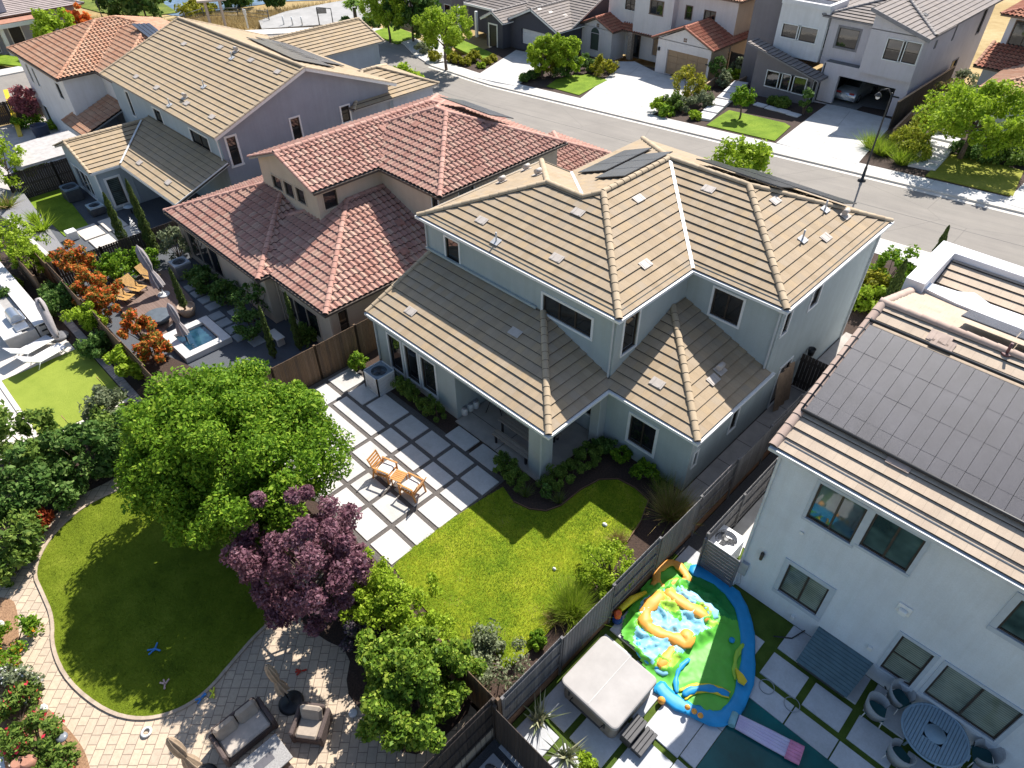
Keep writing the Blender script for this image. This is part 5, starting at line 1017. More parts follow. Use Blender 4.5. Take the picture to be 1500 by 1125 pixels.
# L1 yard: deck, pads, spa surround
DECK = boardmat('grey_brown_deck_boards', [(.19, .125, .10), (.235, .16, .13), (.21, .14, .115)], .14, 'y')
sheet('deck', [tuple(at(x, y, -.45)) for x, y in ((168, 432), (205, 402), (245, 395), (283, 440), (240, 480), (250, 492), (215, 500), (185, 470))], DECK, .3)
PAD = M('grey_stepping_pad', (.33, .345, .35), .85, .08, 2)
for i, (x, y) in enumerate(((280, 420), (290, 429), (301, 438), (311, 448), (317, 462), (328, 472), (341, 482), (352, 492), (376, 499), (345, 456))):
    p = at(x, y, -.56); m = MB(); m.box(p.x-.33, p.x+.33, p.y-.33, p.y+.33, -.66, -.56, .02)
    tag(m.build('stepping_pad', PAD), 'square grey stepping pad in dark gravel beside the red tiled house', 'paving slab', 'stepping pads by the spa')
# L2 yard: turf and pale pads
sheet('lawn', Gp([(38, 292), (88, 276), (130, 330), (140, 345), (95, 346)], -1.49), LAWNF, .06)
m = MB()
for q in ((113, 348, 150, 330), (133, 365, 172, 345), (150, 333, 180, 320), (176, 347, 200, 335)):
    p = at((q[0]+q[2])/2, (q[1]+q[3])/2, -1.44); m.box(p.x-.95, p.x+.95, p.y-.62, p.y+.62, -1.6, -1.44, .02)
m.build('patio', CRM, kind='structure')
sheet('yard', Gp([(0, 275), (35, 283), (62, 320), (92, 362), (60, 372), (20, 330), (-20, 300)], -.85), M('grey_gravel_bank', (.27, .265, .27), .95, .3, 40, .8, 50), 1.0)
t = thing('retaining_wall', 'low white retaining wall along the gravel bank of the grey house', 'wall', tuple(at(50, 352, -.9)))
m = MB(); q = [at(x, y, -.45) for x, y in ((0, 268), (14, 320), (30, 338), (75, 378))]
for a, b in zip(q[1:-1], q[2:]): m.beam(a-Vector((0, 0, .6)), b-Vector((0, 0, .6)), .22, 1.3)
m.build('wall', M('cream_block_wall', (.56, .52, .47), .9, .06, 2), t)
# ============================================================ FENCES
FB = boardmat('brown_weathered_fence', [(.17, .105, .06), (.22, .135, .075), (.13, .085, .055), (.25, .16, .095)])
FGm = boardmat('silver_grey_fence', [(.17, .165, .165), (.22, .21, .205), (.145, .14, .14), (.25, .235, .225)])
FD = boardmat('dark_brown_fence', [(.06, .045, .037), (.085, .062, .048), (.05, .037, .032)])
KICK = M('rust_brown_kickboard', (.24, .13, .075), .9, .2, 5)
def fence(label, p0, p1, z0, z1, mat, bay=2.4, alt=True, kick=0.0, lights=False, group=None, capw=None):
    """board fence: each bay a panel part (alternating sides), posts and rails parts"""
    P, Q = Vector((p0[0], p0[1], 0)), Vector((p1[0], p1[1], 0)); d = (Q-P); L = d.length; d /= L; nn = Vector((d.y, -d.x, 0)); n = max(1, round(L/bay)); bl = L/n; Z = Vector((0, 0, 1))
    t = thing('wooden_fence', label, 'fence', (p0[0], p0[1], z0), group)
    for i in range(n):
        side = (1 if i % 2 == 0 or not alt else -1); m = MB(); w = .14; k = max(1, round(bl/w)); w = bl/k
        for b in range(k):
            m.obox(P+d*(i*bl+(b+.5)*w)+nn*side*.035+Z*((z0+z1)/2+.012*random.random()), d, nn, Z, w/2-.006, .010, (z1-z0)/2)
        m.build('board_panel', mat, t)
        m = MB()
        for zz in (z0+.22, (z0+z1)/2, z1-.2): m.obox(P+d*(i+.5)*bl+nn*-side*.002+Z*zz, d, nn, Z, bl/2-.05, .02, .045)
        m.build('rail', mat, t)
    for i in range(n+1):
        m = MB(); c = P+d*i*bl; m.obox(c+Z*((z0+z1)/2-kick/2), d, nn, Z, .045, .045, (z1-z0)/2+kick/2+.03); m.build('post', mat, t)
    if kick: m = MB(); m.obox(P+d*L/2+nn*.03+Z*(z0-kick/2), d, nn, Z, L/2, .03, kick/2-.004); m.build('kickboard', KICK, t)
    if capw: m = MB(); m.obox(P+d*L/2+Z*(z1+.04), d, nn, Z, L/2, .07, .02); m.build('cap_rail', capw, t)
    return t
fence('long silver grey board fence between the big lawn and the house with the inflatables', (-5.95, 27), (-5.95, 5.5), 0, 1.75, FGm, kick=.42)
fence('grey board side screen fence beside the white air conditioner', (-5.06, 28), (-5.06, 14.2), -.4, 1.35, FGm, alt=False)
fence('brown board fence beside the pale patio and the lattice air conditioner box', (-22.42, 6.2), (-22.42, 14.6), 0, 1.85, FB, alt=False)
fence('brown fence behind the glossy leaved citrus tree at the foot of the lawn', (-22.4, 5.38), (-6.0, 5.38), 0, 1.8, FB, alt=False)
fence('dark fence leaning over the rock bed at the bottom edge, running from the lawn corner', (-6.1, 5.3), (-6.1, -3), -.05, 1.78, FD, alt=False)
fence('dark fence between the rock bed and the hot tub patio', (-6.0, 5.25), (-2.4, 5.25), -.4, 1.6, FD, alt=False)
fence('brown rear fence under the orange leaved shrubs, behind the putting green', (-41, 4.75), (-24.5, 4.75), -.05, 1.55, FB, alt=True)
fence('dark slatted side fence below the tall cypress pair', (-40.0, 5.2), (-40.0, 15), -1.0, .75, FD, alt=False)
fence('dark brown fence behind the turf of the grey gable house', (-55.1, 7.0), (-55.1, 13), -1.5, .4, FD, alt=False)
fence('short tan wooden fence at the left edge beside the outdoor kitchen', (-42.5, 3.9), (-37.7, 3.9), 0, 1.6, FB, alt=False)
fence('dark fence along the cross street behind the white house', (-74, 6.5), (-72.5, 14.5), -2.0, -.2, FD, alt=False)
a, b = atS(1275, 188), atS(1358, 122); fence('dark brown fence climbing beside the open garage house', (a.x+1.2, a.y+.3), (a.x+1.2, 68), .2, 2.2, FD, alt=False, capw=M('tan_cap_rail', (.50, .33, .2), .8))
a = atS(1072, 120); fence('dark fence between the red tiled and modern houses across the street', (-33.2, 62.4), (-31, 62.4), -.8, 1.2, FD, alt=False)
fence('dark fence between the charcoal house and the red tiled house', (-51, 62.5), (-50.4, 62.5), -1.9, -.2, FD, alt=False, bay=.6)
# low timber retaining edges on the far side
for pts, lab in ((((1018, 141), (1046, 121)), 'low timber retaining wall under the olive green shrubs'), (((1070, 130), (1098, 116)), 'low pale timber wall beside the grey steps'), (((1307, 197), (1336, 168)), 'low timber retaining wall beside the open garage driveway')):
    a, b = atS(*pts[0], .3), atS(*pts[1], .35); m = MB(); m.beam(a, b, .14, .9, bev=.01); tag(m.build('retaining_wall', M('tan_timber', (.42, .28, .18), .85, .15, 4)), lab, 'wall')
# ============================================================ PROPS
Z = Vector((0, 0, 1))
def ax2(a): return Vector((math.cos(a), math.sin(a), 0)), Vector((-math.sin(a), math.cos(a), 0))
# ---- air conditioner in white lattice
LAT = M('white_lattice_plastic', (.72, .72, .72), .5, .03, 5)
def lattice(m, p, q, z0, z1, step=.085, r=.010):
    P, Q = Vector((*p, 0)), Vector((*q, 0)); d = (Q-P); L = d.length; d /= L; H = z1-z0; k = -H
    while k < L:
        a, b = max(0, k), min(L, k+H); 
        if b-a > .02:
            m.beam(P+d*a+Z*(z0+a-k), P+d*b+Z*(z0+b-k), .008, .030); m.beam(P+d*a+Z*(z1-(a-k)), P+d*b+Z*(z1-(b-k)), .006, .030)
        k += step
    for zz in (z0+.02, z1-.02): m.beam(P+Z*zz, Q+Z*zz, .03, .05)
    for s in (P, Q): m.beam(s+Z*z0, s+Z*(z1+.06), .05, .05)
def fan(par, c, r, mat, blade):
    m = MB()
    for k in range(3):
        a = 2*PI*k/3+.4; u, v = ax2(a); m.obox(c+u*r*.45-Z*.05, u, (v+Z*.35).normalized(), u.cross((v+Z*.35).normalized()), r*.42, r*.20, .006)
    m.tube([c-Z*.09, c-Z*.02], r*.22, 12); m.build('fan', blade, par)
    m = MB()
    for k in range(3): 
        rr = r*(.4+.3*k); n = 28; m.tube([c+Vector((rr*math.cos(2*PI*i/n), rr*math.sin(2*PI*i/n), .004)) for i in range(n+1)], .006, 4, False)
    for k in range(24): a = 2*PI*k/24; m.tube([c+Vector((.06*math.cos(a), .06*math.sin(a), .006)), c+Vector((r*math.cos(a), r*math.sin(a), .006))], .004, 4, False)
    m.build('fan_guard', mat, par)
def ac(label, x0, x1, y0, y1, z0, z1, topm, bodym, lat=None, r=None):
    t = thing('air_conditioner', label, 'air conditioner', ((x0+x1)/2, (y0+y1)/2, z0)); cx, cy = (x0+x1)/2, (y0+y1)/2; r = r or (x1-x0)*.38
    m = MB(); i = .07 if lat else 0; m.box(x0+i, x1-i, y0+i, y1-i, z0, z1-.14, .04)
    for k in range(10 if not lat else 0): zz = z0+.06+k*(z1-z0-.25)/10; m.box(x0-.006, x1+.006, y0-.006, y1+.006, zz, zz+.02)
    m.build('body', bodym, t); m = MB()
    n = 32; o = []                                   # top with a round opening
    for k in range(n):
        a = 2*PI*k/n; ca, sa = math.cos(a), math.sin(a); s = min((x1-x0)/2/abs(ca) if abs(ca) > 1e-6 else 9, (y1-y0)/2/abs(sa) if abs(sa) > 1e-6 else 9)
        ex, ey = max(x0, min(x1, cx+ca*s)), max(y0, min(y1, cy+sa*s)); o.append(((cx+r*ca, cy+r*sa), (ex, ey)))
    for k in range(n):
        (i0, e0), (i1, e1) = o[k], o[(k+1) % n]; m.face([(*i0, z1), (*e0, z1), (*e1, z1), (*i1, z1)]); m.face([(*e0, z1-.1), (*e1, z1-.1), (*e1, z1), (*e0, z1)]); m.face([(*i0, z1), (*i1, z1), (*i1, z1-.12), (*i0, z1-.12)])
    m.build('top_panel', topm, t); fan(t, Vector((cx, cy, z1-.005)), r, DGREY, DGREY)
    if lat:
        m = MB(); e = .03
        for p, q in (((x0-e, y0-e), (x1+e, y0-e)), ((x1+e, y0-e), (x1+e, y1+e)), ((x1+e, y1+e), (x0-e, y1+e)), ((x0-e, y1+e), (x0-e, y0-e))): lattice(m, p, q, z0+.03, z1+.03)
        m.build('lattice_screen', LAT, t)
    return t
BLTOP = M('grey_blue_enamel', (.17, .22, .26), .45, .08, 4)
c = at(555, 543, .95); ac('grey air conditioner inside a white lattice box by the window wall', c.x-.45, c.x+.45, c.y-.45, c.y+.45, 0, .95, BLTOP, BLTOP, lat=True)
c = at(1064, 789, .62); WENA = M('white_enamel', (.72, .72, .73), .4, .03, 4)
ac('white air conditioner with a round fan beside the white house corner', c.x-.47, c.x+.47, c.y-.47, c.y+.47, -.4, .62, WENA, WENA, r=.37)
c = at(262, 383, .3); ac('grey topped air conditioner beside the red tiled house', c.x-.45, c.x+.45, c.y-.45, c.y+.45, -.6, .3, M('pale_grey_enamel', (.42, .45, .47), .5), M('grey_enamel', (.16, .17, .18), .5))
c = at(101, 273, -.6); ac('dark air conditioner with blue grey top behind the grey gable house', c.x-.6, c.x+.6, c.y-.5, c.y+.5, -1.5, -.6, BLTOP, DGREY)
c = at(138, 300, -.9); ac('smaller dark air conditioner with a pale blue lid by the bay wall', c.x-.45, c.x+.45, c.y-.45, c.y+.45, -1.5, -.9, M('pale_blue_lid', (.42, .50, .55), .4), DGREY)
c = at(56, 183, -1.0); t = thing('rain_barrel', 'round dark blue tub standing at the foot of the white house', 'tub', (c.x, c.y, -2)); m = MB(); m.lathe((c.x, c.y, -2), [(.55, 0), (.62, .5), (.66, .95), (.66, 1.0), (.6, 1.0), (.58, .8), (0, .8)], 20); m.build('body', M('dark_blue_plastic', (.04, .05, .09), .4), t)
# louvred screen in front of the white air conditioner
SLT = M('grey_slat_paint', (.12, .125, .15), .6, .08, 4)
t = thing('slat_screen', 'grey horizontal slat screen standing before the white air conditioner', 'screen', (-4.6, 14.2, -.4))
for k in range(9):
    m = MB(); zz = -.30+k*.165; m.box(-5.02, -3.775, 14.09, 14.12, zz, zz+.148, .004); m.build('slat', SLT, t)
for x in (-5.06, -3.80): m = MB(); m.box(x-.03, x+.03, 14.05, 14.15, -.4, 1.2, .008); m.build('post', SLT, t)
# ---- teak chairs and table
def teak_chair():
    t = thing('garden_chair', 'orange teak armchair with white cushion at the left of the little table', 'chair', (0, 0, 0), 'teak armchairs on the patio')
    W, D = .62, .6
    m = MB()
    for s in (-1, 1):
        m = MB(); m.beam((D/2, s*W/2, 0), (D/2, s*W/2, .60), .045, .06); m.build('leg', ORWOOD, t)
        m = MB(); m.beam((-D/2-.12, s*W/2, 0), (-D/2+.02, s*W/2, .62), .045, .06); m.build('leg', ORWOOD, t)
    for s in (-1, 1): m = MB(); m.beam((D/2+.06, s*W/2, .615), (-D/2-.04, s*W/2, .635), .075, .028, bev=.008); m.build('armrest', ORWOOD, t)
    m = MB()
    for k in range(6): m.obox((D/2-.04-k*.11, 0, .36-k*.012), Vector((0, 1, 0)), Vector((1, 0, 0)), Z, W/2-.03, .042, .012)
    for s in (-1, 1): m.beam((D/2, s*(W/2-.03), .33), (-D/2, s*(W/2-.03), .27), .03, .06)
    m.build('seat', ORWOOD, t)
    m = MB(); b0, b1 = Vector((-D/2+.02, 0, .30)), Vector((-D/2-.27, 0, .95)); dv = (b1-b0).normalized()
    for s in (-1, 1): m.beam(b0+Vector((0, s*(W/2-.04), 0)), b1+Vector((0, s*(W/2-.04), 0)), .04, .035)
    for k in range(6): m.obox(b0+(b1-b0)*(.12+.165*k), Vector((0, 1, 0)), dv, dv.cross(Vector((0, 1, 0))), W/2-.06, .034, .010)
    m.build('backrest', ORWOOD, t)
    m = MB(); m.obox((.0, 0, .425), Vector((1, 0, -.0)), Vector((0, 1, 0)), Z, .27, .26, .055, .05); m.build('cushion', CUSHW, t)
    return t
g0, g1, g2 = at(562, 692), at(606, 722), at(584, 714)
ch = teak_chair(); a = at(566, 688, .42); ch.location = (a.x-.02, a.y-.02, .05); dirv = (at(590, 697, .4)-at(552, 682, .4)); ang = math.atan2(dirv.y, dirv.x); ch.rotation_euler.z = ang
b = at(602, 712, .42); dup(ch, (b.x, b.y, .05), ang+PI-.1, 'orange teak armchair with white cushion at the right of the little table')
c = at(584, 697, .5); t = thing('side_table', 'small slatted orange teak side table between the two armchairs', 'table', (c.x, c.y, .05)); m = MB(); u, v = ax2(ang)
for k in range(6): m.obox(c+v*(-.22+k*.088), u, v, Z, .25, .038, .012, .004)
m.build('tabletop', ORWOOD, t)
for s in (-1, 1):
    for q in (-1, 1): m = MB(); p = c+u*s*.2+v*q*.2; m.beam((p.x, p.y, .05), (p.x, p.y, .49), .04, .04); m.build('leg', ORWOOD, t)
# ---- picnic table and bench on the porch
GW = boardmat('grey_brown_table_wood', [(.36, .30, .235), (.42, .35, .28), (.33, .275, .22)], .16, 'y')
def slab_table(nm, lab, cat, x0, x1, y0, y1, h, legw):
    t = thing(nm, lab, cat, ((x0+x1)/2, (y0+y1)/2, .055)); m = MB(); n = max(1, round((y1-y0)/.17)); w = (y1-y0)/n
    for k in range(n): m.box(x0, x1, y0+k*w+.004, y0+(k+1)*w-.004, h-.04, h, .006)
    m.build('tabletop' if cat == 'table' else 'seat', GW, t)
    for x in (x0+.2, x1-.2):
        for y in (y0+.06, y1-.06): m = MB(); m.box(x-.04, x+.04, y-.04, y+.04, .055, h-.045, .006); m.build('leg', BLACK, t)
slab_table('bench', 'grey brown bench nearest the lawn on the covered porch', 'bench', -14.15, -12.1, 12.98, 13.34, .5, .08)
slab_table('picnic_table', 'long grey brown table under the porch roof behind the bench', 'table', -14.3, -12.1, 13.5, 14.45, .79, .1)
slab_table('bench', 'grey brown bench on the house side of the porch table', 'bench', -14.15, -12.1, 14.62, 14.95, .5, .08)
# ---- grill and gas bottles
for i, (x, y, lab) in enumerate(((681, 607, 'white gas bottle nearest the porch pier'), (689, 601, 'second white gas bottle from the porch pier'), (697, 597, 'third gas bottle in shade, beside the dark grill'))):
    p = at(x, y, .05); t = thing('gas_bottle', lab, 'gas bottle', (p.x, p.y, .055), 'gas bottles on the porch'); m = MB(); m.lathe(p, [(.10, 0), (.15, .05), (.155, .28), (.12, .36), (.05, .39)], 16); m.build('tank', PLAST, t)
    m = MB(); m.lathe(p, [(.10, .38), (.11, .38), (.11, .46), (.10, .46)], 14); m.tube([p+Z*.38, p+Z*.46], .03, 8); m.build('collar', M('grey_collar', (.3, .3, .32), .5), t)
t = thing('grill', 'dark kettle style grill cart in the shade of the porch', 'grill', (-15.3, 14.3, .055)); m = MB(); m.lathe((-15.3, 14.3, .7), [(.02, 0), (.2, .02), (.3, .14), (.33, .28), (.31, .34), (.2, .45), (.02, .5)], 18); m.build('bowl', BLACK, t)
for k in range(3): a = 2*PI*k/3; m = MB(); m.tube([(-15.3+.15*math.cos(a), 14.3+.15*math.sin(a), .78), (-15.3+.4*math.cos(a), 14.3+.4*math.sin(a), .055)], .018, 6); m.build('leg', BLACK, t)
t = thing('planter_box', 'long pale trough with dark soil at the porch edge', 'planter', (-12.1, 15.9, .05)); a, b = at(850, 663, .2), at(868, 648, .2); m = MB(); m.beam(a, b, .3, .25, bev=.01); m.build('trough', M('pale_trough', (.42, .40, .37), .8), t); m = MB(); m.beam(a+Z*.125, b+Z*.125, .24, .01); m.build('soil', BLACK, t)
for (x, y, s, lab) in ((886, 768, .11, 'pale round stone lying on the lawn'), (812, 833, .08, 'small white scrap lying on the lawn near the yellow green bush')):
    p = at(x, y, .08); m = MB(); m.lathe(p-Z*.05, [(.01, -.04), (s, 0), (s*.8, .07), (.01, .1)], 10, sy=.7); tag(m.build('stone', PLAST), lab, 'stone')
# side gate and dark junk in the passage on the right
t = thing('garden_gate', 'dark brown wooden gate closing the narrow side passage of the big house', 'gate', (-6.6, 24.6, 0)); m = MB()
for k in range(8): m.box(-7.15+k*.145, -7.02+k*.145, 24.6, 24.63, .05, 1.8)
m.build('board_panel', FD, t); m = MB(); m.box(-7.18, -6.0, 24.64, 24.68, .3, .42); m.box(-7.18, -6.0, 24.64, 24.68, 1.4, 1.52); m.build('rail', FD, t)
p = onX(1183, 512, -7.2); t = thing('wheelbarrow_tub', 'dark bucket hung on the side wall of the big house', 'bucket', (-7.05, p.y, p.z)); m = MB(); m.lathe((-7.02, p.y, p.z-.2), [(.12, 0), (.16, .35), (.15, .35), (.1, .05)], 14); m.build('body', BLACK, t)
t = thing('plywood_sheet', 'tan wooden boards leaning on the side wall of the big house', 'boards', (-7.0, 23.2, .02)); m = MB()
for k in range(3): m.beam((-6.85+.0*k, 22.6+k*.45, .05), (-7.14, 22.7+k*.45, 1.9), .3, .03)
m.build('board', M('tan_timber', (.42, .28, .18), .85, .15, 4), t)
# ============================================================ right yard
# hot tub
TUBC = M('grey_tub_cover', (.40, .375, .355), .7, .07, 1.3, .15, 50); TUBS = M('taupe_tub_skirt', (.27, .235, .21), .7, .08, 5)
t = thing('hot_tub', 'square hot tub under a grey folding cover beside the grey fence', 'hot tub', (-4.55, 8.4, -.4)); x0, x1, y0, y1 = -5.52, -3.52, 7.42, 9.42
def rsq(m, x0, x1, y0, y1, z0, z1, r, bev=.03):
    pts = lambda e: [(cx+(r-e)*math.cos(a), cy+(r-e)*math.sin(a)) for cx, cy, s in ((x1-r, y1-r, 0), (x0+r, y1-r, 1), (x0+r, y0+r, 2), (x1-r, y0+r, 3)) for a in [PI/2*(s+k/5) for k in range(6)]]
    lv = [(z0, 0), (z1-bev, 0), (z1-bev*.3, bev*.3), (z1, bev)]; V = []; n = 24
    for z, e in lv: V += [(x, y, z) for x, y in pts(e)]
    F = [(i*n+k, i*n+(k+1) % n, (i+1)*n+(k+1) % n, (i+1)*n+k) for i in range(3) for k in range(n)]+[tuple(3*n+k for k in range(n)), tuple(reversed(range(n)))]
    m.idx(V, F)
m = MB(); rsq(m, x0+.05, x1-.05, y0+.05, y1-.05, -.4, .38, .18)
for k in range(11): xx = x0+.2+k*.16; m.box(xx-.006, xx+.006, y0+.042, y0+.06, -.38, .3); m.box(x1-.06, x1-.042, y0+.2+k*.16-.006, y0+.2+k*.16+.006, -.38, .3)
m.build('skirt', TUBS, t)
m = MB(); rsq(m, x0-.02, x1+.02, y0-.02, y1+.02, .37, .50, .17, .05); m.build('cover', TUBC, t)
m = MB(); m.beam((-4.52, y0+.05, .503), (-4.52, y1-.05, .503), .03, .012); m.build('fold_seam', M('pale_seam', (.50, .48, .46), .7), t)
m = MB(); m.tube([(x0+.5, y0-.03, .2), (x0+.5, y0-.16, .26), (x1-.4, y0-.16, .26), (x1-.4, y0-.03, .2)], .025, 8); m.build('cover_lifter', BLACK, t)
for k in (.35, 1.65): m = MB(); m.box(x0+k-.03, x0+k+.03, y0-.035, y0-.0, .1, .38, .01); m.build('strap', BLACK, t)
t = thing('tub_steps', 'dark grey two tread step unit at the corner of the hot tub', 'steps', (-3.1, 7.9, -.4)); SG = M('dark_grey_resin', (.07, .068, .07), .6, .1, 5)
for k, (xa, xb, zz) in enumerate(((-3.46, -3.08, .05), (-3.08, -2.72, -.14))):
    m = MB()
    for j in range(3): m.box(xa+.01+j*.125, xa+.125+j*.125, 7.62, 8.42, zz-.05, zz, .012)
    m.box(xa+.02, xb-.02, 7.65, 8.39, -.4, zz-.052); m.build('tread', SG, t)
# inflatable water park, collapsed
def vinyl(name, col, r=.35): return M(name, col, max(r, .5), .06, 3, .12, 10, spec=.4)
VB, VG, VO, VC, VL, VY = vinyl('blue_vinyl', (.015, .30, .62)), vinyl('green_vinyl', (.06, .40, .035)), vinyl('orange_vinyl', (.86, .37, .055)), vinyl('pale_cyan_vinyl', (.28, .62, .75)), vinyl('lime_vinyl', (.38, .62, .06)), vinyl('yellow_vinyl', (.78, .60, .03))
zi = -.37
t = thing('inflatable_water_park', 'half deflated blue green and orange inflatable water slide heaped on the slabs', 'inflatable', tuple(at(1020, 950, -.4)))
base = smooth([(955, 842), (985, 822), (1020, 825), (1055, 850), (1085, 880), (1102, 930), (1103, 985), (1090, 1035), (1062, 1066), (1025, 1052), (990, 1030), (965, 1008), (945, 985), (925, 950), (905, 930), (915, 900), (940, 860)], 2)
bp = Gp(base, zi); cb = sum((Vector(p) for p in bp), Vector())/len(bp)
from mathutils import noise as mnoise
def ridged(x, y, k, o): return (1-abs(mnoise.noise(Vector((x*k+o, y*k-o*.7, o*1.3)))))**3
crump = [tuple(p)[:2] for p in Gp([(930, 890), (955, 855), (1000, 850), (1050, 878), (1068, 910), (1045, 930), (1010, 948), (985, 992), (945, 975), (915, 940)], zi)]
cyanp = [tuple(p)[:2] for p in Gp([(936, 885), (962, 868), (1000, 872), (1042, 900), (1050, 918), (1010, 938), (985, 982), (960, 985), (925, 945)], zi)]
tealp = [tuple(p)[:2] for p in Gp([(990, 835), (1030, 832), (1075, 875), (1080, 910), (1050, 905), (1010, 870)], zi)]
b2 = [tuple(p)[:2] for p in bp]; xs2 = [p[0] for p in b2]; ys2 = [p[1] for p in b2]; st = .055; GX = np.arange(min(xs2), max(xs2)+st, st); GY = np.arange(min(ys2), max(ys2)+st, st)
pts2 = np.array([(x, y) for y in GY for x in GX])
def inp(pts, poly):
    x, y = pts[:, 0], pts[:, 1]; c = np.zeros(len(pts), bool); j = len(poly)-1
    for i in range(len(poly)):
        xi, yi = poly[i]; xj, yj = poly[j]; c ^= ((yi > y) != (yj > y)) & (x < (xj-xi)*(y-yi)/((yj-yi) or 1e-9)+xi); j = i
    return c
ins, cr, cy, te = inp(pts2, b2), inp(pts2, crump), inp(pts2, cyanp), inp(pts2, tealp); nxg = len(GX)
w = cr.astype(float).reshape(len(GY), nxg)
for _ in range(6): w = (w+np.roll(w, 1, 0)+np.roll(w, -1, 0)+np.roll(w, 1, 1)+np.roll(w, -1, 1))/5
w = w.ravel(); V = []
for k, (x, y) in enumerate(pts2):
    h = .02+(.035+.13*w[k])*ridged(x, y, 1.9, 3.1)+(.012+.08*w[k])*ridged(x, y, 4.3, 7.7)+.05*w[k]
    V.append((x, y, zi+h))
FS = ([], [], [], [])
for r in range(len(GY)-1):
    for q_ in range(nxg-1):
        a_ = r*nxg+q_; f_ = (a_, a_+1, a_+nxg+1, a_+nxg)
        if not all(ins[z_] for z_ in f_): continue
        x, y = pts2[a_]; nn_ = mnoise.noise(Vector((x*1.7+5, y*1.7, 2.2))); FS[1 if cy[a_] and nn_ > -.12 else (2 if cy[a_] and nn_ < -.3 else (3 if te[a_] else 0))].append(f_)
us = sorted({z_ for fl_ in FS for f_ in fl_ for z_ in f_}); mp_ = {z_: k for k, z_ in enumerate(us)}; m = MB(); m.smooth = True; b_ = 0
m.v = [V[z_] for z_ in us]
for k, fl_ in enumerate(FS):
    for f_ in fl_: m.f.append(tuple(mp_[z_] for z_ in f_)); m.m.append(k); m.sm.append(True)
m.build('vinyl_sheet', [vinyl('lime_green_vinyl_sheet', (.12, .50, .05)), VC, VL, vinyl('deep_green_vinyl', (.02, .26, .05))], t)
def sag(m, pix, r, z=.07, n=10, flat=.5, wob=.24):
    """sagging air tube along pixels on the slabs"""
    P = [at(x, y, zi+z+r*flat*.9) for x, y in pix]; Q = []
    for i in range(len(P)-1):
        for k in range(4):
            s = k/4; a, b = P[max(i-1, 0)], P[i]; c, d = P[i+1], P[min(i+2, len(P)-1)]
            Q.append(.5*((2*b)+(c-a)*s+(2*a-5*b+4*c-d)*s*s+(3*b-a-3*c+d)*s**3))
    Q.append(P[-1]); b0 = len(m.v); rr = [r*(1+wob*math.sin(i*1.3+r*50)+wob*.6*math.sin(i*2.7)) for i in range(len(Q))]; rr[0] *= .55; rr[-1] *= .55
    m.tube(Q, rr, n)
    for i in range(len(Q)):
        for k in range(n):
            j = b0+i*n+k; x, y, zz = m.v[j]; g_ = r*.26*mnoise.noise(Vector((x*5, y*5, zz*5+r*90))); dx, dy = x-Q[i].x, y-Q[i].y; L_ = math.hypot(dx, dy) or 1
            m.v[j] = (x+dx/L_*g_, y+dy/L_*g_, Q[i].z+(zz-Q[i].z)*flat+g_*.6)
for nm, mat, lst in (
 ('rim_tube', VB, [([(1010, 832), (1050, 850), (1080, 880), (1094, 925), (1094, 985), (1080, 1032), (1056, 1053), (1022, 1044), (985, 1025), (962, 1002)], .23, 0, 10, .24, .07), ([(955, 905), (935, 935), (940, 960), (962, 975), (985, 985)], .10)]),
 ('slide_tube', VO, [([(962, 857), (964, 835), (985, 824), (1002, 838), (1006, 850), (988, 853), (970, 862)], .14, .08, 12, .45, .16), ([(955, 852), (975, 863), (993, 874)], .15, .09, 12, .45, .16), ([(973, 868), (948, 892), (946, 912), (962, 926), (985, 934), (1006, 942), (1006, 922)], .21, .12, 14, .45, .16), ([(975, 866), (1000, 884), (1022, 896), (1038, 908)], .20, .12, 14, .45, .16), ([(988, 948), (976, 966), (966, 978)], .17, .10, 12, .45, .16)]),
 ('splash_panel', VC, [([(992, 860), (1012, 874), (1037, 889), (1050, 906)], .17, .12, 12, .4, .3)]),
 ('splash_panel', VC, [([(948, 962), (970, 984), (985, 962)], .15, .04, 12, .4, .3)]),
 ('splash_panel', VC, [([(940, 880), (950, 895), (940, 915)], .13, .04, 12, .4, .3)]),
 ('blue_noodle', VB, [([(1010, 965), (995, 980), (990, 1000), (992, 1015)], .075)]), ('lime_noodle', VL, [([(1089, 943), (1079, 960), (1076, 980), (1077, 995)], .07)]),
 ('yellow_trim', VY, [([(995, 1012), (1015, 1004), (1040, 1004), (1070, 1014)], .05), ([(1003, 1025), (1020, 1014), (1045, 1014), (1068, 1022)], .045)]),
 ('arch_tube', VB, [([(1000, 1018), (1020, 1009), (1045, 1009), (1068, 1017)], .10)])):
    m = MB()
    for q_ in lst: sag(m, *q_)
    m.build(nm, mat, t)
p = at(1072, 938, zi+.1); m = MB(); m.lathe(p, [(.09, -.02), (.09, .05), (.0, .06)], 12); m.build('valve', VB, t)
for i, (x, y, lab) in enumerate(((969, 1026, 'orange ball on the slabs between hot tub and inflatable'), (1007, 1036, 'leftmost orange knob on the blue rim'), (1017, 1042, 'middle orange knob on the blue rim'), (1026, 1048, 'rightmost orange knob on the blue rim'))):
    p = at(x, y, zi+(.10 if i == 0 else .28)); m = MB(); r = .12 if i == 0 else .085; m.lathe(p, [(.005, -r), (r*.7, -r*.7), (r, 0), (r*.7, r*.7), (.005, r)], 14); tag(m.build('ball', VO), lab, 'ball')
p = at(1090, 988, zi); m = MB(); m.prism([tuple(at(x, y, 0))[:2] for x, y in ((1079, 975), (1090, 985), (1096, 995), (1092, 1000), (1083, 995))], -.2, -.12); tag(m.build('paddle', VY), 'yellow and orange paddle toy on the blue inflatable rim', 'toy')
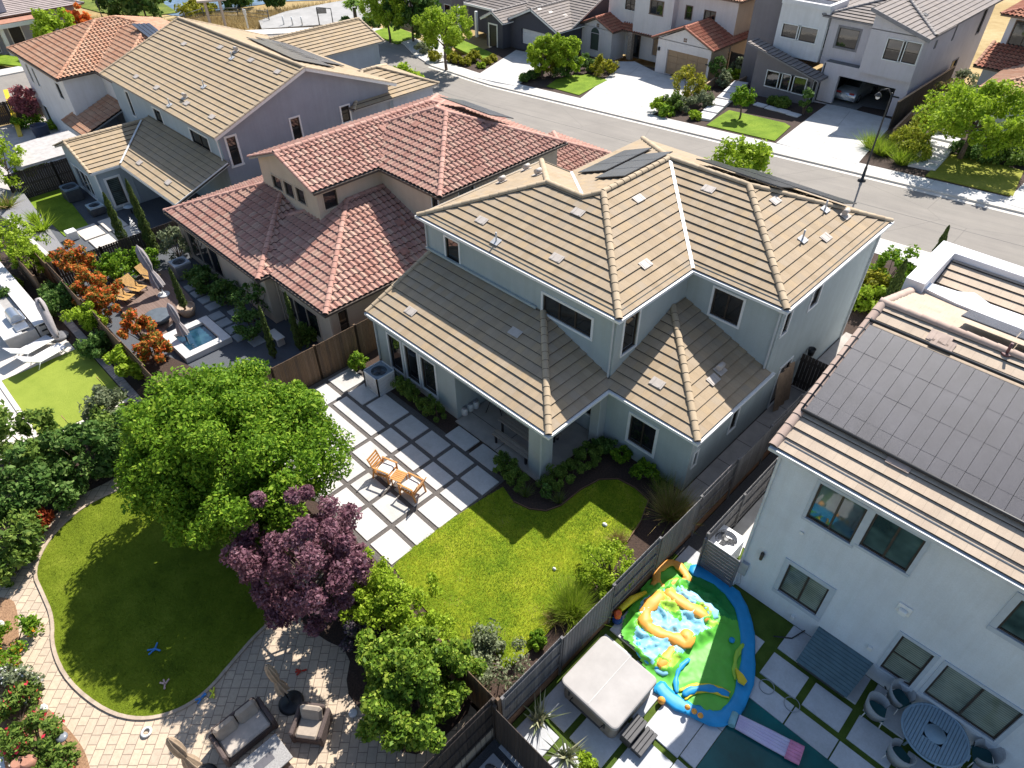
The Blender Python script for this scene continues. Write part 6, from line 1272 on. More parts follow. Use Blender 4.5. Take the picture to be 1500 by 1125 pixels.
p = at(904, 908, -.3); t = thing('toy_bucket', 'blue and orange toy shooter standing against the grey fence', 'toy', tuple(p)); m = MB(); m.lathe(p, [(.12, -.08), (.17, .0), (.16, .14), (.05, .16)], 16); m.build('bucket', vinyl('deep_blue_plastic', (.01, .06, .25)), t)
m = MB(); m.tube([p+Z*.14, p+Z*.3+Vector((-.05, .05, 0)), p+Z*.42], [.1, .14, .08], 10); m.build('head', vinyl('red_orange_plastic', (.8, .14, .03)), t); m = MB(); m.tube([at(908, 893, 0), at(925, 878, -.1), at(946, 868, -.25)], [.09, .12, .07], 10); m.build('sleeve', VY, t)
# pool float
t = thing('pool_float', 'pale purple ribbed pool float with pink and yellow ends on the teal pool', 'pool float', tuple(at(1125, 1080, -.35))); FL = M('lilac_float_vinyl', (.55, .45, .68), .4, .1, 1.5, col2=(.66, .62, .74)); a0, a1, b0, b1 = [at(x, y, -.30) for x, y in ((1083, 1045), (1166, 1115), (1078, 1068), (1173, 1093))]
L0, L1 = at(1083, 1048, -.3), at(1176, 1094, -.3); W0 = at(1077, 1066, -.3)-L0; W1 = at(1168, 1118, -.3)-L1
for k in range(5): m = MB(); s = (k+.5)/5; m.tube([L0+W0*s, (L0+W0*s)*.5+(L1+W1*s)*.5, L1+W1*s], [.07, .085, .07], 8); m.build('rib', FL, t)
m = MB(); m.tube([L0-(L1-L0).normalized()*.12, L0-(L1-L0).normalized()*.12+W0], .11, 10); m.build('pillow', VC if False else M('aqua_pillow', (.25, .5, .55), .4), t)
m = MB(); e = (L1-L0).normalized()
for k in range(5): s = (k+.5)/5; m.tube([L1+W1*s-e*.35, L1+W1*s+e*.04], .088, 8)
m.build('pink_end', M('pink_vinyl', (.78, .28, .45), .4), t)
# slatted storage bench, table, chairs, hose
TEALW = boardmat('dark_teal_slats', [(.055, .105, .13), (.07, .13, .16), (.05, .095, .12)], .105, 'y')
t = thing('storage_chest', 'dark teal slatted lounger cover leaning low against the white wall', 'chest', tuple(at(1220, 970, -.4))); q = [at(1166, 968, -.12), at(1240, 1022, -.12), at(1283, 968, .35), at(1202, 914, .35)]
m = MB(); n = 12
for k in range(n):
    s0, s1 = (k+.06)/n, (k+.94)/n; A, B, C_, D = q[0]*(1-s0)+q[3]*s0, q[1]*(1-s0)+q[2]*s0, q[1]*(1-s1)+q[2]*s1, q[0]*(1-s1)+q[3]*s1
    m.idx([A, B, C_, D]+[p-Z*.025 for p in (A, B, C_, D)], [(0, 1, 2, 3), (7, 6, 5, 4), (0, 4, 5, 1), (1, 5, 6, 2), (2, 6, 7, 3), (3, 7, 4, 0)])
m.build('lid', M('teal_slat_paint', (.085, .15, .18), .6, .12, 3), t); m = MB(); x0, x1 = q[0].x+.05, q[1].x-.05; m.prism([(x0, q[0].y+.1), (x1, q[0].y+.1), (q[2].x-.05, q[2].y-.05), (q[3].x+.05, q[3].y-.05)], -.385, -.18); m.build('box', DGREY, t)
WICK = M('grey_white_wicker', (.40, .41, .41), .85, .1, 30, .6, 60, col2=(.28, .29, .30)); TEALC = M('dark_teal_cushion', (.02, .09, .10), .9, .1, 4)
c = at(1370, 1075, .35); RT = M('blue_grey_resin', (.24, .34, .42), .55, .06, 3); t = thing('round_table', 'round blue grey slatted table before the sliding door of the white house', 'table', (c.x, c.y, -.385)); R = .86; m = MB(); k = -R+.04
while k < R-.03:
    hw = math.sqrt(R*R-(k+.03)**2) if abs(k) < R-.03 else .1; hw = max(.08, hw-.03); segs_ = [(-hw, hw)] if abs(k+.035) > .25 else [(-hw, -.26), (.26, hw)]
    for a, b in segs_: m.box(c.x+k+.004, c.x+k+.075, c.y+a, c.y+b, c.z-.03, c.z)
    k += .082
m.lathe((c.x, c.y, c.z-.035), [(R-.06, 0), (R, .005), (R, .04), (R-.06, .045), (R-.06, 0)], 48); m.lathe((c.x, c.y, c.z-.03), [(.001, .034), (.27, .034), (.27, 0)], 32); m.build('tabletop', RT, t)
for k in range(4): a = PI/4+PI/2*k; m = MB(); m.tube([c+Vector((.45*math.cos(a), .45*math.sin(a), -.04)), Vector((c.x+.6*math.cos(a), c.y+.6*math.sin(a), -.385))], .03, 8); m.build('leg', RT, t)
def tub_chair(label, p, rz):
    t = thing('wicker_armchair', label, 'chair', (0, 0, 0), 'wicker chairs round the table'); m = MB(); n = 14; V = []
    for i in range(n+1):
        a = -PI*.78+i*PI*1.56/n; u = abs(i/n-.5)*2; h = .86-.24*u**1.6; r0, r1 = .27, .33; ca, sa = -math.cos(a), math.sin(a); V += [(r0*ca, r0*sa, .38), (r1*ca, r1*sa, h), ((r1+.035)*ca, (r1+.035)*sa, h), ((r0+.035)*ca, (r0+.035)*sa, .30)]
    m.smooth = True; m.idx(V, [(4*i+a, 4*(i+1)+a, 4*(i+1)+b, 4*i+b) for i in range(n) for a, b in ((0, 1), (1, 2), (2, 3), (3, 0))]); m.build('shell', WICK, t)
    m = MB(); m.box(-.24, .26, -.25, .25, .33, .40, .03); m.build('cushion', TEALC, t)
    for x, y in ((-.24, -.2), (-.24, .2), (.26, -.24), (.26, .24)): m = MB(); m.tube([(x*.9, y*.9, .33), (x, y, 0)], .016, 6); m.build('leg', PLAST, t)
    t.location = p; t.rotation_euler.z = rz; return t
pos = [(1283, 1040, 'wicker armchair farthest left of the round table'), (1317, 1022, 'wicker armchair between the slatted lid and the round table'), (1317, 1108, 'wicker armchair below the round table near the pool'), (1440, 1108, 'wicker armchair at the right of the round table under the slider')]
ch0 = None
for x, y, lab in pos:
    p = at(x, y, .0); rz = math.atan2(c.y-p.y, c.x-p.x); loc = (p.x, p.y, -.385)
    if ch0 is None: ch0 = tub_chair(lab, loc, rz)
    else: dup(ch0, loc, rz, lab)
P_ = [at(1133, 932, -.37), at(1160, 935, -.37), at(1185, 920, -.30), at(1202, 914, .30), at(1240, 935, .35), at(1275, 960, .2), at(1290, 985, -.2), at(1298, 1010, -.35)]; m = MB(); m.tube(P_, .022, 8); tag(m.build('garden_hose', BLACK), 'black hose trailing over the teal slatted lid', 'hose')
for x, y, lab in ((1123, 1006, 'thin wire hoop lying on the slab beside the inflatable'), (1160, 1032, 'second thin wire hoop lying nearer the pool edge')):
    p = at(x, y, -.37); m = MB(); m.tube([p+Vector((.22*math.cos(a*PI/12), .22*math.sin(a*PI/12), .01)) for a in range(25)], .012, 6, False); tag(m.build('hoop', M('grey_wire', (.3, .32, .34), .5)), lab, 'hoop')
m = MB(); rs_ = random.Random(3)
for k in range(70):
    x, y = -5.6+rs_.random()*2.6, 2.2+rs_.random()*2.7; s = .06+.12*rs_.random()
    t = None; mm = MB(); mm.lathe((x, y, -.42+s*.3), [(.01, -s*.5), (s*.8, -s*.3), (s, .1*s), (s*.6, s*.55), (.01, s*.65)], 9, sx=1+.4*rs_.random(), sy=.7+.4*rs_.random())
    if k < 70: tag(mm.build('river_rock', STONE), 'rounded grey river rock in the bed behind the dark fences', 'rock', 'river rocks behind the dark fences')
# ============================================================ tree lot furniture
WK = M('dark_brown_wicker', (.13, .095, .085), .85, .2, 40, .8, 70, col2=(.07, .05, .045))
def sofa(nm, lab, cat, c, u, W, D, seats):
    """u: direction the seat faces"""
    v = Vector((-u.y, u.x, 0)); t = thing(nm, lab, cat, (c.x, c.y, .0)); m = MB(); o = Vector((c.x, c.y, 0))
    m.obox(o+Z*.19, u, v, Z, D/2-.03, W/2-.02, .15, .03); m.build('base', WK, t)
    m = MB(); m.obox(o-u*(D/2-.05)+Z*.42, u, v, Z, .06, W/2-.12, .36, .04); m.build('back_frame', WK, t)
    for s in (-1, 1): m = MB(); m.obox(o+v*s*(W/2-.06)+Z*.32, u, v, Z, D/2, .065, .30, .04); m.build('armrest', WK, t)
    w = (W-.26)/seats
    m = MB(); m.obox(o+u*.06+Z*.42, u, v, Z, D/2-.09, (W-.28)/2, .075, .05); m.build('seat_cushion', CUSHT if seats == 1 else M('pale_tan_cushion', (.47, .41, .35), .9, .08, 6, .2, 60), t)
    for k in range(seats): m = MB(); dv = (Z-u*.35).normalized(); m.obox(o-u*(D/2-.22)+v*(-(W-.26)/2+w*(k+.5))+Z*.66, v, dv, v.cross(dv), w/2-.015, .25, .085, .07); m.build('back_cushion', CUSHT, t)
    return t
a, b = at(325, 1078, .7), at(388, 1028, .7); v = (b-a); v.z = 0; W = v.length+.25; v.normalize(); u = Vector((v.y, -v.x, 0)); c = at(356, 1069, .42)
sofa('outdoor_sofa', 'dark wicker two seat sofa with tan cushions on the tan pavers', 'sofa', c, u, W, .9, 2)
c2 = at(455, 1060, .42); u2 = (at(425, 1078, .4)-at(475, 1045, .4)); u2.z = 0; u2.normalize(); u2 = (at(440, 1078, .4)-at(470, 1045, .4)); u2.z = 0; u2.normalize(); u2 = Vector((u2.x*math.cos(.5)-u2.y*math.sin(.5), u2.x*math.sin(.5)+u2.y*math.cos(.5), 0))
sofa('wicker_armchair', 'dark wicker armchair with one tan cushion right of the black umbrella base', 'chair', c2, u2, .92, .85, 1)
c3 = at(446, 1124, .42); sofa('wicker_armchair', 'wicker armchair cut off by the bottom edge, below the fire table', 'chair', Vector((c3.x+.35, c3.y-.25, 0)), Vector((-.7, .7, 0)), .9, .85, 1)
q = [at(x, y, .55) for x, y in ((345, 1125), (404, 1075), (428, 1108), (370, 1160))]; cc = sum(q, Vector())/4; fu = (q[1]-q[0]).normalized(); fv = Vector((-fu.y, fu.x, 0)); FT = M('grey_granite', (.34, .325, .31), .6, .2, 25, .1, 60)
t = thing('fire_table', 'grey stone fire table with dark burner slot before the sofa', 'table', (cc.x, cc.y, 0)); fl, fw = (q[1]-q[0]).length/2, abs((q[2]-q[1]).dot(fv))/2+.03; m = MB(); m.obox(Vector((cc.x, cc.y, .53)), fu, fv, Z, fl, fw, .03, .012); m.build('tabletop', FT, t); m = MB(); m.obox(Vector((cc.x, cc.y, .25)), fu, fv, Z, fl-.12, fw-.1, .25, .01); m.build('base', WK, t); m = MB(); m.obox(Vector((cc.x, cc.y, .563)), fu, fv, Z, fl*.42, fw*.28, .004); m.build('burner_lid', M('slate_lid', (.12, .115, .125), .5), t)
def closed_umbrella(lab, base, H, r, col, polem, baser=None, basem=None, tilt=Vector((0, 0, 0)), z0=.9, group=None):
    t = thing('closed_umbrella', lab, 'umbrella', tuple(base), group); B = Vector(base); T_ = B+Z*H+tilt; m = MB(); m.tube([B, T_], .022, 8); m.build('pole', polem, t)
    m = MB(); n = 24; V = []; prof = [(0, .02), (.03, .05), (.12, r*.55), (.3, r*.72), (.5, r*.66), (.60, r*.42), (.64, r*.42), (.78, r*.78), (.92, r*.95), (1, r*1.0)]; d = (T_-B); L = d.length
    for s, rr in prof:
        c_ = T_-d.normalized()*(s*(L-z0)); 
        for k in range(n): a = 2*PI*k/n+s*.7; q_ = rr*(1.12 if k % 3 else .55); V.append(c_+Vector((q_*math.cos(a), q_*math.sin(a), 0)))
    m.smooth = True; m.idx(V, [(i*n+k, (i+1)*n+k, (i+1)*n+(k+1) % n, i*n+(k+1) % n) for i in range(len(prof)-1) for k in range(n)]+[tuple(range(n))]); m.build('canopy', col, t)
    if baser: m = MB(); m.lathe(B, [(baser, 0), (baser, .05), (baser*.8, .08), (.05, .10), (.04, .35)], 24); m.build('base', basem or BLACK, t)
    return t
TANC = M('tan_canvas', (.42, .31, .21), .9, .12, 8, .2, 40); GRC = M('grey_lilac_canvas', (.40, .36, .36), .9, .1, 6, .2, 40)
p = at(427, 1030, 0); top = at(408, 974, 2.1); closed_umbrella('closed tan parasol on a round black base beside the armchair', (p.x, p.y, 0), 2.1, .17, TANC, BLACK, .36, tilt=Vector((top.x-p.x, top.y-p.y, 0))*.0+Vector((-.25, -.1, 0)), z0=.75)
p = at(300, 1140, 0); closed_umbrella('closed tan parasol cut off by the bottom edge, left of the sofa', (p.x, p.y, 0), 2.2, .19, TANC, BLACK, .36, tilt=Vector((-.35, -.1, 0)), z0=.7)
toy = [(227, 951, 'blue', (.05, .22, .55), 'bright blue toy lying on the shaded turf'), (242, 1002, 'pink', (.62, .42, .36), 'small pale pink toy on the sunny turf edge'), (313, 1015, 'yellow', (.62, .66, .05), 'yellow green toy on the pavers by the turf curve'), (295, 1023, 'blue', (.06, .16, .45), 'small blue stick at the turf edge'), (441, 983, 'red', (.5, .04, .02), 'small red toy on the shaded pavers')]
for x, y, cn, col, lab in toy:
    p = at(x, y, .05); m = MB(); rr = random.Random(x)
    for k in range(4): a = rr.random()*6; m.obox(p+Vector((.09*math.cos(a), .09*math.sin(a), .01*k)), *ax2(a), Z, .13 if cn == 'blue' and x < 250 else .08, .025, .02, .01)
    tag(m.build('toy', vinyl(cn+'_toy_plastic', col)), lab, 'toy')
p = at(215, 1073, .02); m = MB(); m.tube([p+Vector((.12*math.cos(a*PI/10), .12*math.sin(a*PI/10), .03)) for a in range(21)], .035, 8, False); tag(m.build('ring_toy', PLAST), 'white ring toy lying on the sunlit pavers', 'toy')
p = at(517, 1044, .05); m = MB(); m.lathe(p-Z*.05, [(.13, 0), (.13, .04), (.11, .05), (0, .05)], 14); tag(m.build('paper_plate', PLAST), 'white plate on the pavers left of the citrus tree', 'plate')
for x, y, lab in ((67, 1040, 'small white goose statue beside the paver path'), (4, 917, 'white rabbit statue at the left edge by the chips')):
    p = at(x, y, .0); t = thing('garden_statue', lab, 'statue', tuple(p)); m = MB(); m.lathe(p, [(.06, 0), (.10, .08), (.09, .18), (.04, .24)], 12, sx=1.3); m.tube([p+Z*.2, p+Vector((.06, 0, .32)), p+Vector((.1, 0, .36))], [.05, .035, .045], 8); m.build('body', PLAST, t)
p = at(99, 1088, .0); t = thing('solar_light', 'grey disc garden light standing in the tan chips', 'lamp', tuple(p)); m = MB(); m.tube([p, p+Z*.35], .015, 6); m.build('stake', BLACK, t); m = MB(); m.lathe(p+Z*.35, [(.02, .02), (.15, 0), (.15, .03), (.04, .06)], 16); m.build('lamp_head', M('grey_solar_cap', (.22, .24, .27), .3), t)
p = at(95, 1103, .0); m = MB(); m.lathe(p, [(.1, 0), (.13, .05), (.1, .08), (.02, .04)], 12, sy=.7); tag(m.build('dark_bowl', BLACK), 'dark bowl lying in the chips below the disc light', 'bowl')
for k, (x, y, lab) in enumerate(((27, 1119, 'terracotta barrel tile at the bottom edge, left of its pair'), (41, 1116, 'terracotta barrel tile at the bottom edge, right of its pair'))):
    p = at(x, y, .5); m = MB(); m.tube([p+Vector((0, 0, -.5)), p+Vector((.0, 0, .0)), p+Vector((.0, .0, .12))], [.2, .2, .14], 14); tag(m.build('terracotta_pot', TERRA), lab, 'pot')
t = thing('garden_wall', 'white low wall end at the bottom left corner behind the roses', 'wall', tuple(at(4, 1100, 0))); a, b = at(0, 1085, .1), at(10, 1140, .1); m = MB(); m.beam(a, b, .18, .5); m.build('wall', PLAST, t)
# ============================================================ putting lot
q = [at(x, y, .95) for x, y in ((-30, 452), (31, 424), (67, 472), (48, 482), (22, 444), (-30, 466))]
CTOP = M('pale_stone_counter', (.64, .62, .60), .5, .05, 3); CB = M('grey_block_base', (.38, .36, .34), .85, .08, 3)
t = thing('outdoor_kitchen', 'L shaped white topped outdoor kitchen counter at the left edge', 'counter', (-36.5, 2.2, .02)); m = MB()
x0, y0 = at(12, 500, .9).x, at(12, 500, .9).y
m.box(-42, -34.3, 2.55, 3.25, .90, .96, .01); m.build('countertop', CTOP, t); m = MB(); m.box(-42, -34.35, 2.6, 3.2, .02, .895); m.build('base', CB, t)
m = MB(); m.box(-36.8, -34.3, 1.2, 2.0, .78, .84, .01); m.box(-38.5, -36.8, 1.2, 2.0, .78, .84, .01); m.build('serving_shelf', CTOP, t); m = MB(); m.box(-38.5, -34.35, 1.25, 2.54, .02, .775); m.build('cabinet', CB, t)
p = at(22, 462, 1.05); t = thing('built_in_grill', 'stainless dome lid grill set in the outdoor kitchen counter', 'grill', (p.x, p.y, .85)); m = MB(); m.box(p.x-.5, p.x+.5, p.y-.35, p.y+.3, .85, 1.0, .02); m.build('body', STEEL, t)
m = MB(); V = []; n = 9
for i in range(n+1): a = PI*i/n; V += [(p.x-.46, p.y-.05-.28*math.cos(a), 1.0+.3*math.sin(a)), (p.x+.46, p.y-.05-.28*math.cos(a), 1.0+.3*math.sin(a))]
m.smooth = True; m.idx(V, [(2*i, 2*i+2, 2*i+3, 2*i+1) for i in range(n)]); m.smooth = False; m.face([V[2*i] for i in range(n+1)]); m.face([V[2*i+1] for i in reversed(range(n+1))]); m.build('hood', STEEL, t)
m = MB(); m.box(p.x+.62, p.x+1.2, p.y-.36, p.y+.2, .85, .95, .02); tag(m.build('side_burner', STEEL), 'stainless side burner next to the dome lid grill', 'burner')
P0, P1 = at(55, 437, 1.9), at(84, 496, .3); t = thing('folded_umbrella', 'grey lilac folded cantilever parasol leaning behind the white loungers', 'umbrella', tuple(at(88, 496, 0)))
m = MB(); d = P1-P0; n = 8; m.tube([P0+d*(k/n) for k in range(n+1)], [.12, .2, .21, .19, .20, .18, .17, .14, .08], 9); m.build('canopy', GRC, t)
for (k, x, y) in ((0, 88, 494),): bp_ = at(x, y, .02); m = MB(); m.lathe(bp_, [(.42, 0), (.42, .1), (.3, .14), (.05, .16)], 20); m.build('base', M('mid_grey_resin', (.16, .16, .17), .6), t); m = MB(); m.tube([bp_, bp_+Z*1.9+Vector((-.3, 0, 0)), P0], .04, 8); m.build('pole', BLACK, t)
t = thing('metal_shelf', 'black wire rack standing behind the folded lilac parasol', 'rack', tuple(at(68, 480, 0))); m = MB(); a, b = at(60, 472, .0), at(78, 496, .0)
for zz in (.25, .55, .85): m.beam(a+Z*zz, b+Z*zz, .5, .025)
for s in (0, 1): m.beam(a+(b-a)*s, a+(b-a)*s+Z*.9, .04, .04)
m.build('frame', BLACK, t)
def chaise(lab, p, rz):
    t = thing('chaise_lounge', lab, 'lounger', (0, 0, 0), 'white chaise loungers'); m = MB(); m.obox((.35, 0, .33), Vector((1, 0, 0)), Vector((0, 1, 0)), Z, .62, .31, .02, .01); m.build('seat_sling', M('white_sling', (.66, .65, .66), .8, .04, 4), t)
    m = MB(); dv = Vector((-.8, 0, .6)).normalized(); m.obox(Vector((-.27, 0, .34))+dv*.38, dv, Vector((0, 1, 0)), dv.cross(Vector((0, 1, 0))), .40, .31, .018, .008); m.build('back_sling', MATS['white_sling'], t)
    m = MB()
    for s in (-1, 1): m.tube([(.97, s*.33, .33), (-.3, s*.33, .33), (-.9, s*.33, .78)], .025, 6); m.tube([(.9, s*.33, .02), (.75, s*.33, .33)], .022, 6); m.tube([(-.5, s*.33, .02), (-.3, s*.33, .33)], .022, 6)
    m.tube([(.97, -.33, .33), (.97, .33, .33)], .025, 6); m.build('frame', PLAST, t); t.location = p; t.rotation_euler.z = rz; return t
a, b = at(60, 500, .35), at(20, 522, .35); dv = a-b; rz = math.atan2(dv.y, dv.x); p = at(44, 510, .35); c0 = chaise('white chaise lounger nearer the folded parasol', (p.x, p.y, .02), rz); p = at(62, 522, .35); dup(c0, (p.x, p.y, .02), rz, 'white chaise lounger right at the edge of the putting green')
for i, (x, y, h, lab, fl) in enumerate(((108, 630, .75, 'red flag pin nearest the corner of the putting green', 1), (131, 610, .75, 'thin black pin without a flag on the putting green', 0), (155, 568, .55, 'red flag pin at the far edge of the putting green', 1))):
    p = at(x, y, .03); t = thing('golf_flag', lab, 'golf flag', tuple(p), 'pins on the putting green'); m = MB(); m.tube([p, p+Z*h+Vector((-.25, -.1, 0))], .012, 6); m.build('pin', BLACK, t)
    if fl: m = MB(); q_ = p+Z*h+Vector((-.25, -.1, 0)); m.idx([q_, q_+Vector((.3, .02, -.06)), q_+Vector((.05, .02, -.22)), q_+Vector((0, .012, 0)), q_+Vector((.3, .032, -.06)), q_+Vector((.05, .032, -.22))], [(0, 1, 2), (5, 4, 3), (0, 3, 4, 1), (1, 4, 5, 2), (2, 5, 3, 0)]); m.build('flag', M('faded_red_cloth', (.55, .22, .17), .9), t)
# ============================================================ red tiled neighbour's yard
def sling_lounger(lab, p, rz):
    t = thing('wooden_lounger', lab, 'lounger', (0, 0, 0), 'teak loungers on the deck'); m = MB()
    for k in range(9): y = -.28+k*.07; m.beam((.45, y, .28), (-.15, y, .24), .055, .02); m.beam((-.15, y, .24), (-.6, y, .85), .055, .02)
    m.build('slats', M('golden_teak', (.58, .34, .11), .6, .15, 6), t); m = MB()
    for s in (-1, 1): m.beam((.4, s*.28, 0), (.2, s*.28, .27), .04, .04); m.beam((-.35, s*.28, 0), (-.1, s*.28, .25), .04, .04); m.beam((-.35, s*.3, .45), (.35, s*.3, .45), .05, .03)
    m.build('frame', BLACK, t); t.location = p; t.rotation_euler.z = rz; return t
l0 = None
for x, y, lab in ((181, 432, 'teak lounger chair on the deck nearest the rear fence'), (199, 419, 'middle one of the three teak lounger chairs'), (220, 402, 'teak lounger chair half hidden by the closed parasol')):
    p = at(x, y, -.1); a, b = at(x-6, y-8, .2), at(x+10, y+4, -.2); rz = math.atan2((b-a).y, (b-a).x)
    if l0 is None: l0 = sling_lounger(lab, (p.x, p.y, -.45), rz)
    else: dup(l0, (p.x, p.y, -.45), rz, lab)
p = at(240, 432, -.45); closed_umbrella('closed grey lilac parasol standing on the wooden deck', (p.x, p.y, -.45), 2.7, .30, GRC, BLACK, .32, PLAST, tilt=Vector((-.9, -.1, 0)), z0=.55)
p = at(275, 500, -.5); closed_umbrella('closed grey lilac parasol beside the small spa pool', (p.x, p.y, -.55), 2.2, .24, GRC, BLACK, .3, tilt=Vector((-.35, -.1, 0)), z0=.5)
p = at(233, 467, -.3); t = thing('fire_bowl', 'round slate grey fire bowl at the edge of the wooden deck', 'fire pit', (p.x, p.y, -.45)); m = MB(); m.lathe((p.x, p.y, -.45), [(.4, 0), (.62, .25), (.68, .38), (.62, .40), (.0, .36)], 28); m.build('bowl', M('slate_blue_grey', (.10, .12, .14), .5, .1, 4), t)
q = [at(x, y, -.4) for x, y in ((240, 502), (302, 465), (342, 494), (286, 530))]; x0, x1, y0, y1 = -31.2, -28.6, 6.85, 9.2
t = thing('spa_pool', 'small dark blue spa pool with white coping beside the closed parasol', 'spa', (-30, 8, -.6)); m = MB()
for b_ in ((x0, x1, y0, y0+.42), (x0, x1, y1-.42, y1), (x0, x0+.42, y0+.421, y1-.421), (x1-.42, x1, y0+.421, y1-.421)): m.box(*b_, -.62, -.3, .012)
m.build('coping', CTOP, t); m = MB(); m.box(x0+.4, x1-.4, y0+.4, y1-.4, -.62, -.45); m.build('water', glassmat('deep_spa_water', (.01, .035, .06), .06), t)
p = at(274, 454, -.3); t = thing('planter_pot', 'wide tan planter pot holding a slim cypress by the spa', 'pot', (p.x, p.y, -.6)); m = MB(); m.lathe((p.x, p.y, -.6), [(.3, 0), (.42, .3), (.45, .55), (.4, .55), (.38, .45), (0, .45)], 20); m.build('pot', M('tan_clay_pot', (.40, .30, .22), .8), t)
p = at(190, 303, -1.0); t = thing('bistro_table', 'small round pale blue table under the eave of the grey gable house', 'table', (p.x, p.y, -1.5)); m = MB(); m.lathe((p.x, p.y, -.95), [(.38, 0), (.38, .03), (0, .035)], 20); m.build('tabletop', M('pale_blue_table', (.42, .48, .52), .5), t); m = MB(); m.tube([(p.x, p.y, -1.48), (p.x, p.y, -.96)], .04, 8); m.build('leg', BLACK, t)
p = at(200, 345, -.6); t = thing('garden_sculpture', 'white twisted metal screen sculpture between the two tall cypresses', 'sculpture', (p.x, p.y, -1.0)); m = MB()
for k in range(9): a = k*.35; m.obox(Vector((p.x, p.y, -.9+k*.17)), *ax2(a), Z, .22, .02, .05)
m.build('vanes', PLAST, t); m = MB(); m.tube([(p.x, p.y, -1.3), (p.x, p.y, .7)], .02, 6); m.build('pole', BLACK, t)
p = at(105, 343, -1.2); t = thing('white_planter', 'white square planter standing near the gravel bank corner', 'planter', tuple(p)); m = MB(); m.box(p.x-.3, p.x+.3, p.y-.3, p.y+.3, p.z-.3, p.z+.25, .02); m.build('box', PLAST, t)
# ============================================================ street things
def lamp(lab, b, h, head):
    t = thing('street_lamp', lab, 'street lamp', tuple(b)); m = MB(); m.lathe(b, [(.26, 0), (.26, .06), (.10, .12), (.085, .9), (.06, 1.0), (.048, h-.6), (.035, h)], 12); m.build('pole', BLACK, t)
    m = MB(); a = b+Z*(h-.15); m.tube([a, a+Vector((-.25, -.1, .35)), a+Vector((-.6, -.25, .25)), a+Vector((-.65, -.28, .05))], .03, 8); m.build('arm', BLACK, t)
    q_ = a+Vector((-.65, -.28, -.1)); m = MB(); m.lathe(q_, [(.04, .20), (.09, .16), (.22, .0), (.20, -.02)], 16); m.build('lamp_shade', BLACK, t); m = MB(); m.lathe(q_, [(.02, -.22), (.10, -.17), (.15, -.02)], 14); m.build('globe', M('milky_lamp_glass', (.62, .62, .62), .2), t)
b = atS(1262, 265, 0); lamp('black street lamp standing at the far kerb before the open garage house', b, 5.6, 0)
b = at(154, 37, -2.0); lamp('black street lamp far off beside the dry grass and pond', b, 6.5, 0)
# silver car in the garage
CARP = M('silver_car_paint', (.52, .55, .60), .25, .03, 4, metal=.6)
def car(lab, p, rz):
    t = thing('parked_car', lab, 'car', (0, 0, 0)); L = [(-2.3, .55), (-2.25, .85), (-1.9, 1.0), (-1.3, 1.08), (-.7, 1.40), (.3, 1.44), (1.1, 1.05), (2.1, .85), (2.3, .6)]; hw = .9; V = []
    for x, z in L:
        top = z; s = .62 if z > 1.15 else (.80 if z > .9 else .88)
        V += [(x, -hw, .25), (x, -hw, min(.75, z-.05)), (x, -hw*s, top), (x, hw*s, top), (x, hw, min(.75, z-.05)), (x, hw, .25)]
    m = MB(); n = 6; m.smooth = True; m.idx(V, [(i*n+k, (i+1)*n+k, (i+1)*n+k+1, i*n+k+1) for i in range(len(L)-1) for k in range(5)]+[tuple(range(6)), tuple(reversed(range((len(L)-1)*6, len(L)*6)))]); m.build('body', CARP, t)
    m = MB(); m.idx([(-1.32, -.66, 1.11), (-1.32, .66, 1.11), (-.74, .52, 1.41), (-.74, -.52, 1.41)], [(0, 3, 2, 1)]); m.build('rear_window', GLASS, t)
    for s in (-1, 1):
        m = MB(); m.box(-2.32, -2.2, s*.55-.2, s*.55+.2, .72, .86, .02); m.build('tail_light', M('red_tail_light', (.35, .02, .02), .3), t)
        for x in (-1.4, 1.4): m = MB(); m.tube([(x, s*.76, .33), (x, s*.92, .33)], .33, 18); w_ = m.build('wheel', BLACK, t); m = MB(); m.tube([(x, s*.90, .33), (x, s*.93, .33)], .2, 14); m.build('rim', STEEL, w_)
    m = MB(); m.box(-2.33, -2.24, -.26, .26, .55, .68, .01); m.build('number_plate', PLAST, t)
    t.location = p; t.rotation_euler.z = rz
car('silver car parked nose first inside the open garage', (-21.2, 62.4, .0), PI/2)
t = thing('storage_shelf', 'dim shelf of boxes inside the open garage beside the car', 'shelf', (-18, 65, 0)); m = MB()
for zz in (.4, 1.0, 1.6): m.box(-18.8, -16.9, 64.6, 65.2, zz, zz+.05)
for x in (-18.8, -16.95): m.box(x, x+.05, 64.6, 65.2, 0, 1.9)
m.build('frame', STEEL, t)
for k in range(4): m = MB(); m.box(-18.6+k*.45, -18.25+k*.45, 64.7, 65.1, .455, .78, .01); tag(m.build('storage_box', PLAST), 'pale box on the dim shelf inside the open garage', 'box', 'boxes on the garage shelf')
# arbor, bollards, sign, wire fence by the pond trail
t = thing('arbor', 'pale wooden trail arbor with flat roof beside the golden grass', 'arbor', (-89.5, 39.6, -2)); Wd = M('pale_weathered_timber', (.46, .38, .31), .85, .1, 4); a, b = at(310, 42, -2), at(331, 40, -2); d = (b-a); d.normalize(); s_ = Vector((-d.y, d.x, 0))
for p in (a, b):
    for k in (-.9, .9): m = MB(); m.beam(p+s_*k, p+s_*k+Z*3.1, .22, .22); m.build('post', Wd, t)
m = MB(); c_ = (a+b)/2+Z*3.2; m.obox(c_, d, s_, Z, (b-a).length/2+.8, 1.5, .1); m.build('roof', Wd, t)
for i, (x, y) in enumerate(((416, 36), (429, 37), (443, 37))): p = at(x, y, -2.2); m = MB(); m.tube([p, p+Z*.95], .09, 8); tag(m.build('bollard', PLAST), 'white bollard in the row closing the trail entrance', 'bollard', 'bollards at the trail entrance')
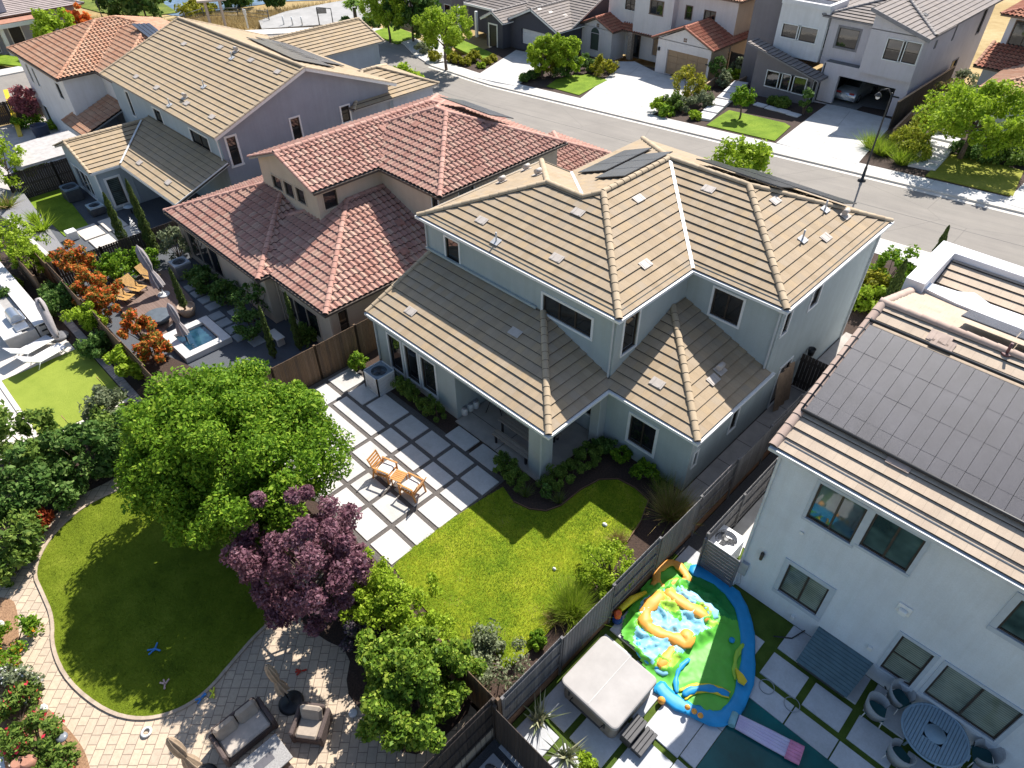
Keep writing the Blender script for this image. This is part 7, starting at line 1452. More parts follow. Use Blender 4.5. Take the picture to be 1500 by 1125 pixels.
t = thing('trail_sign', 'white information sign standing before the golden grass', 'sign', tuple(at(363, 38, -2))); p = at(363, 39, -2); m = MB(); m.box(p.x-.08, p.x+.08, p.y-.08, p.y+.08, -2.2, -.1); m.build('post', PLAST, t); m = MB(); m.box(p.x-.35, p.x+.35, p.y-.05, p.y+.05, -.7, -.1, .02); m.build('sign_board', PLAST, t)
t = thing('wire_fence', 'thin dark wire fence along the golden grass', 'fence', tuple(at(330, 25, -2.2))); pl = [at(x, y, -2.4) for x, y in ((225, 44), (274, 36), (300, 28), (350, 27), (395, 32))]; m = MB()
for a, b in zip(pl[:-1], pl[1:]):
    for zz in (.4, .8, 1.2): m.tube([a+Z*zz, b+Z*zz], .03, 4)
m.build('wire', DGREY, t)
for a in pl: m = MB(); m.tube([a, a+Z*1.4], .06, 6); m.build('post', DGREY, t)
t = thing('trail_gate', 'dark pipe gate beside the trail entrance', 'gate', tuple(at(475, 36, -2.2))); a, b = at(468, 36, -2.2), at(488, 35, -2.2); m = MB(); m.tube([a, a+Z*1.9, b+Z*1.7, b], .07, 6); m.build('frame', DGREY, t); m = MB(); c_ = (a+Z*1.5)*.7+(b+Z*1.5)*.3; m.obox(c_, (b-a).normalized(), Z, (b-a).normalized().cross(Z), .6, .3, .03); m.build('sign_board', M('grey_sign', (.25, .25, .25), .6), t)
for i, (x, y, lab) in enumerate(((23, 155, 'yellow slide frame of the play set behind the white house'),)):
    p = at(x, y, -2); YP = M('yellow_plastic', (.72, .50, .03), .5, .05, 4); t = thing('play_set', lab, 'play set', (p.x, p.y, -2)); a, b = at(8, 132, -.2), at(30, 200, -2); m = MB(); m.beam(a, b, .35, .12); m.build('slide', YP, t); m = MB(); m.beam(at(-5, 165, -1.5), at(12, 160, -1.5), .1, .8); m.build('panel', YP, t)
p = at(12, 12, 1.0)
# ============================================================ PLANTS
GRN = leafmat('bright_green_leaf', (0.065, 0.147, 0.009), (0.177, 0.325, 0.021), .38, c3=(0.401, 0.519, 0.053))
DKG_ = leafmat('dark_green_leaf', (0.039, 0.098, 0.018), (0.111, 0.208, 0.039), .3, c3=(0.260, 0.351, 0.104))
LIME = leafmat('yellow_green_leaf', (.15, .24, .014), (.34, .48, .03), .42, c3=(.52, .62, .08))
PURP = leafmat('purple_leaf', (.10, .038, .056), (.25, .115, .15), .38, c3=(.46, .28, .31))
GLOS = leafmat('glossy_citrus_leaf', (0.060, 0.126, 0.012), (0.168, 0.276, 0.026), .3, .5, c3=(0.432, 0.504, 0.072))
ORNG = leafmat('orange_red_leaf', (.62, .075, .025), (.78, .24, .05), .4, c3=(.70, .42, .10)); ORNU = leafmat('orange_shrub_green_leaf', (.06, .09, .015), (.16, .18, .03), .35, c3=(.36, .25, .04))
REDL = leafmat('red_leaf', (.30, .02, .012), (.50, .06, .02), .35)
CYP = leafmat('cypress_leaf', (.035, .065, .018), (.10, .14, .03), .25, c3=(.17, .21, .05))
BOXW = leafmat('boxwood_leaf', (0.062, 0.119, 0.020), (0.150, 0.237, 0.037), .3, c3=(0.300, 0.375, 0.075))
OLIV = leafmat('grey_olive_leaf', (0.120, 0.150, 0.072), (0.228, 0.264, 0.144), .3, c3=(0.336, 0.360, 0.216))
GOLD = leafmat('golden_shrub_leaf', (.15, .17, .015), (.33, .33, .03), .4, c3=(.50, .42, .05))
STRAW = leafmat('straw_blade', (.20, .15, .05), (.42, .32, .13), .3, c3=(.55, .45, .22))
GBL = leafmat('green_blade', (0.084, 0.154, 0.017), (0.238, 0.322, 0.042), .3, c3=(0.476, 0.476, 0.098))
MOUND = leafmat('clipped_golden_leaf', (.12, .16, .014), (.33, .37, .03), .35, c3=(.52, .50, .06))
PINK = leafmat('pink_maple_leaf', (.22, .06, .07), (.42, .16, .17), .35)
def crown_mesh(par, cl, per, rad, size, mat, flowers=None, name='crown', sq=1.0, aspect=.55, up=.45):
    C, Nr = clump_leaves(np.array(cl), per, rad, up=up, sq=sq); mats = [mat]; mi = None
    if flowers:
        mats = [mat]+[f[0] for f in flowers]; mi = np.zeros(len(C), int); top = C[:, 2]
        for k, (fm, frac) in enumerate(flowers): mi[RNG.random(len(C)) < frac] = k+1
    return leaf_mesh(name, C, Nr, size, mats, mi, aspect, parent=par)
def branchy(par, base, cl, r, mat, nb=8, bend=.25):
    m = MB(); b = Vector(base); c = Vector(np.mean(cl, axis=0)); fork = b+(c-b)*.45
    m.tube([b-Z*.1, b+(fork-b)*.5+Vector((random.uniform(-.05, .05), random.uniform(-.05, .05), 0)), fork, c], [r*1.25, r, r*.8, r*.35], 9)
    idx = np.linspace(0, len(cl)-1, min(nb, len(cl))).astype(int)
    for i in idx:
        e = Vector(cl[i]); s = fork+(c-fork)*random.uniform(0, .7); mid = s+(e-s)*.5+Z*bend*random.uniform(-.3, 1); m.tube([s, mid, e], [r*.45, r*.28, r*.1], 5, False)
    return m.build('trunk', mat, par)
def tree(nm, lab, base, c, rx, ry, rz, k, per, rad, size, mat, tr=.12, bark=None, group=None, inner=.5, lumps=.16, nb=14, cat='tree', flowers=None, top=-.75):
    t = thing(nm, lab, cat, tuple(base), group); cl = ellip_clumps(c, rx, ry, rz, k, inner, lumps, top); branchy(t, base, cl, tr, bark or BARK, nb); crown_mesh(t, cl, per, rad, size, mat, flowers); return t
def shrub(lab, base, r, h, mat, n=1800, size=.07, nm='shrub', cat='shrub', group=None, rad=None, flowers=None, lumps=.12, inner=.6, ry=None, up=.45, aspect=.55):
    base = Vector(base); t = thing(nm, lab, cat, tuple(base), group); rad = rad or max(.09, r*.30); k = max(8, int(26*(r/max(rad, .05)/3.3)**2*.5)+8)*(3 if inner > .75 else 1); cl = ellip_clumps((base.x, base.y, base.z+h*.5), r*.86, (ry or r)*.86, h*.5, k, inner, lumps, -.6)
    m = MB()
    for i in range(0, len(cl), max(1, len(cl)//7)): e = Vector(cl[i]); m.tube([base-Z*.05+Vector((random.uniform(-.06, .06), random.uniform(-.06, .06), 0)), base*.5+e*.5, e], [.03, .02, .008], 5, False)
    m.build('stem', BARK, t); crown_mesh(t, cl, max(12, n//len(cl)), rad, size, mat, flowers, 'foliage', up=up, aspect=aspect); return t
def cypress(lab, base, h, r, group=None):
    t = thing('cypress_tree', lab, 'tree', tuple(base), group); n = int(1500*h); u = RNG.random(n)**.8; prof = r*np.clip(np.minimum(u*7+.35, 1)*(1-u)**.55, 0, 1)*(1+.16*np.sin(u*40+RNG.random()*6)); a = RNG.random(n)*2*PI; q = prof*(.55+.45*RNG.random(n)**.5)
    C = np.stack([base[0]+q*np.cos(a), base[1]+q*np.sin(a), base[2]+.1+u*h], axis=1); Nr = np.stack([np.cos(a), np.sin(a), .3+0*a], axis=1)+RNG.normal(size=(n, 3))*.5
    leaf_mesh('crown', C, Nr, .055, CYP, aspect=.35, parent=t, elong=np.tile([0., 0, 1], (n, 1))); m = MB(); b = Vector(base); m.tube([b-Z*.1, b+Z*h*.7], [.06, .02], 7); m.build('trunk', BARK, t); return t
def blades(name, P, h, spread, w, mats, parent=None, kind=None, lean=None, mi=None):
    """P (n,3) roots; thin triangle blades"""
    n = len(P); off = np.array(OFF[parent.name]) if parent else 0; P = P-off; d = RNG.normal(size=(n, 3))*spread; d[:, 2] = 1
    if lean is not None: d += lean
    d *= (h*(.6+.7*RNG.random(n)))[:, None] if not hasattr(h, 'shape') else h[:, None]; a = RNG.random(n)*PI; s = np.stack([np.cos(a), np.sin(a), 0*a], axis=1)*w*(.7+.6*RNG.random(n))[:, None]
    V = np.stack([P-s, P+s, P+d], axis=1).reshape(-1, 3).astype(np.float32); me = bpy.data.meshes.new(name); me.vertices.add(3*n); me.vertices.foreach_set('co', V.ravel()); me.loops.add(3*n); me.loops.foreach_set('vertex_index', np.arange(3*n, dtype=np.int32)); me.polygons.add(n); me.polygons.foreach_set('loop_start', np.arange(0, 3*n, 3, dtype=np.int32))
    mats = mats if isinstance(mats, (list, tuple)) else [mats]
    for m in mats: me.materials.append(m)
    if mi is not None: me.polygons.foreach_set('material_index', mi.astype(np.int32))
    me.update(calc_edges=True); o = bpy.data.objects.new(name, me); COL.objects.link(o)
    if parent: o.parent = parent
    if kind: o['kind'] = kind
    return o
def tuft(lab, base, r, h, mats, n=500, w=.012, spread=.7, group=None, nm='grass_clump'):
    t = thing(nm, lab, 'ornamental grass', tuple(base), group); a = RNG.random(n)*2*PI; q = r*.35*np.sqrt(RNG.random(n)); P = np.stack([base[0]+q*np.cos(a), base[1]+q*np.sin(a), base[2]+0*a], axis=1); lean = np.stack([np.cos(a)*q/r*1.4, np.sin(a)*q/r*1.4, 0*a], axis=1); mats = mats if isinstance(mats, (list, tuple)) else [mats]
    blades('blades', P, h, spread*r/h*.55, w, mats, t, lean=lean, mi=(RNG.random(n)*len(mats)).astype(int)); return t
def inpoly(pts, poly):
    x, y = pts[:, 0], pts[:, 1]; c = np.zeros(len(pts), bool); n = len(poly); j = n-1
    for i in range(n):
        xi, yi = poly[i][:2]; xj, yj = poly[j][:2]; hit = ((yi > y) != (yj > y)) & (x < (xj-xi)*(y-yi)/((yj-yi) or 1e-9)+xi); c ^= hit; j = i
    return c
def scatter(poly, n, z):
    P = np.array([p[:2] for p in poly]); lo, hi = P.min(0), P.max(0); q = lo+RNG.random((n, 2))*(hi-lo); q = q[inpoly(q, poly)]; return np.concatenate([q, np.full((len(q), 1), z)], axis=1)
# ---- lawns get real blades
G1 = leafmat('lawn_blade', (.075, .15, .008), (.22, .30, .014), .4, .8, 1.6, c3=(.56, .44, .11), wn=.7); G2 = leafmat('turf_blade', (.055, .09, .006), (.16, .205, .013), .35, .8, 1.5, c3=(.29, .31, .03), wn=.7)
GY1 = leafmat('yellow_lawn_blade', (.26, .30, .015), (.46, .46, .04), .4, .8); GD1 = leafmat('deep_lawn_blade', (.05, .12, .008), (.12, .21, .014), .4, .8); GS1 = leafmat('straw_lawn_blade', (.34, .27, .08), (.52, .42, .17), .3, .8)
def patches(P, sets):
    mi = np.zeros(len(P), int)
    for k, (num, r0, r1, dens) in enumerate(sets):
        lo, hi = P[:, :2].min(0), P[:, :2].max(0)
        for _ in range(num):
            c = lo+RNG.random(2)*(hi-lo); r = r0+RNG.random()*(r1-r0); d = np.hypot((P[:, 0]-c[0])*(.7+.6*RNG.random()), P[:, 1]-c[1])/r; mi[(RNG.random(len(P)) < dens*np.exp(-d*d*1.5))] = k+1
    return mi
Pl = scatter(lp, 75000, .035); mi_ = patches(Pl, [(34, .4, 1.1, .75), (34, .3, .9, .8), (26, .10, .32, .8)]); keep = (mi_ != 3) | (RNG.random(len(Pl)) < .55); blades('grass', Pl[keep], .055, .8, .006, [G1, GY1, GD1, GS1], kind='stuff', mi=mi_[keep]); blades('turf_grass', scatter(edge, 75000, .015), .04, .7, .006, G2, kind='stuff')
# ---- tree lot
tree('shade_tree', 'large round bright green tree casting shade over the curved turf', (-17.3, 4.1, 0), (-17.5, 4.35, 3.6), 3.3, 3.1, 2.3, 290, 520, .52, .060, GRN, .17, BARKL, inner=.4, lumps=.12, nb=40)
tree('purple_tree', 'dark purple leaved tree beside the big green tree', (-12.5, 3.85, 0), (-12.7, 3.95, 2.75), 2.15, 2.0, 2.15, 110, 380, .32, .056, PURP, .10, BARK, inner=.4, lumps=.1, nb=26)
tree('citrus_tree', 'glossy leaved green tree in front of the dark fence corner', (-7.9, 4.2, 0), (-7.85, 3.95, 1.7), 1.55, 1.5, 1.75, 150, 260, .26, .062, GLOS, .08, BARK, inner=.42, nb=18, lumps=.32)
for i, (x, y, z, r, h, lab) in enumerate(((556, 858, .2, .95, 2.3, 'yellow green climbing shrub nearest the patio corner'), (588, 888, .1, 1.05, 2.3, 'yellow green climbing shrub in the middle of the rear fence'), (618, 930, .1, .85, 2.1, 'yellow green climbing shrub touching the glossy citrus tree'))):
    p = at(x, y, 1.3); shrub(lab, (p.x+.1, p.y-.25, 0), r*1.2, h*1.12, LIME, 6000, .05, lumps=.35, rad=.24, inner=.5)
p = at(525, 930, .7); shrub('dusky lilac leaved shrub between the purple tree and the climbing shrub', (p.x, p.y, 0), .55, 1.4, leafmat('dusky_lilac_leaf', (.06, .045, .06), (.14, .11, .14), .25, c3=(.10, .13, .05)), 1800, .06)
for x, y, z, r, h, mt, n, lab in ((35, 640, 1.1, 1.35, 2.3, BOXW, 3600, 'dark green shrub right below the lounger patio at the left edge'), (120, 668, 1.0, 1.45, 2.1, DKG_, 4200, 'broad dark green shrub between putting green and curved turf'), (30, 708, 1.1, 1.5, 2.3, DKG_, 4200, 'dark green shrub at the left edge above the red leaved shrub'),
    (175, 650, 1.0, 1.3, 2.1, DKG_, 3600, 'dark green shrub tucked against the big round tree'), (12, 785, .9, 1.3, 1.9, BOXW, 3400, 'green shrub at the left edge level with the red leaved shrub'), (75, 720, .8, 1.2, 1.7, DKG_, 3200, 'dark green shrub just behind the turf edge'), (68, 672, 1.0, 1.2, 2.0, BOXW, 3200, 'mid green shrub below the corner of the putting green'),
    (55, 765, .45, .55, 1.0, leafmat('rust_red_leaf', (.30, .045, .02), (.46, .10, .03), .35), 1700, 'small red leaved shrub beside the curved turf edge'), (100, 654, .3, .5, .5, leafmat('dark_purple_leaf', (.03, .015, .03), (.07, .03, .06), .2), 900, 'low dark purple shrub under the putting green corner'), (15, 825, .5, .8, 1.2, BOXW, 1800, 'small green shrub at the head of the paver path'), (155, 598, .6, .9, 1.3, OLIV, 1900, 'pale grey green shrub beyond the flag pins'), (170, 622, .7, .9, 1.5, BOXW, 2000, 'mid green shrub by the pins near the big round tree')):
    p = at(x, y, z); shrub(lab, (p.x, p.y, 0), r, h, mt, n, .085 if r > .7 else .06, rad=.30 if r > .7 else None)
FO, FW, FR = vinyl('orange_petal', (.75, .28, .02), .8), vinyl('white_petal', (.80, .78, .74), .8), vinyl('crimson_petal', (.55, .02, .05), .8)
for x, y, r, h, fl, mt, lab in ((14, 945, .95, .8, [(FO, .07)], GRN, 'green bush with orange flowers at the left edge'), (22, 1005, .75, .7, [(FW, .10)], OLIV, 'pale bush with white flowers below the orange flowered bush'), (22, 1050, .85, .8, [(FR, .05)], BOXW, 'rose bush with crimson flowers at the left edge'), (52, 1088, .75, .8, [(FR, .04)], BOXW, 'rose bush with crimson flowers beside the disc garden light'), (78, 1118, .5, .6, [(FR, .03)], BOXW, 'small rose bush behind the terracotta tiles')):
    p = at(x, y, .35); shrub(lab, (p.x, p.y, 0), r, h, mt, 2600, .055, flowers=fl, nm='flowering_shrub')
# ---- behind: putting lot and rear fence
for x, y, z, r, h, mt, lab in ((112, 388, 1.0, 1.15, 2.3, ORNG, 'orange leaved shrub at the upper end of the rear fence'), (134, 422, 1.0, 1.15, 2.3, ORNG, 'dense orange leaved shrub behind the outdoor kitchen'), (152, 450, .9, .9, 1.9, ORNG, 'orange leaved shrub beside the teak loungers'), (203, 482, .8, .85, 1.8, ORNG, 'orange and green shrub beside the fire bowl'), (222, 508, .8, .8, 1.6, ORNG, 'orange leaved shrub nearest the big round tree'),
    (126, 474, .7, .85, 1.6, LIME, 'lime green shrub on the putting green side of the rear fence'), (190, 535, .7, .75, 1.6, LIME, 'lime green shrub beside the big round tree below the fence'), (140, 508, .5, .8, 1.2, DKG_, 'dark shrub in the strip along the block edging'), (95, 446, .5, .9, 1.2, DKG_, 'dark shrub behind the folded lilac parasol'), (76, 432, .5, .7, 1.0, DKG_, 'dark low shrub behind the outdoor kitchen'),
    (15, 358, 1.1, 1.6, 2.6, LIME, 'lime green shrub at the left edge below the gravel bank'), (42, 385, .9, 1.2, 2.2, LIME, 'lime green shrub against the rear fence end'), (18, 418, .3, .5, .6, LIME, 'small lime shrub beside the outdoor kitchen counter'), (2, 440, .4, .8, 1.0, DKG_, 'dark shrub at the left edge behind the counter')):
    p = at(x, y, z); shrub(lab, (p.x, p.y, 0), r, h, ORNU if mt is ORNG else mt, 3600 if mt is ORNG else 3000, .07, rad=.2 if mt is ORNG else .26, lumps=.35 if mt is ORNG else .25, flowers=[(ORNG, .55)] if mt is ORNG else None, inner=.35)
for x, y, r, lab in ((60, 333, .8, 'lime green succulent clump on the gravel bank'), (52, 322, .5, 'pale agave on the gravel bank'), (8, 300, .9, 'straw coloured plants at the left edge of the gravel bank')): p = at(x, y, -.7); tuft(lab, (p.x, p.y, -.85), r, .6, [GBL, STRAW] if r > .85 else [LIME], 160, .05, 1.2)
# ---- red tiled neighbour's planting
for x, y, tx, ty, z0, lab in ((193, 380, 161, 285, -.9, 'tall cypress on the left of the white twisted sculpture'), (230, 378, 193, 266, -.9, 'tall cypress on the right of the white twisted sculpture'), (271, 452, 254, 396, -.1, 'slim cypress in the tan pot by the spa'), (440, 512, 424, 430, -.6, 'slim cypress close to the brown side fence'), (402, 524, 383, 452, -.6, 'slim cypress left of the side fence near the bench slab')):
    b = at(x, y, z0); hh = max((h for h in np.arange(1.0, 6, .1)), key=lambda h: -abs((lambda q: (q-CPOS).dot(CD)/(q-CPOS).dot(CF)*FPX+562.5-ty)(b+Z*float(h)))); cypress(lab, b, float(hh), .36 if y < 390 else .20)
for x, y, z, r, h, mt, lab in ((176, 392, .2, 1.1, 1.5, GRN, 'bright green hedge bush below the left cypress'), (160, 400, .2, .9, 1.4, GRN, 'bright green hedge bush next to the orange shrubs'), (212, 378, .2, .9, 1.3, GRN, 'green bush between cypress and the grey topped air conditioner'), (256, 358, .3, .9, 1.6, OLIV, 'pale leaved bush behind the grey topped air conditioner'), (288, 405, -.2, .7, .8, DKG_, 'dark bush under the left windows of the red tiled house'), (306, 418, -.2, .8, .9, DKG_, 'dark bush in the middle under the left windows'), (328, 433, -.1, .8, 1.1, DKG_, 'dark bush at the corner window of the red tiled house'), (372, 450, .3, 1.1, 2.2, DKG_, 'tall dark bush at the recessed corner of the red tiled house'), (368, 480, 0, .8, 1.2, DKG_, 'dark bush in front of the recessed corner'), (448, 490, -.2, .6, .7, BOXW, 'low green bush under the window by the slim cypress')):
    p = at(x, y, z); shrub(lab, (p.x, p.y, -.6), r, h+.2, mt, 1700, .075, rad=.24)
p = at(405, 494, -.3); m = MB(); m.box(p.x-.5, p.x+.5, p.y-.22, p.y+.22, -.2, -.12, .02); t = thing('stone_bench', 'pale beige bench slab between the two slim cypresses', 'bench', (p.x, p.y, -.6)); m.build('seat', CRM, t)
for s in (-.35, .35): m = MB(); m.box(p.x+s-.06, p.x+s+.06, p.y-.18, p.y+.18, -.6, -.2); m.build('leg', CRM, t)
p = at(12, 262, -.3); tree('wispy_tree', 'wispy light green tree at the left edge beside the patio cover', (p.x, p.y, -1.2), (p.x+.2, p.y+.3, .7), 2.1, 1.7, 1.7, 42, 60, .42, .11, LIME, .06, BARK, inner=.3, nb=12)
p = at(48, 160, -.8); tree('pink_tree', 'small pink leaved tree at the foot of the white house', (p.x, p.y, -2), (p.x, p.y, -.2), 1.5, 1.4, 1.3, 26, 90, .4, .14, PINK, .06, BARK); p = at(40, 178, -1.6); shrub('green bush below the pink leaved tree', (p.x, p.y, -2), 1.1, 1.0, GRN, 1100, .12)
p = at(55, 185, -1.8); shrub('low lime bush right of the pink leaved tree', (p.x+1, p.y+.8, -2), .7, .6, LIME, 600, .12)
# ---- main yard
def hedge(lab, p0, p1, w, h, n, mat=BOXW):
    P, Q = Vector(p0), Vector(p1); t = thing('hedge', lab, 'hedge', tuple(P)); L = (Q-P).length; k = int(L*26); s = RNG.random(k); d = (Q-P).normalized(); sd = np.array(Vector((d.y, -d.x, 0)))
    cl = np.array(P)+np.outer(s, np.array(Q-P))+np.outer((RNG.random(k)-.5)*w*.8, sd); cl[:, 2] = P.z+h*(.35+.5*RNG.random(k))*(1+.1*np.sin(s*L*3)); crown_mesh(t, cl, int(1.5*n)//k, .14, .030, mat, None, 'foliage')
    m = MB(); 
    for j in range(int(L*2)): q = P+(Q-P)*((j+.5)/int(L*2)); m.tube([q, q+Z*h*.7], .02, 5, False)
    m.build('stem', BARK, t)
hedge('clipped boxwood hedge under the three tall windows', (-19.3, 12.3, 0), (-16.35, 12.25, 0), .75, .85, 9000); hedge('clipped boxwood hedge left of the porch corner column', (-13.0, 12.1, 0), (-11.45, 12.1, 0), 1.05, .85, 7500); hedge('clipped boxwood hedge right of the porch corner column', (-10.7, 12.5, 0), (-10.6, 15.4, 0), 1.1, .85, 10000)
p = at(525, 528, .45); shrub('light green bush beside the lattice air conditioner box', (p.x, p.y, 0), .48, .85, GRN, 1500, .05)
for x, y, z, r, h, mt, lab in ((909, 668, .35, .5, .75, GRN, 'round green bush on the left under the ground floor window'), (945, 689, .35, .55, .8, GRN, 'round green bush on the right under the ground floor window'), (893, 828, .5, .95, 1.25, LIME, 'lime green bush at the right edge of the lawn by the grey fence'), (880, 855, .3, .55, .7, LIME, 'smaller lime green bush just below the lime bush'), (790, 937, .2, .3, .4, GRN, 'small green bush in dry twigs beside the grey fence'), (735, 965, .4, 1.1, 1.1, OLIV, 'feathery grey green bush in the bottom corner of the lawn'), (712, 950, .3, .5, .6, OLIV, 'feathery grey green bush left of the bigger feathery one'), (800, 722, .3, .2, .7, DKG_, 'small upright dark shrub between the porch hedges'), (885, 655, .3, .45, .7, DKG_, 'dark bush against the wall beside the porch trough')):
    p = at(x, y, z); shrub(lab, (p.x, p.y, 0), r, h, mt, 2200, .045, rad=max(.1, r*.26), lumps=.2)
for x, y, r, h, mats, n, lab in ((985, 752, .95, .9, [GBL, STRAW, STRAW], 1800, 'arching pale seeded grass clump beside the grey fence'), (968, 716, .6, .6, [GBL, DKG_], 350, 'dark strappy clump at the house corner'), (838, 893, .85, .75, [GBL, LIME], 2200, 'fine yellow green grass mound by the grey fence'), (770, 724, .32, .4, [OLIV, GBL], 300, 'blue green strappy tuft left of the porch column'), (818, 733, .32, .4, [OLIV, GBL], 300, 'blue green strappy tuft right of the porch column'), (690, 955, .5, .5, [GBL, STRAW], 500, 'grassy tuft at the bottom tip of the lawn'), (905, 792, .55, .35, [STRAW], 350, 'patch of dry twiggy grass at the right lawn edge'), (812, 905, .5, .3, [STRAW], 350, 'dry twigs in the strip beside the grey fence')):
    p = at(x, y, .05); tuft(lab, (p.x, p.y, 0), r, h, mats, n, .009)
for x, y, r, lab in ((790, 1050, .42, 'variegated agave beside the hot tub near the dark fence'), (830, 1103, .42, 'variegated agave at the bottom edge by the dark fence')): p = at(x, y, -.2); tuft(lab, (p.x, p.y, -.4), r, .5, [OLIV, leafmat('pale_agave_leaf', (.36, .36, .20), (.55, .53, .34), .2)], 46, .05, 1.1, nm='agave')
p = at(857, 1116, .0); shrub('small round lime conifer at the bottom edge by the hot tub patio', (p.x, p.y, -.4), .33, .75, LIME, 1500, .035)
# ---- near side of the street
p = at(1092, 238, 3.4); tree('street_tree', 'light green young tree rising behind the big house roof', (p.x, p.y, .0), (p.x, p.y, 3.1), 2.0, 1.6, 1.6, 44, 90, .42, .12, LIME, .07, BARK, inner=.35)
p = at(592, 122, 1.2); tree('street_tree', 'lime green young tree beside the grey gable house front', (p.x, p.y, -1.9), (p.x, p.y, 1.0), 1.5, 1.4, 1.7, 40, 90, .42, .14, LIME, .07, BARK, inner=.35)
for x, y, z, r, h, mt, lab in ((1306, 392, 1.4, 1.15, 2.1, GRN, 'bright green loose shrub beside the white parapet'), (1282, 417, .9, 1.0, 1.3, GOLD, 'orange tinged shrub at the corner of the side passage'), (1272, 440, .6, 1.1, 1.3, LIME, 'lime shrub at the end of the side passage')):
    p = at(x, y, z); shrub(lab, (p.x, p.y, z-h*.5), r, h, mt, 2200, .10, rad=.3, lumps=.25)
for x, y, tx, ty, lab in ((1340, 440, 1380, 335, 'dark cypress beside the white parapet, the taller one'), (1298, 450, 1330, 382, 'dark cypress beside the white parapet, the shorter one')):
    b = at(x, y, .5); hh = max((h for h in np.arange(1.0, 7, .1)), key=lambda h: -abs((lambda q: (q-CPOS).dot(CD)/(q-CPOS).dot(CF)*FPX+562.5-ty)(b+Z*float(h)))); cypress(lab, b, float(hh), .34)
# ---- across the street
for x, y, bz, cz, r, rz_, mt, lab in ((650, 42, -1.8, 2.0, 2.6, 2.1, LIME, 'broad lime green street tree before the charcoal house'), (566, 8, -2, 1.8, 2.6, 2.2, LIME, 'lime green street tree at the top edge near the palm'), (795, 78, -1.8, .6, 1.6, 1.6, LIME, 'lime green street tree nearer the white garage door'), (829, 77, -1.6, .7, 1.7, 1.8, LIME, 'lime green twin stem street tree on the small front lawn'), (1432, 172, 1, 3.6, 3.1, 2.4, LIME, 'largest lime green street tree, in the top right corner'), (1090, 143, -.4, 1.3, .75, 1.0, GRN, 'slender young green tree on the modern house lawn'), (1506, 60, 1, 4, 1.0, 1.2, GRN, 'green tree cut off by the right edge')):
    p = at(x, y, cz); tree('street_tree', lab, (p.x, p.y, bz), (p.x, p.y, cz), r, r*.9, rz_, int(34+r*20), 150 if r > 1 else 50, .15*r+.10, .105 if r > 1 else .09, mt, .05+.03*r, BARK, inner=.35, lumps=.2)
def fs(x, y, r, h, mt, lab, n=900, cz=None, size=.13, **k):
    p = atS(x, y, .1+h*.5); md = 'mound' in lab or 'ball' in lab; shrub(lab, (p.x, p.y, p.z-h*.5), r, h, mt, int(n*max(.5, r)*(3 if md else 1.6)), .07 if md else .10, rad=max(.16, r*.2) if md else max(.20, r*.28), inner=.8 if md else .6, lumps=.04 if md else .14, **k)
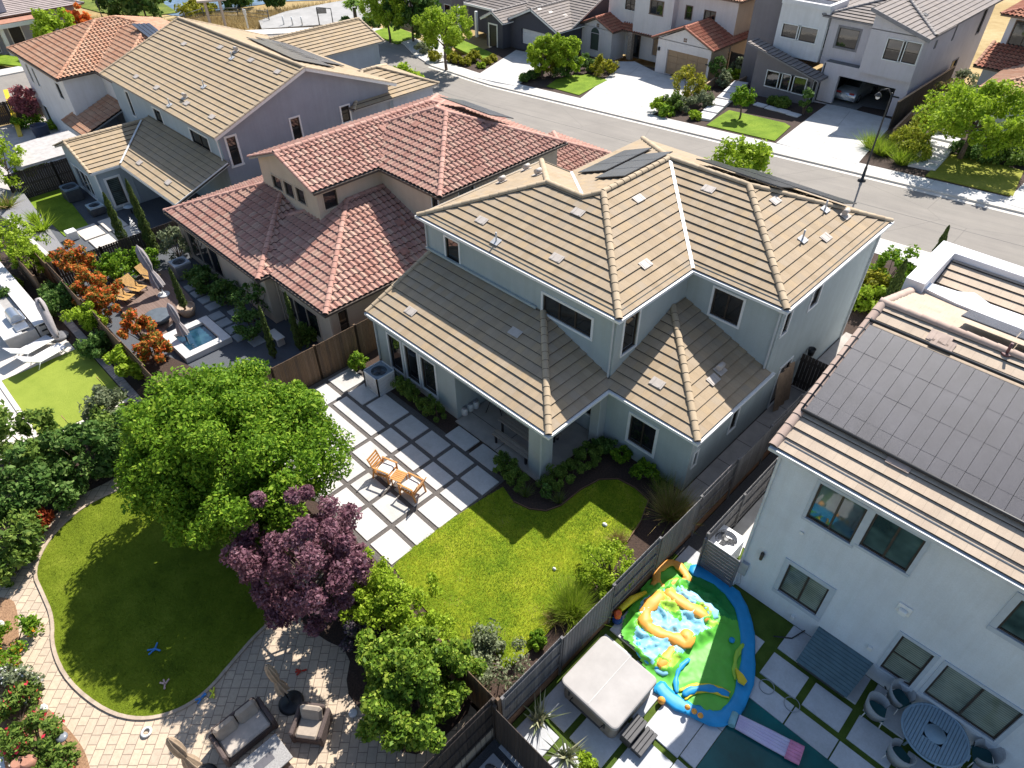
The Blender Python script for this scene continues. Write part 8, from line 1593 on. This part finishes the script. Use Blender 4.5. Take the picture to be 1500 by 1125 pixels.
for a in ((618, 70, .9, 1.1, OLIV, 'greyish flowering shrub at the sidewalk bend'), (632, 66, .8, 1.2, DKG_, 'dark shrub behind the greyish flowering shrub'), (637, 82, .9, .8, GOLD, 'straw green clump left of the broad street tree trunk'), (662, 84, .7, .8, GOLD, 'rounded straw green clump right of the broad street tree trunk'), (672, 88, .7, .6, GOLD, 'second straw green clump right of the broad street tree'), (683, 90, .7, .6, GOLD, 'third straw green clump right of the broad street tree'), (694, 83, .8, .9, GOLD, 'yellow green clump closest to the charcoal house walk'), (660, 62, .8, .9, LIME, 'lime shrub behind the broad street tree'), (705, 95, .5, .5, LIME, 'lime tuft at the corner of the white driveway'), (713, 90, .5, .5, GOLD, 'low tuft beside the white driveway, middle of three'), (722, 85, .5, .5, GOLD, 'low tuft beside the white driveway, farthest of three'),
    (768, 114, .55, .7, DKG_, 'clipped dark ball nearest the sidewalk'), (778, 110, .6, .7, DKG_, 'clipped dark ball in the middle of three'), (789, 105, .65, .8, DKG_, 'clipped dark ball farthest from the sidewalk'), (806, 99, 1.0, 1.7, GOLD, 'loose bronze green shrub between the two lime street trees'), (822, 103, .9, 1.3, DKG_, 'dark shrub behind the small front lawn, left'), (843, 96, 1.2, 1.6, DKG_, 'dark shrub behind the small front lawn, middle'), (860, 92, 1.1, 1.5, DKG_, 'dark shrub under the arched green shutter'), (886, 97, 1.35, 1.5, GOLD, 'wide golden green shrub beside the brown garage driveway'),
    (1010, 122, 1.4, 2.9, GOLD, 'tall amber tipped shrub before the brown garage door'), (985, 150, 1.0, 1.3, BOXW, 'green shrub at the foot of the amber tipped shrub'), (968, 155, .9, 1.1, LIME, 'yellow green shrub nearest the brown garage driveway'), (976, 162, .8, .8, GRN, 'small green shrub at the corner of sidewalk and driveway'), (1006, 153, .9, 1.1, OLIV, 'silvery grey shrub left of the grey steps'), (1033, 146, .95, 1.3, OLIV, 'silvery grey shrub right of the low timber wall'), (1016, 170, .7, .5, LIME, 'low lime ground cover beside the grey steps'), (1030, 131, .6, .6, LIME, 'lime shrub behind the silvery grey shrub'), (1055, 100, .9, 2.6, DKG_, 'tall dark green shrub at the corner of the brown garage house'), (1060, 117, .8, 1.3, OLIV, 'pale green shrub below the tall dark corner shrub'), (1086, 99, .9, 1.8, OLIV, 'pale olive shrub against the dark side fence'), (1078, 110, .7, .9, LIME, 'lime shrub beside the pale timber wall'),
    (1133, 147, .5, .6, BOXW, 'clipped green ball left under the mauve wall windows'), (1146, 150, .7, .8, BOXW, 'clipped green ball right under the mauve wall windows'), (1182, 148, .5, 2.1, DKG_, 'narrow climbing shrub on the mauve wall'), (1092, 150, .4, .4, DKG_, 'dark low plant beside the slender young tree'),
    (1332, 205, 1.35, 1.5, MOUND, 'clipped golden green mound nearest the timber wall'), (1340, 222, 1.1, 1.2, MOUND, 'clipped golden green mound at the front of its group'), (1362, 186, 1.45, 1.6, MOUND, 'clipped golden green mound at the back of its group'), (1388, 150, 1.8, 2.6, leafmat('red_tipped_leaf', (.06, .08, .02), (.15, .15, .04), .3, c3=(.40, .20, .07)), 'red tipped shrub along the dark fence of the open garage house'), (1412, 128, 1.4, 2.4, OLIV, 'grey green shrub at the far end of the dark fence'), (1410, 218, .9, .8, DKG_, 'dark shrub under the largest street tree, left'), (1440, 222, 1.3, 1.0, DKG_, 'dark shrub under the largest street tree, middle'), (1478, 228, 1.3, 1.0, BOXW, 'green shrub under the largest street tree, right'), (1496, 205, 1.2, 1.6, BOXW, 'green shrub at the right edge behind the largest street tree')): fs(*a)
for x, y, lab in ((1277, 217, 'bright reedy grass clump left at the sidewalk corner'), (1291, 226, 'reedy grass clump right at the sidewalk corner'), (1321, 240, 'round reedy grass clump by the white slab steps')): p = atS(x, y, .1); tuft(lab, tuple(p), 1.0, .9, [GBL, LIME], 700, .02, 1.0)
# ---- far edge
p = at(521, 28, -1.0); t = thing('palm_tree', 'small fan palm beside the trail gate', 'tree', (p.x, p.y, -2)); m = MB(); m.tube([(p.x, p.y, -2), (p.x, p.y, .2)], [.25, .2], 10); m.build('trunk', BARK, t); a = RNG.random(420)*2*PI; e = RNG.random(420); C = np.stack([p.x+np.cos(a)*1.2*(.2+.8*e), p.y+np.sin(a)*1.2*(.2+.8*e), .7+.5*RNG.random(420)-.5*e], axis=1); leaf_mesh('crown', C, np.stack([np.cos(a)*.4, np.sin(a)*.4, 1+0*a], axis=1)+RNG.normal(size=(420, 3))*.3, .3, GRN, aspect=.25, parent=t, elong=np.stack([np.cos(a), np.sin(a), 0*a], axis=1))
for x, y, bz, cz, r, rz_, mt, lab in ((78, 44, -2.5, .2, 2.3, 2.3, LIME, 'airy lime green tree before the grey columned house'), (118, 36, -2.6, -.6, 1.5, 1.8, ORNG, 'amber orange bush beside the grey columned house'), (178, -4, -2.7, 0, 3.4, 2.6, DKG_, 'dark green tree on the near bank of the pond'), (205, -6, -2.7, .5, 3.2, 2.6, DKG_, 'dark green tree on the pond bank beside the lamp'), (290, 14, -2.7, -2.0, 2.4, .8, GOLD, 'scrubby olive bush at the water edge of the pond'), (350, -8, -2.7, -1.2, 2.8, 1.8, DKG_, 'dark bush at the top edge across the pond'), (400, -6, -2.7, -1, 1.8, 1.4, DKG_, 'dark bush at the top edge left of the trail'), (600, 2, -2, 2.2, 3, 3, DKG_, 'dark green tree behind the lime street trees at the top edge'), (622, 25, -2, .6, 1.6, 2.6, BOXW, 'upright green tree beside the slate grey house')):
    p = at(x, y, cz); tree('tree', lab, (p.x, p.y, bz), (p.x, p.y, cz), r, r*.9, rz_, int(26+r*8), 80, .16*r+.2, .24 if r > 2.5 else .18, mt, .12, BARK, inner=.35)
for x, y, r, lab in ((545, 33, 1.2, 'dark low shrub beside the palm, left'), (560, 30, 1.3, 'dark low shrub beside the palm, right'), (506, 36, 1.0, 'dark low shrub near the trail gate'), (585, 26, 1.2, 'reddish low shrub under the top edge street tree')): p = at(x, y, -1.5); shrub(lab, (p.x, p.y, -2), r, 1.2, DKG_ if 'dark' in lab else leafmat('rust_leaf', (.12, .04, .02), (.25, .09, .04), .3), 700, .2)
poly = [at(x, y, -2.6)[:] for x, y in ((100, 32), (160, 30), (255, 34), (300, 26), (400, 18), (470, 8), (540, 2), (540, 12), (470, 24), (420, 40), (300, 46), (235, 55), (170, 40), (120, 48))]
Pg = scatter(poly, 46000, -2.65); Pg = Pg[~inpoly(Pg, [tuple(p) for p in pk])]; blades('tall_dry_grass', Pg, .75, .45, .035, leafmat('golden_blade', (.26, .18, .075), (.46, .35, .16), .3, .8, .15, c3=(.60, .50, .28)), kind='stuff')
poly = [at(x, y, -2.4)[:] for x, y in ((470, 34), (555, 20), (600, 10), (560, 2), (500, 20))]; Pg = scatter(poly, 8000, -2.5); Pg = Pg[~inpoly(Pg, [tuple(p) for p in pk])]; blades('tall_dry_grass', Pg, .6, .45, .035, MATS['golden_blade'], kind='stuff')
q = [(-15, 72), (20, 72), (20, 112), (-18, 112)]; Pn = scatter(q, 42000, 0); Pn[:, 2] = np.array([zg(a, b) for a, b in Pn[:, :2]]); blades('tall_dry_grass', Pn, .6, .5, .05, MATS['golden_blade'], kind='stuff')
# ------------------------------------------------------------ camera, light
cam = bpy.data.cameras.new('camera'); co = bpy.data.objects.new('camera', cam); COL.objects.link(co)
cam.sensor_width = 36; cam.lens = 24; cam.clip_start = .1; cam.clip_end = 2000
mt = Matrix((CR, -CD, -CF)).transposed().to_4x4(); mt.translation = CPOS; co.matrix_world = mt; SC.camera = co
sd = Vector((-.26, .865, 1)).normalized()
sun = bpy.data.lights.new('sun', 'SUN'); sun.energy = 5.0; sun.angle = math.radians(.53); sun.color = (1, .955, .89)
so = bpy.data.objects.new('sun', sun); COL.objects.link(so); so.rotation_euler = sd.to_track_quat('Z', 'Y').to_euler(); so.location = (0, 0, 60)
w = bpy.data.worlds.new('World'); SC.world = w; w.use_nodes = True; nt = w.node_tree; nt.nodes.clear()
sk = nt.nodes.new('ShaderNodeTexSky'); sk.sky_type = 'NISHITA'; sk.sun_disc = False; sk.sun_elevation = math.asin(sd.z); sk.sun_rotation = math.atan2(sd.x, sd.y)
bg = nt.nodes.new('ShaderNodeBackground'); bg.inputs[1].default_value = SKY; ow = nt.nodes.new('ShaderNodeOutputWorld')
nt.links.new(sk.outputs[0], bg.inputs[0]); nt.links.new(bg.outputs[0], ow.inputs[0])
vs = SC.view_settings; vs.view_transform = 'Standard'; vs.look = 'None'; vs.exposure = EXPO; vs.gamma = 1
SC.cycles.max_bounces = 6; SC.cycles.diffuse_bounces = 3; SC.cycles.glossy_bounces = 3; SC.cycles.transmission_bounces = 4; SC.cycles.transparent_max_bounces = 6
SC.cycles.use_denoising = True; SC.cycles.sample_clamp_indirect = 6
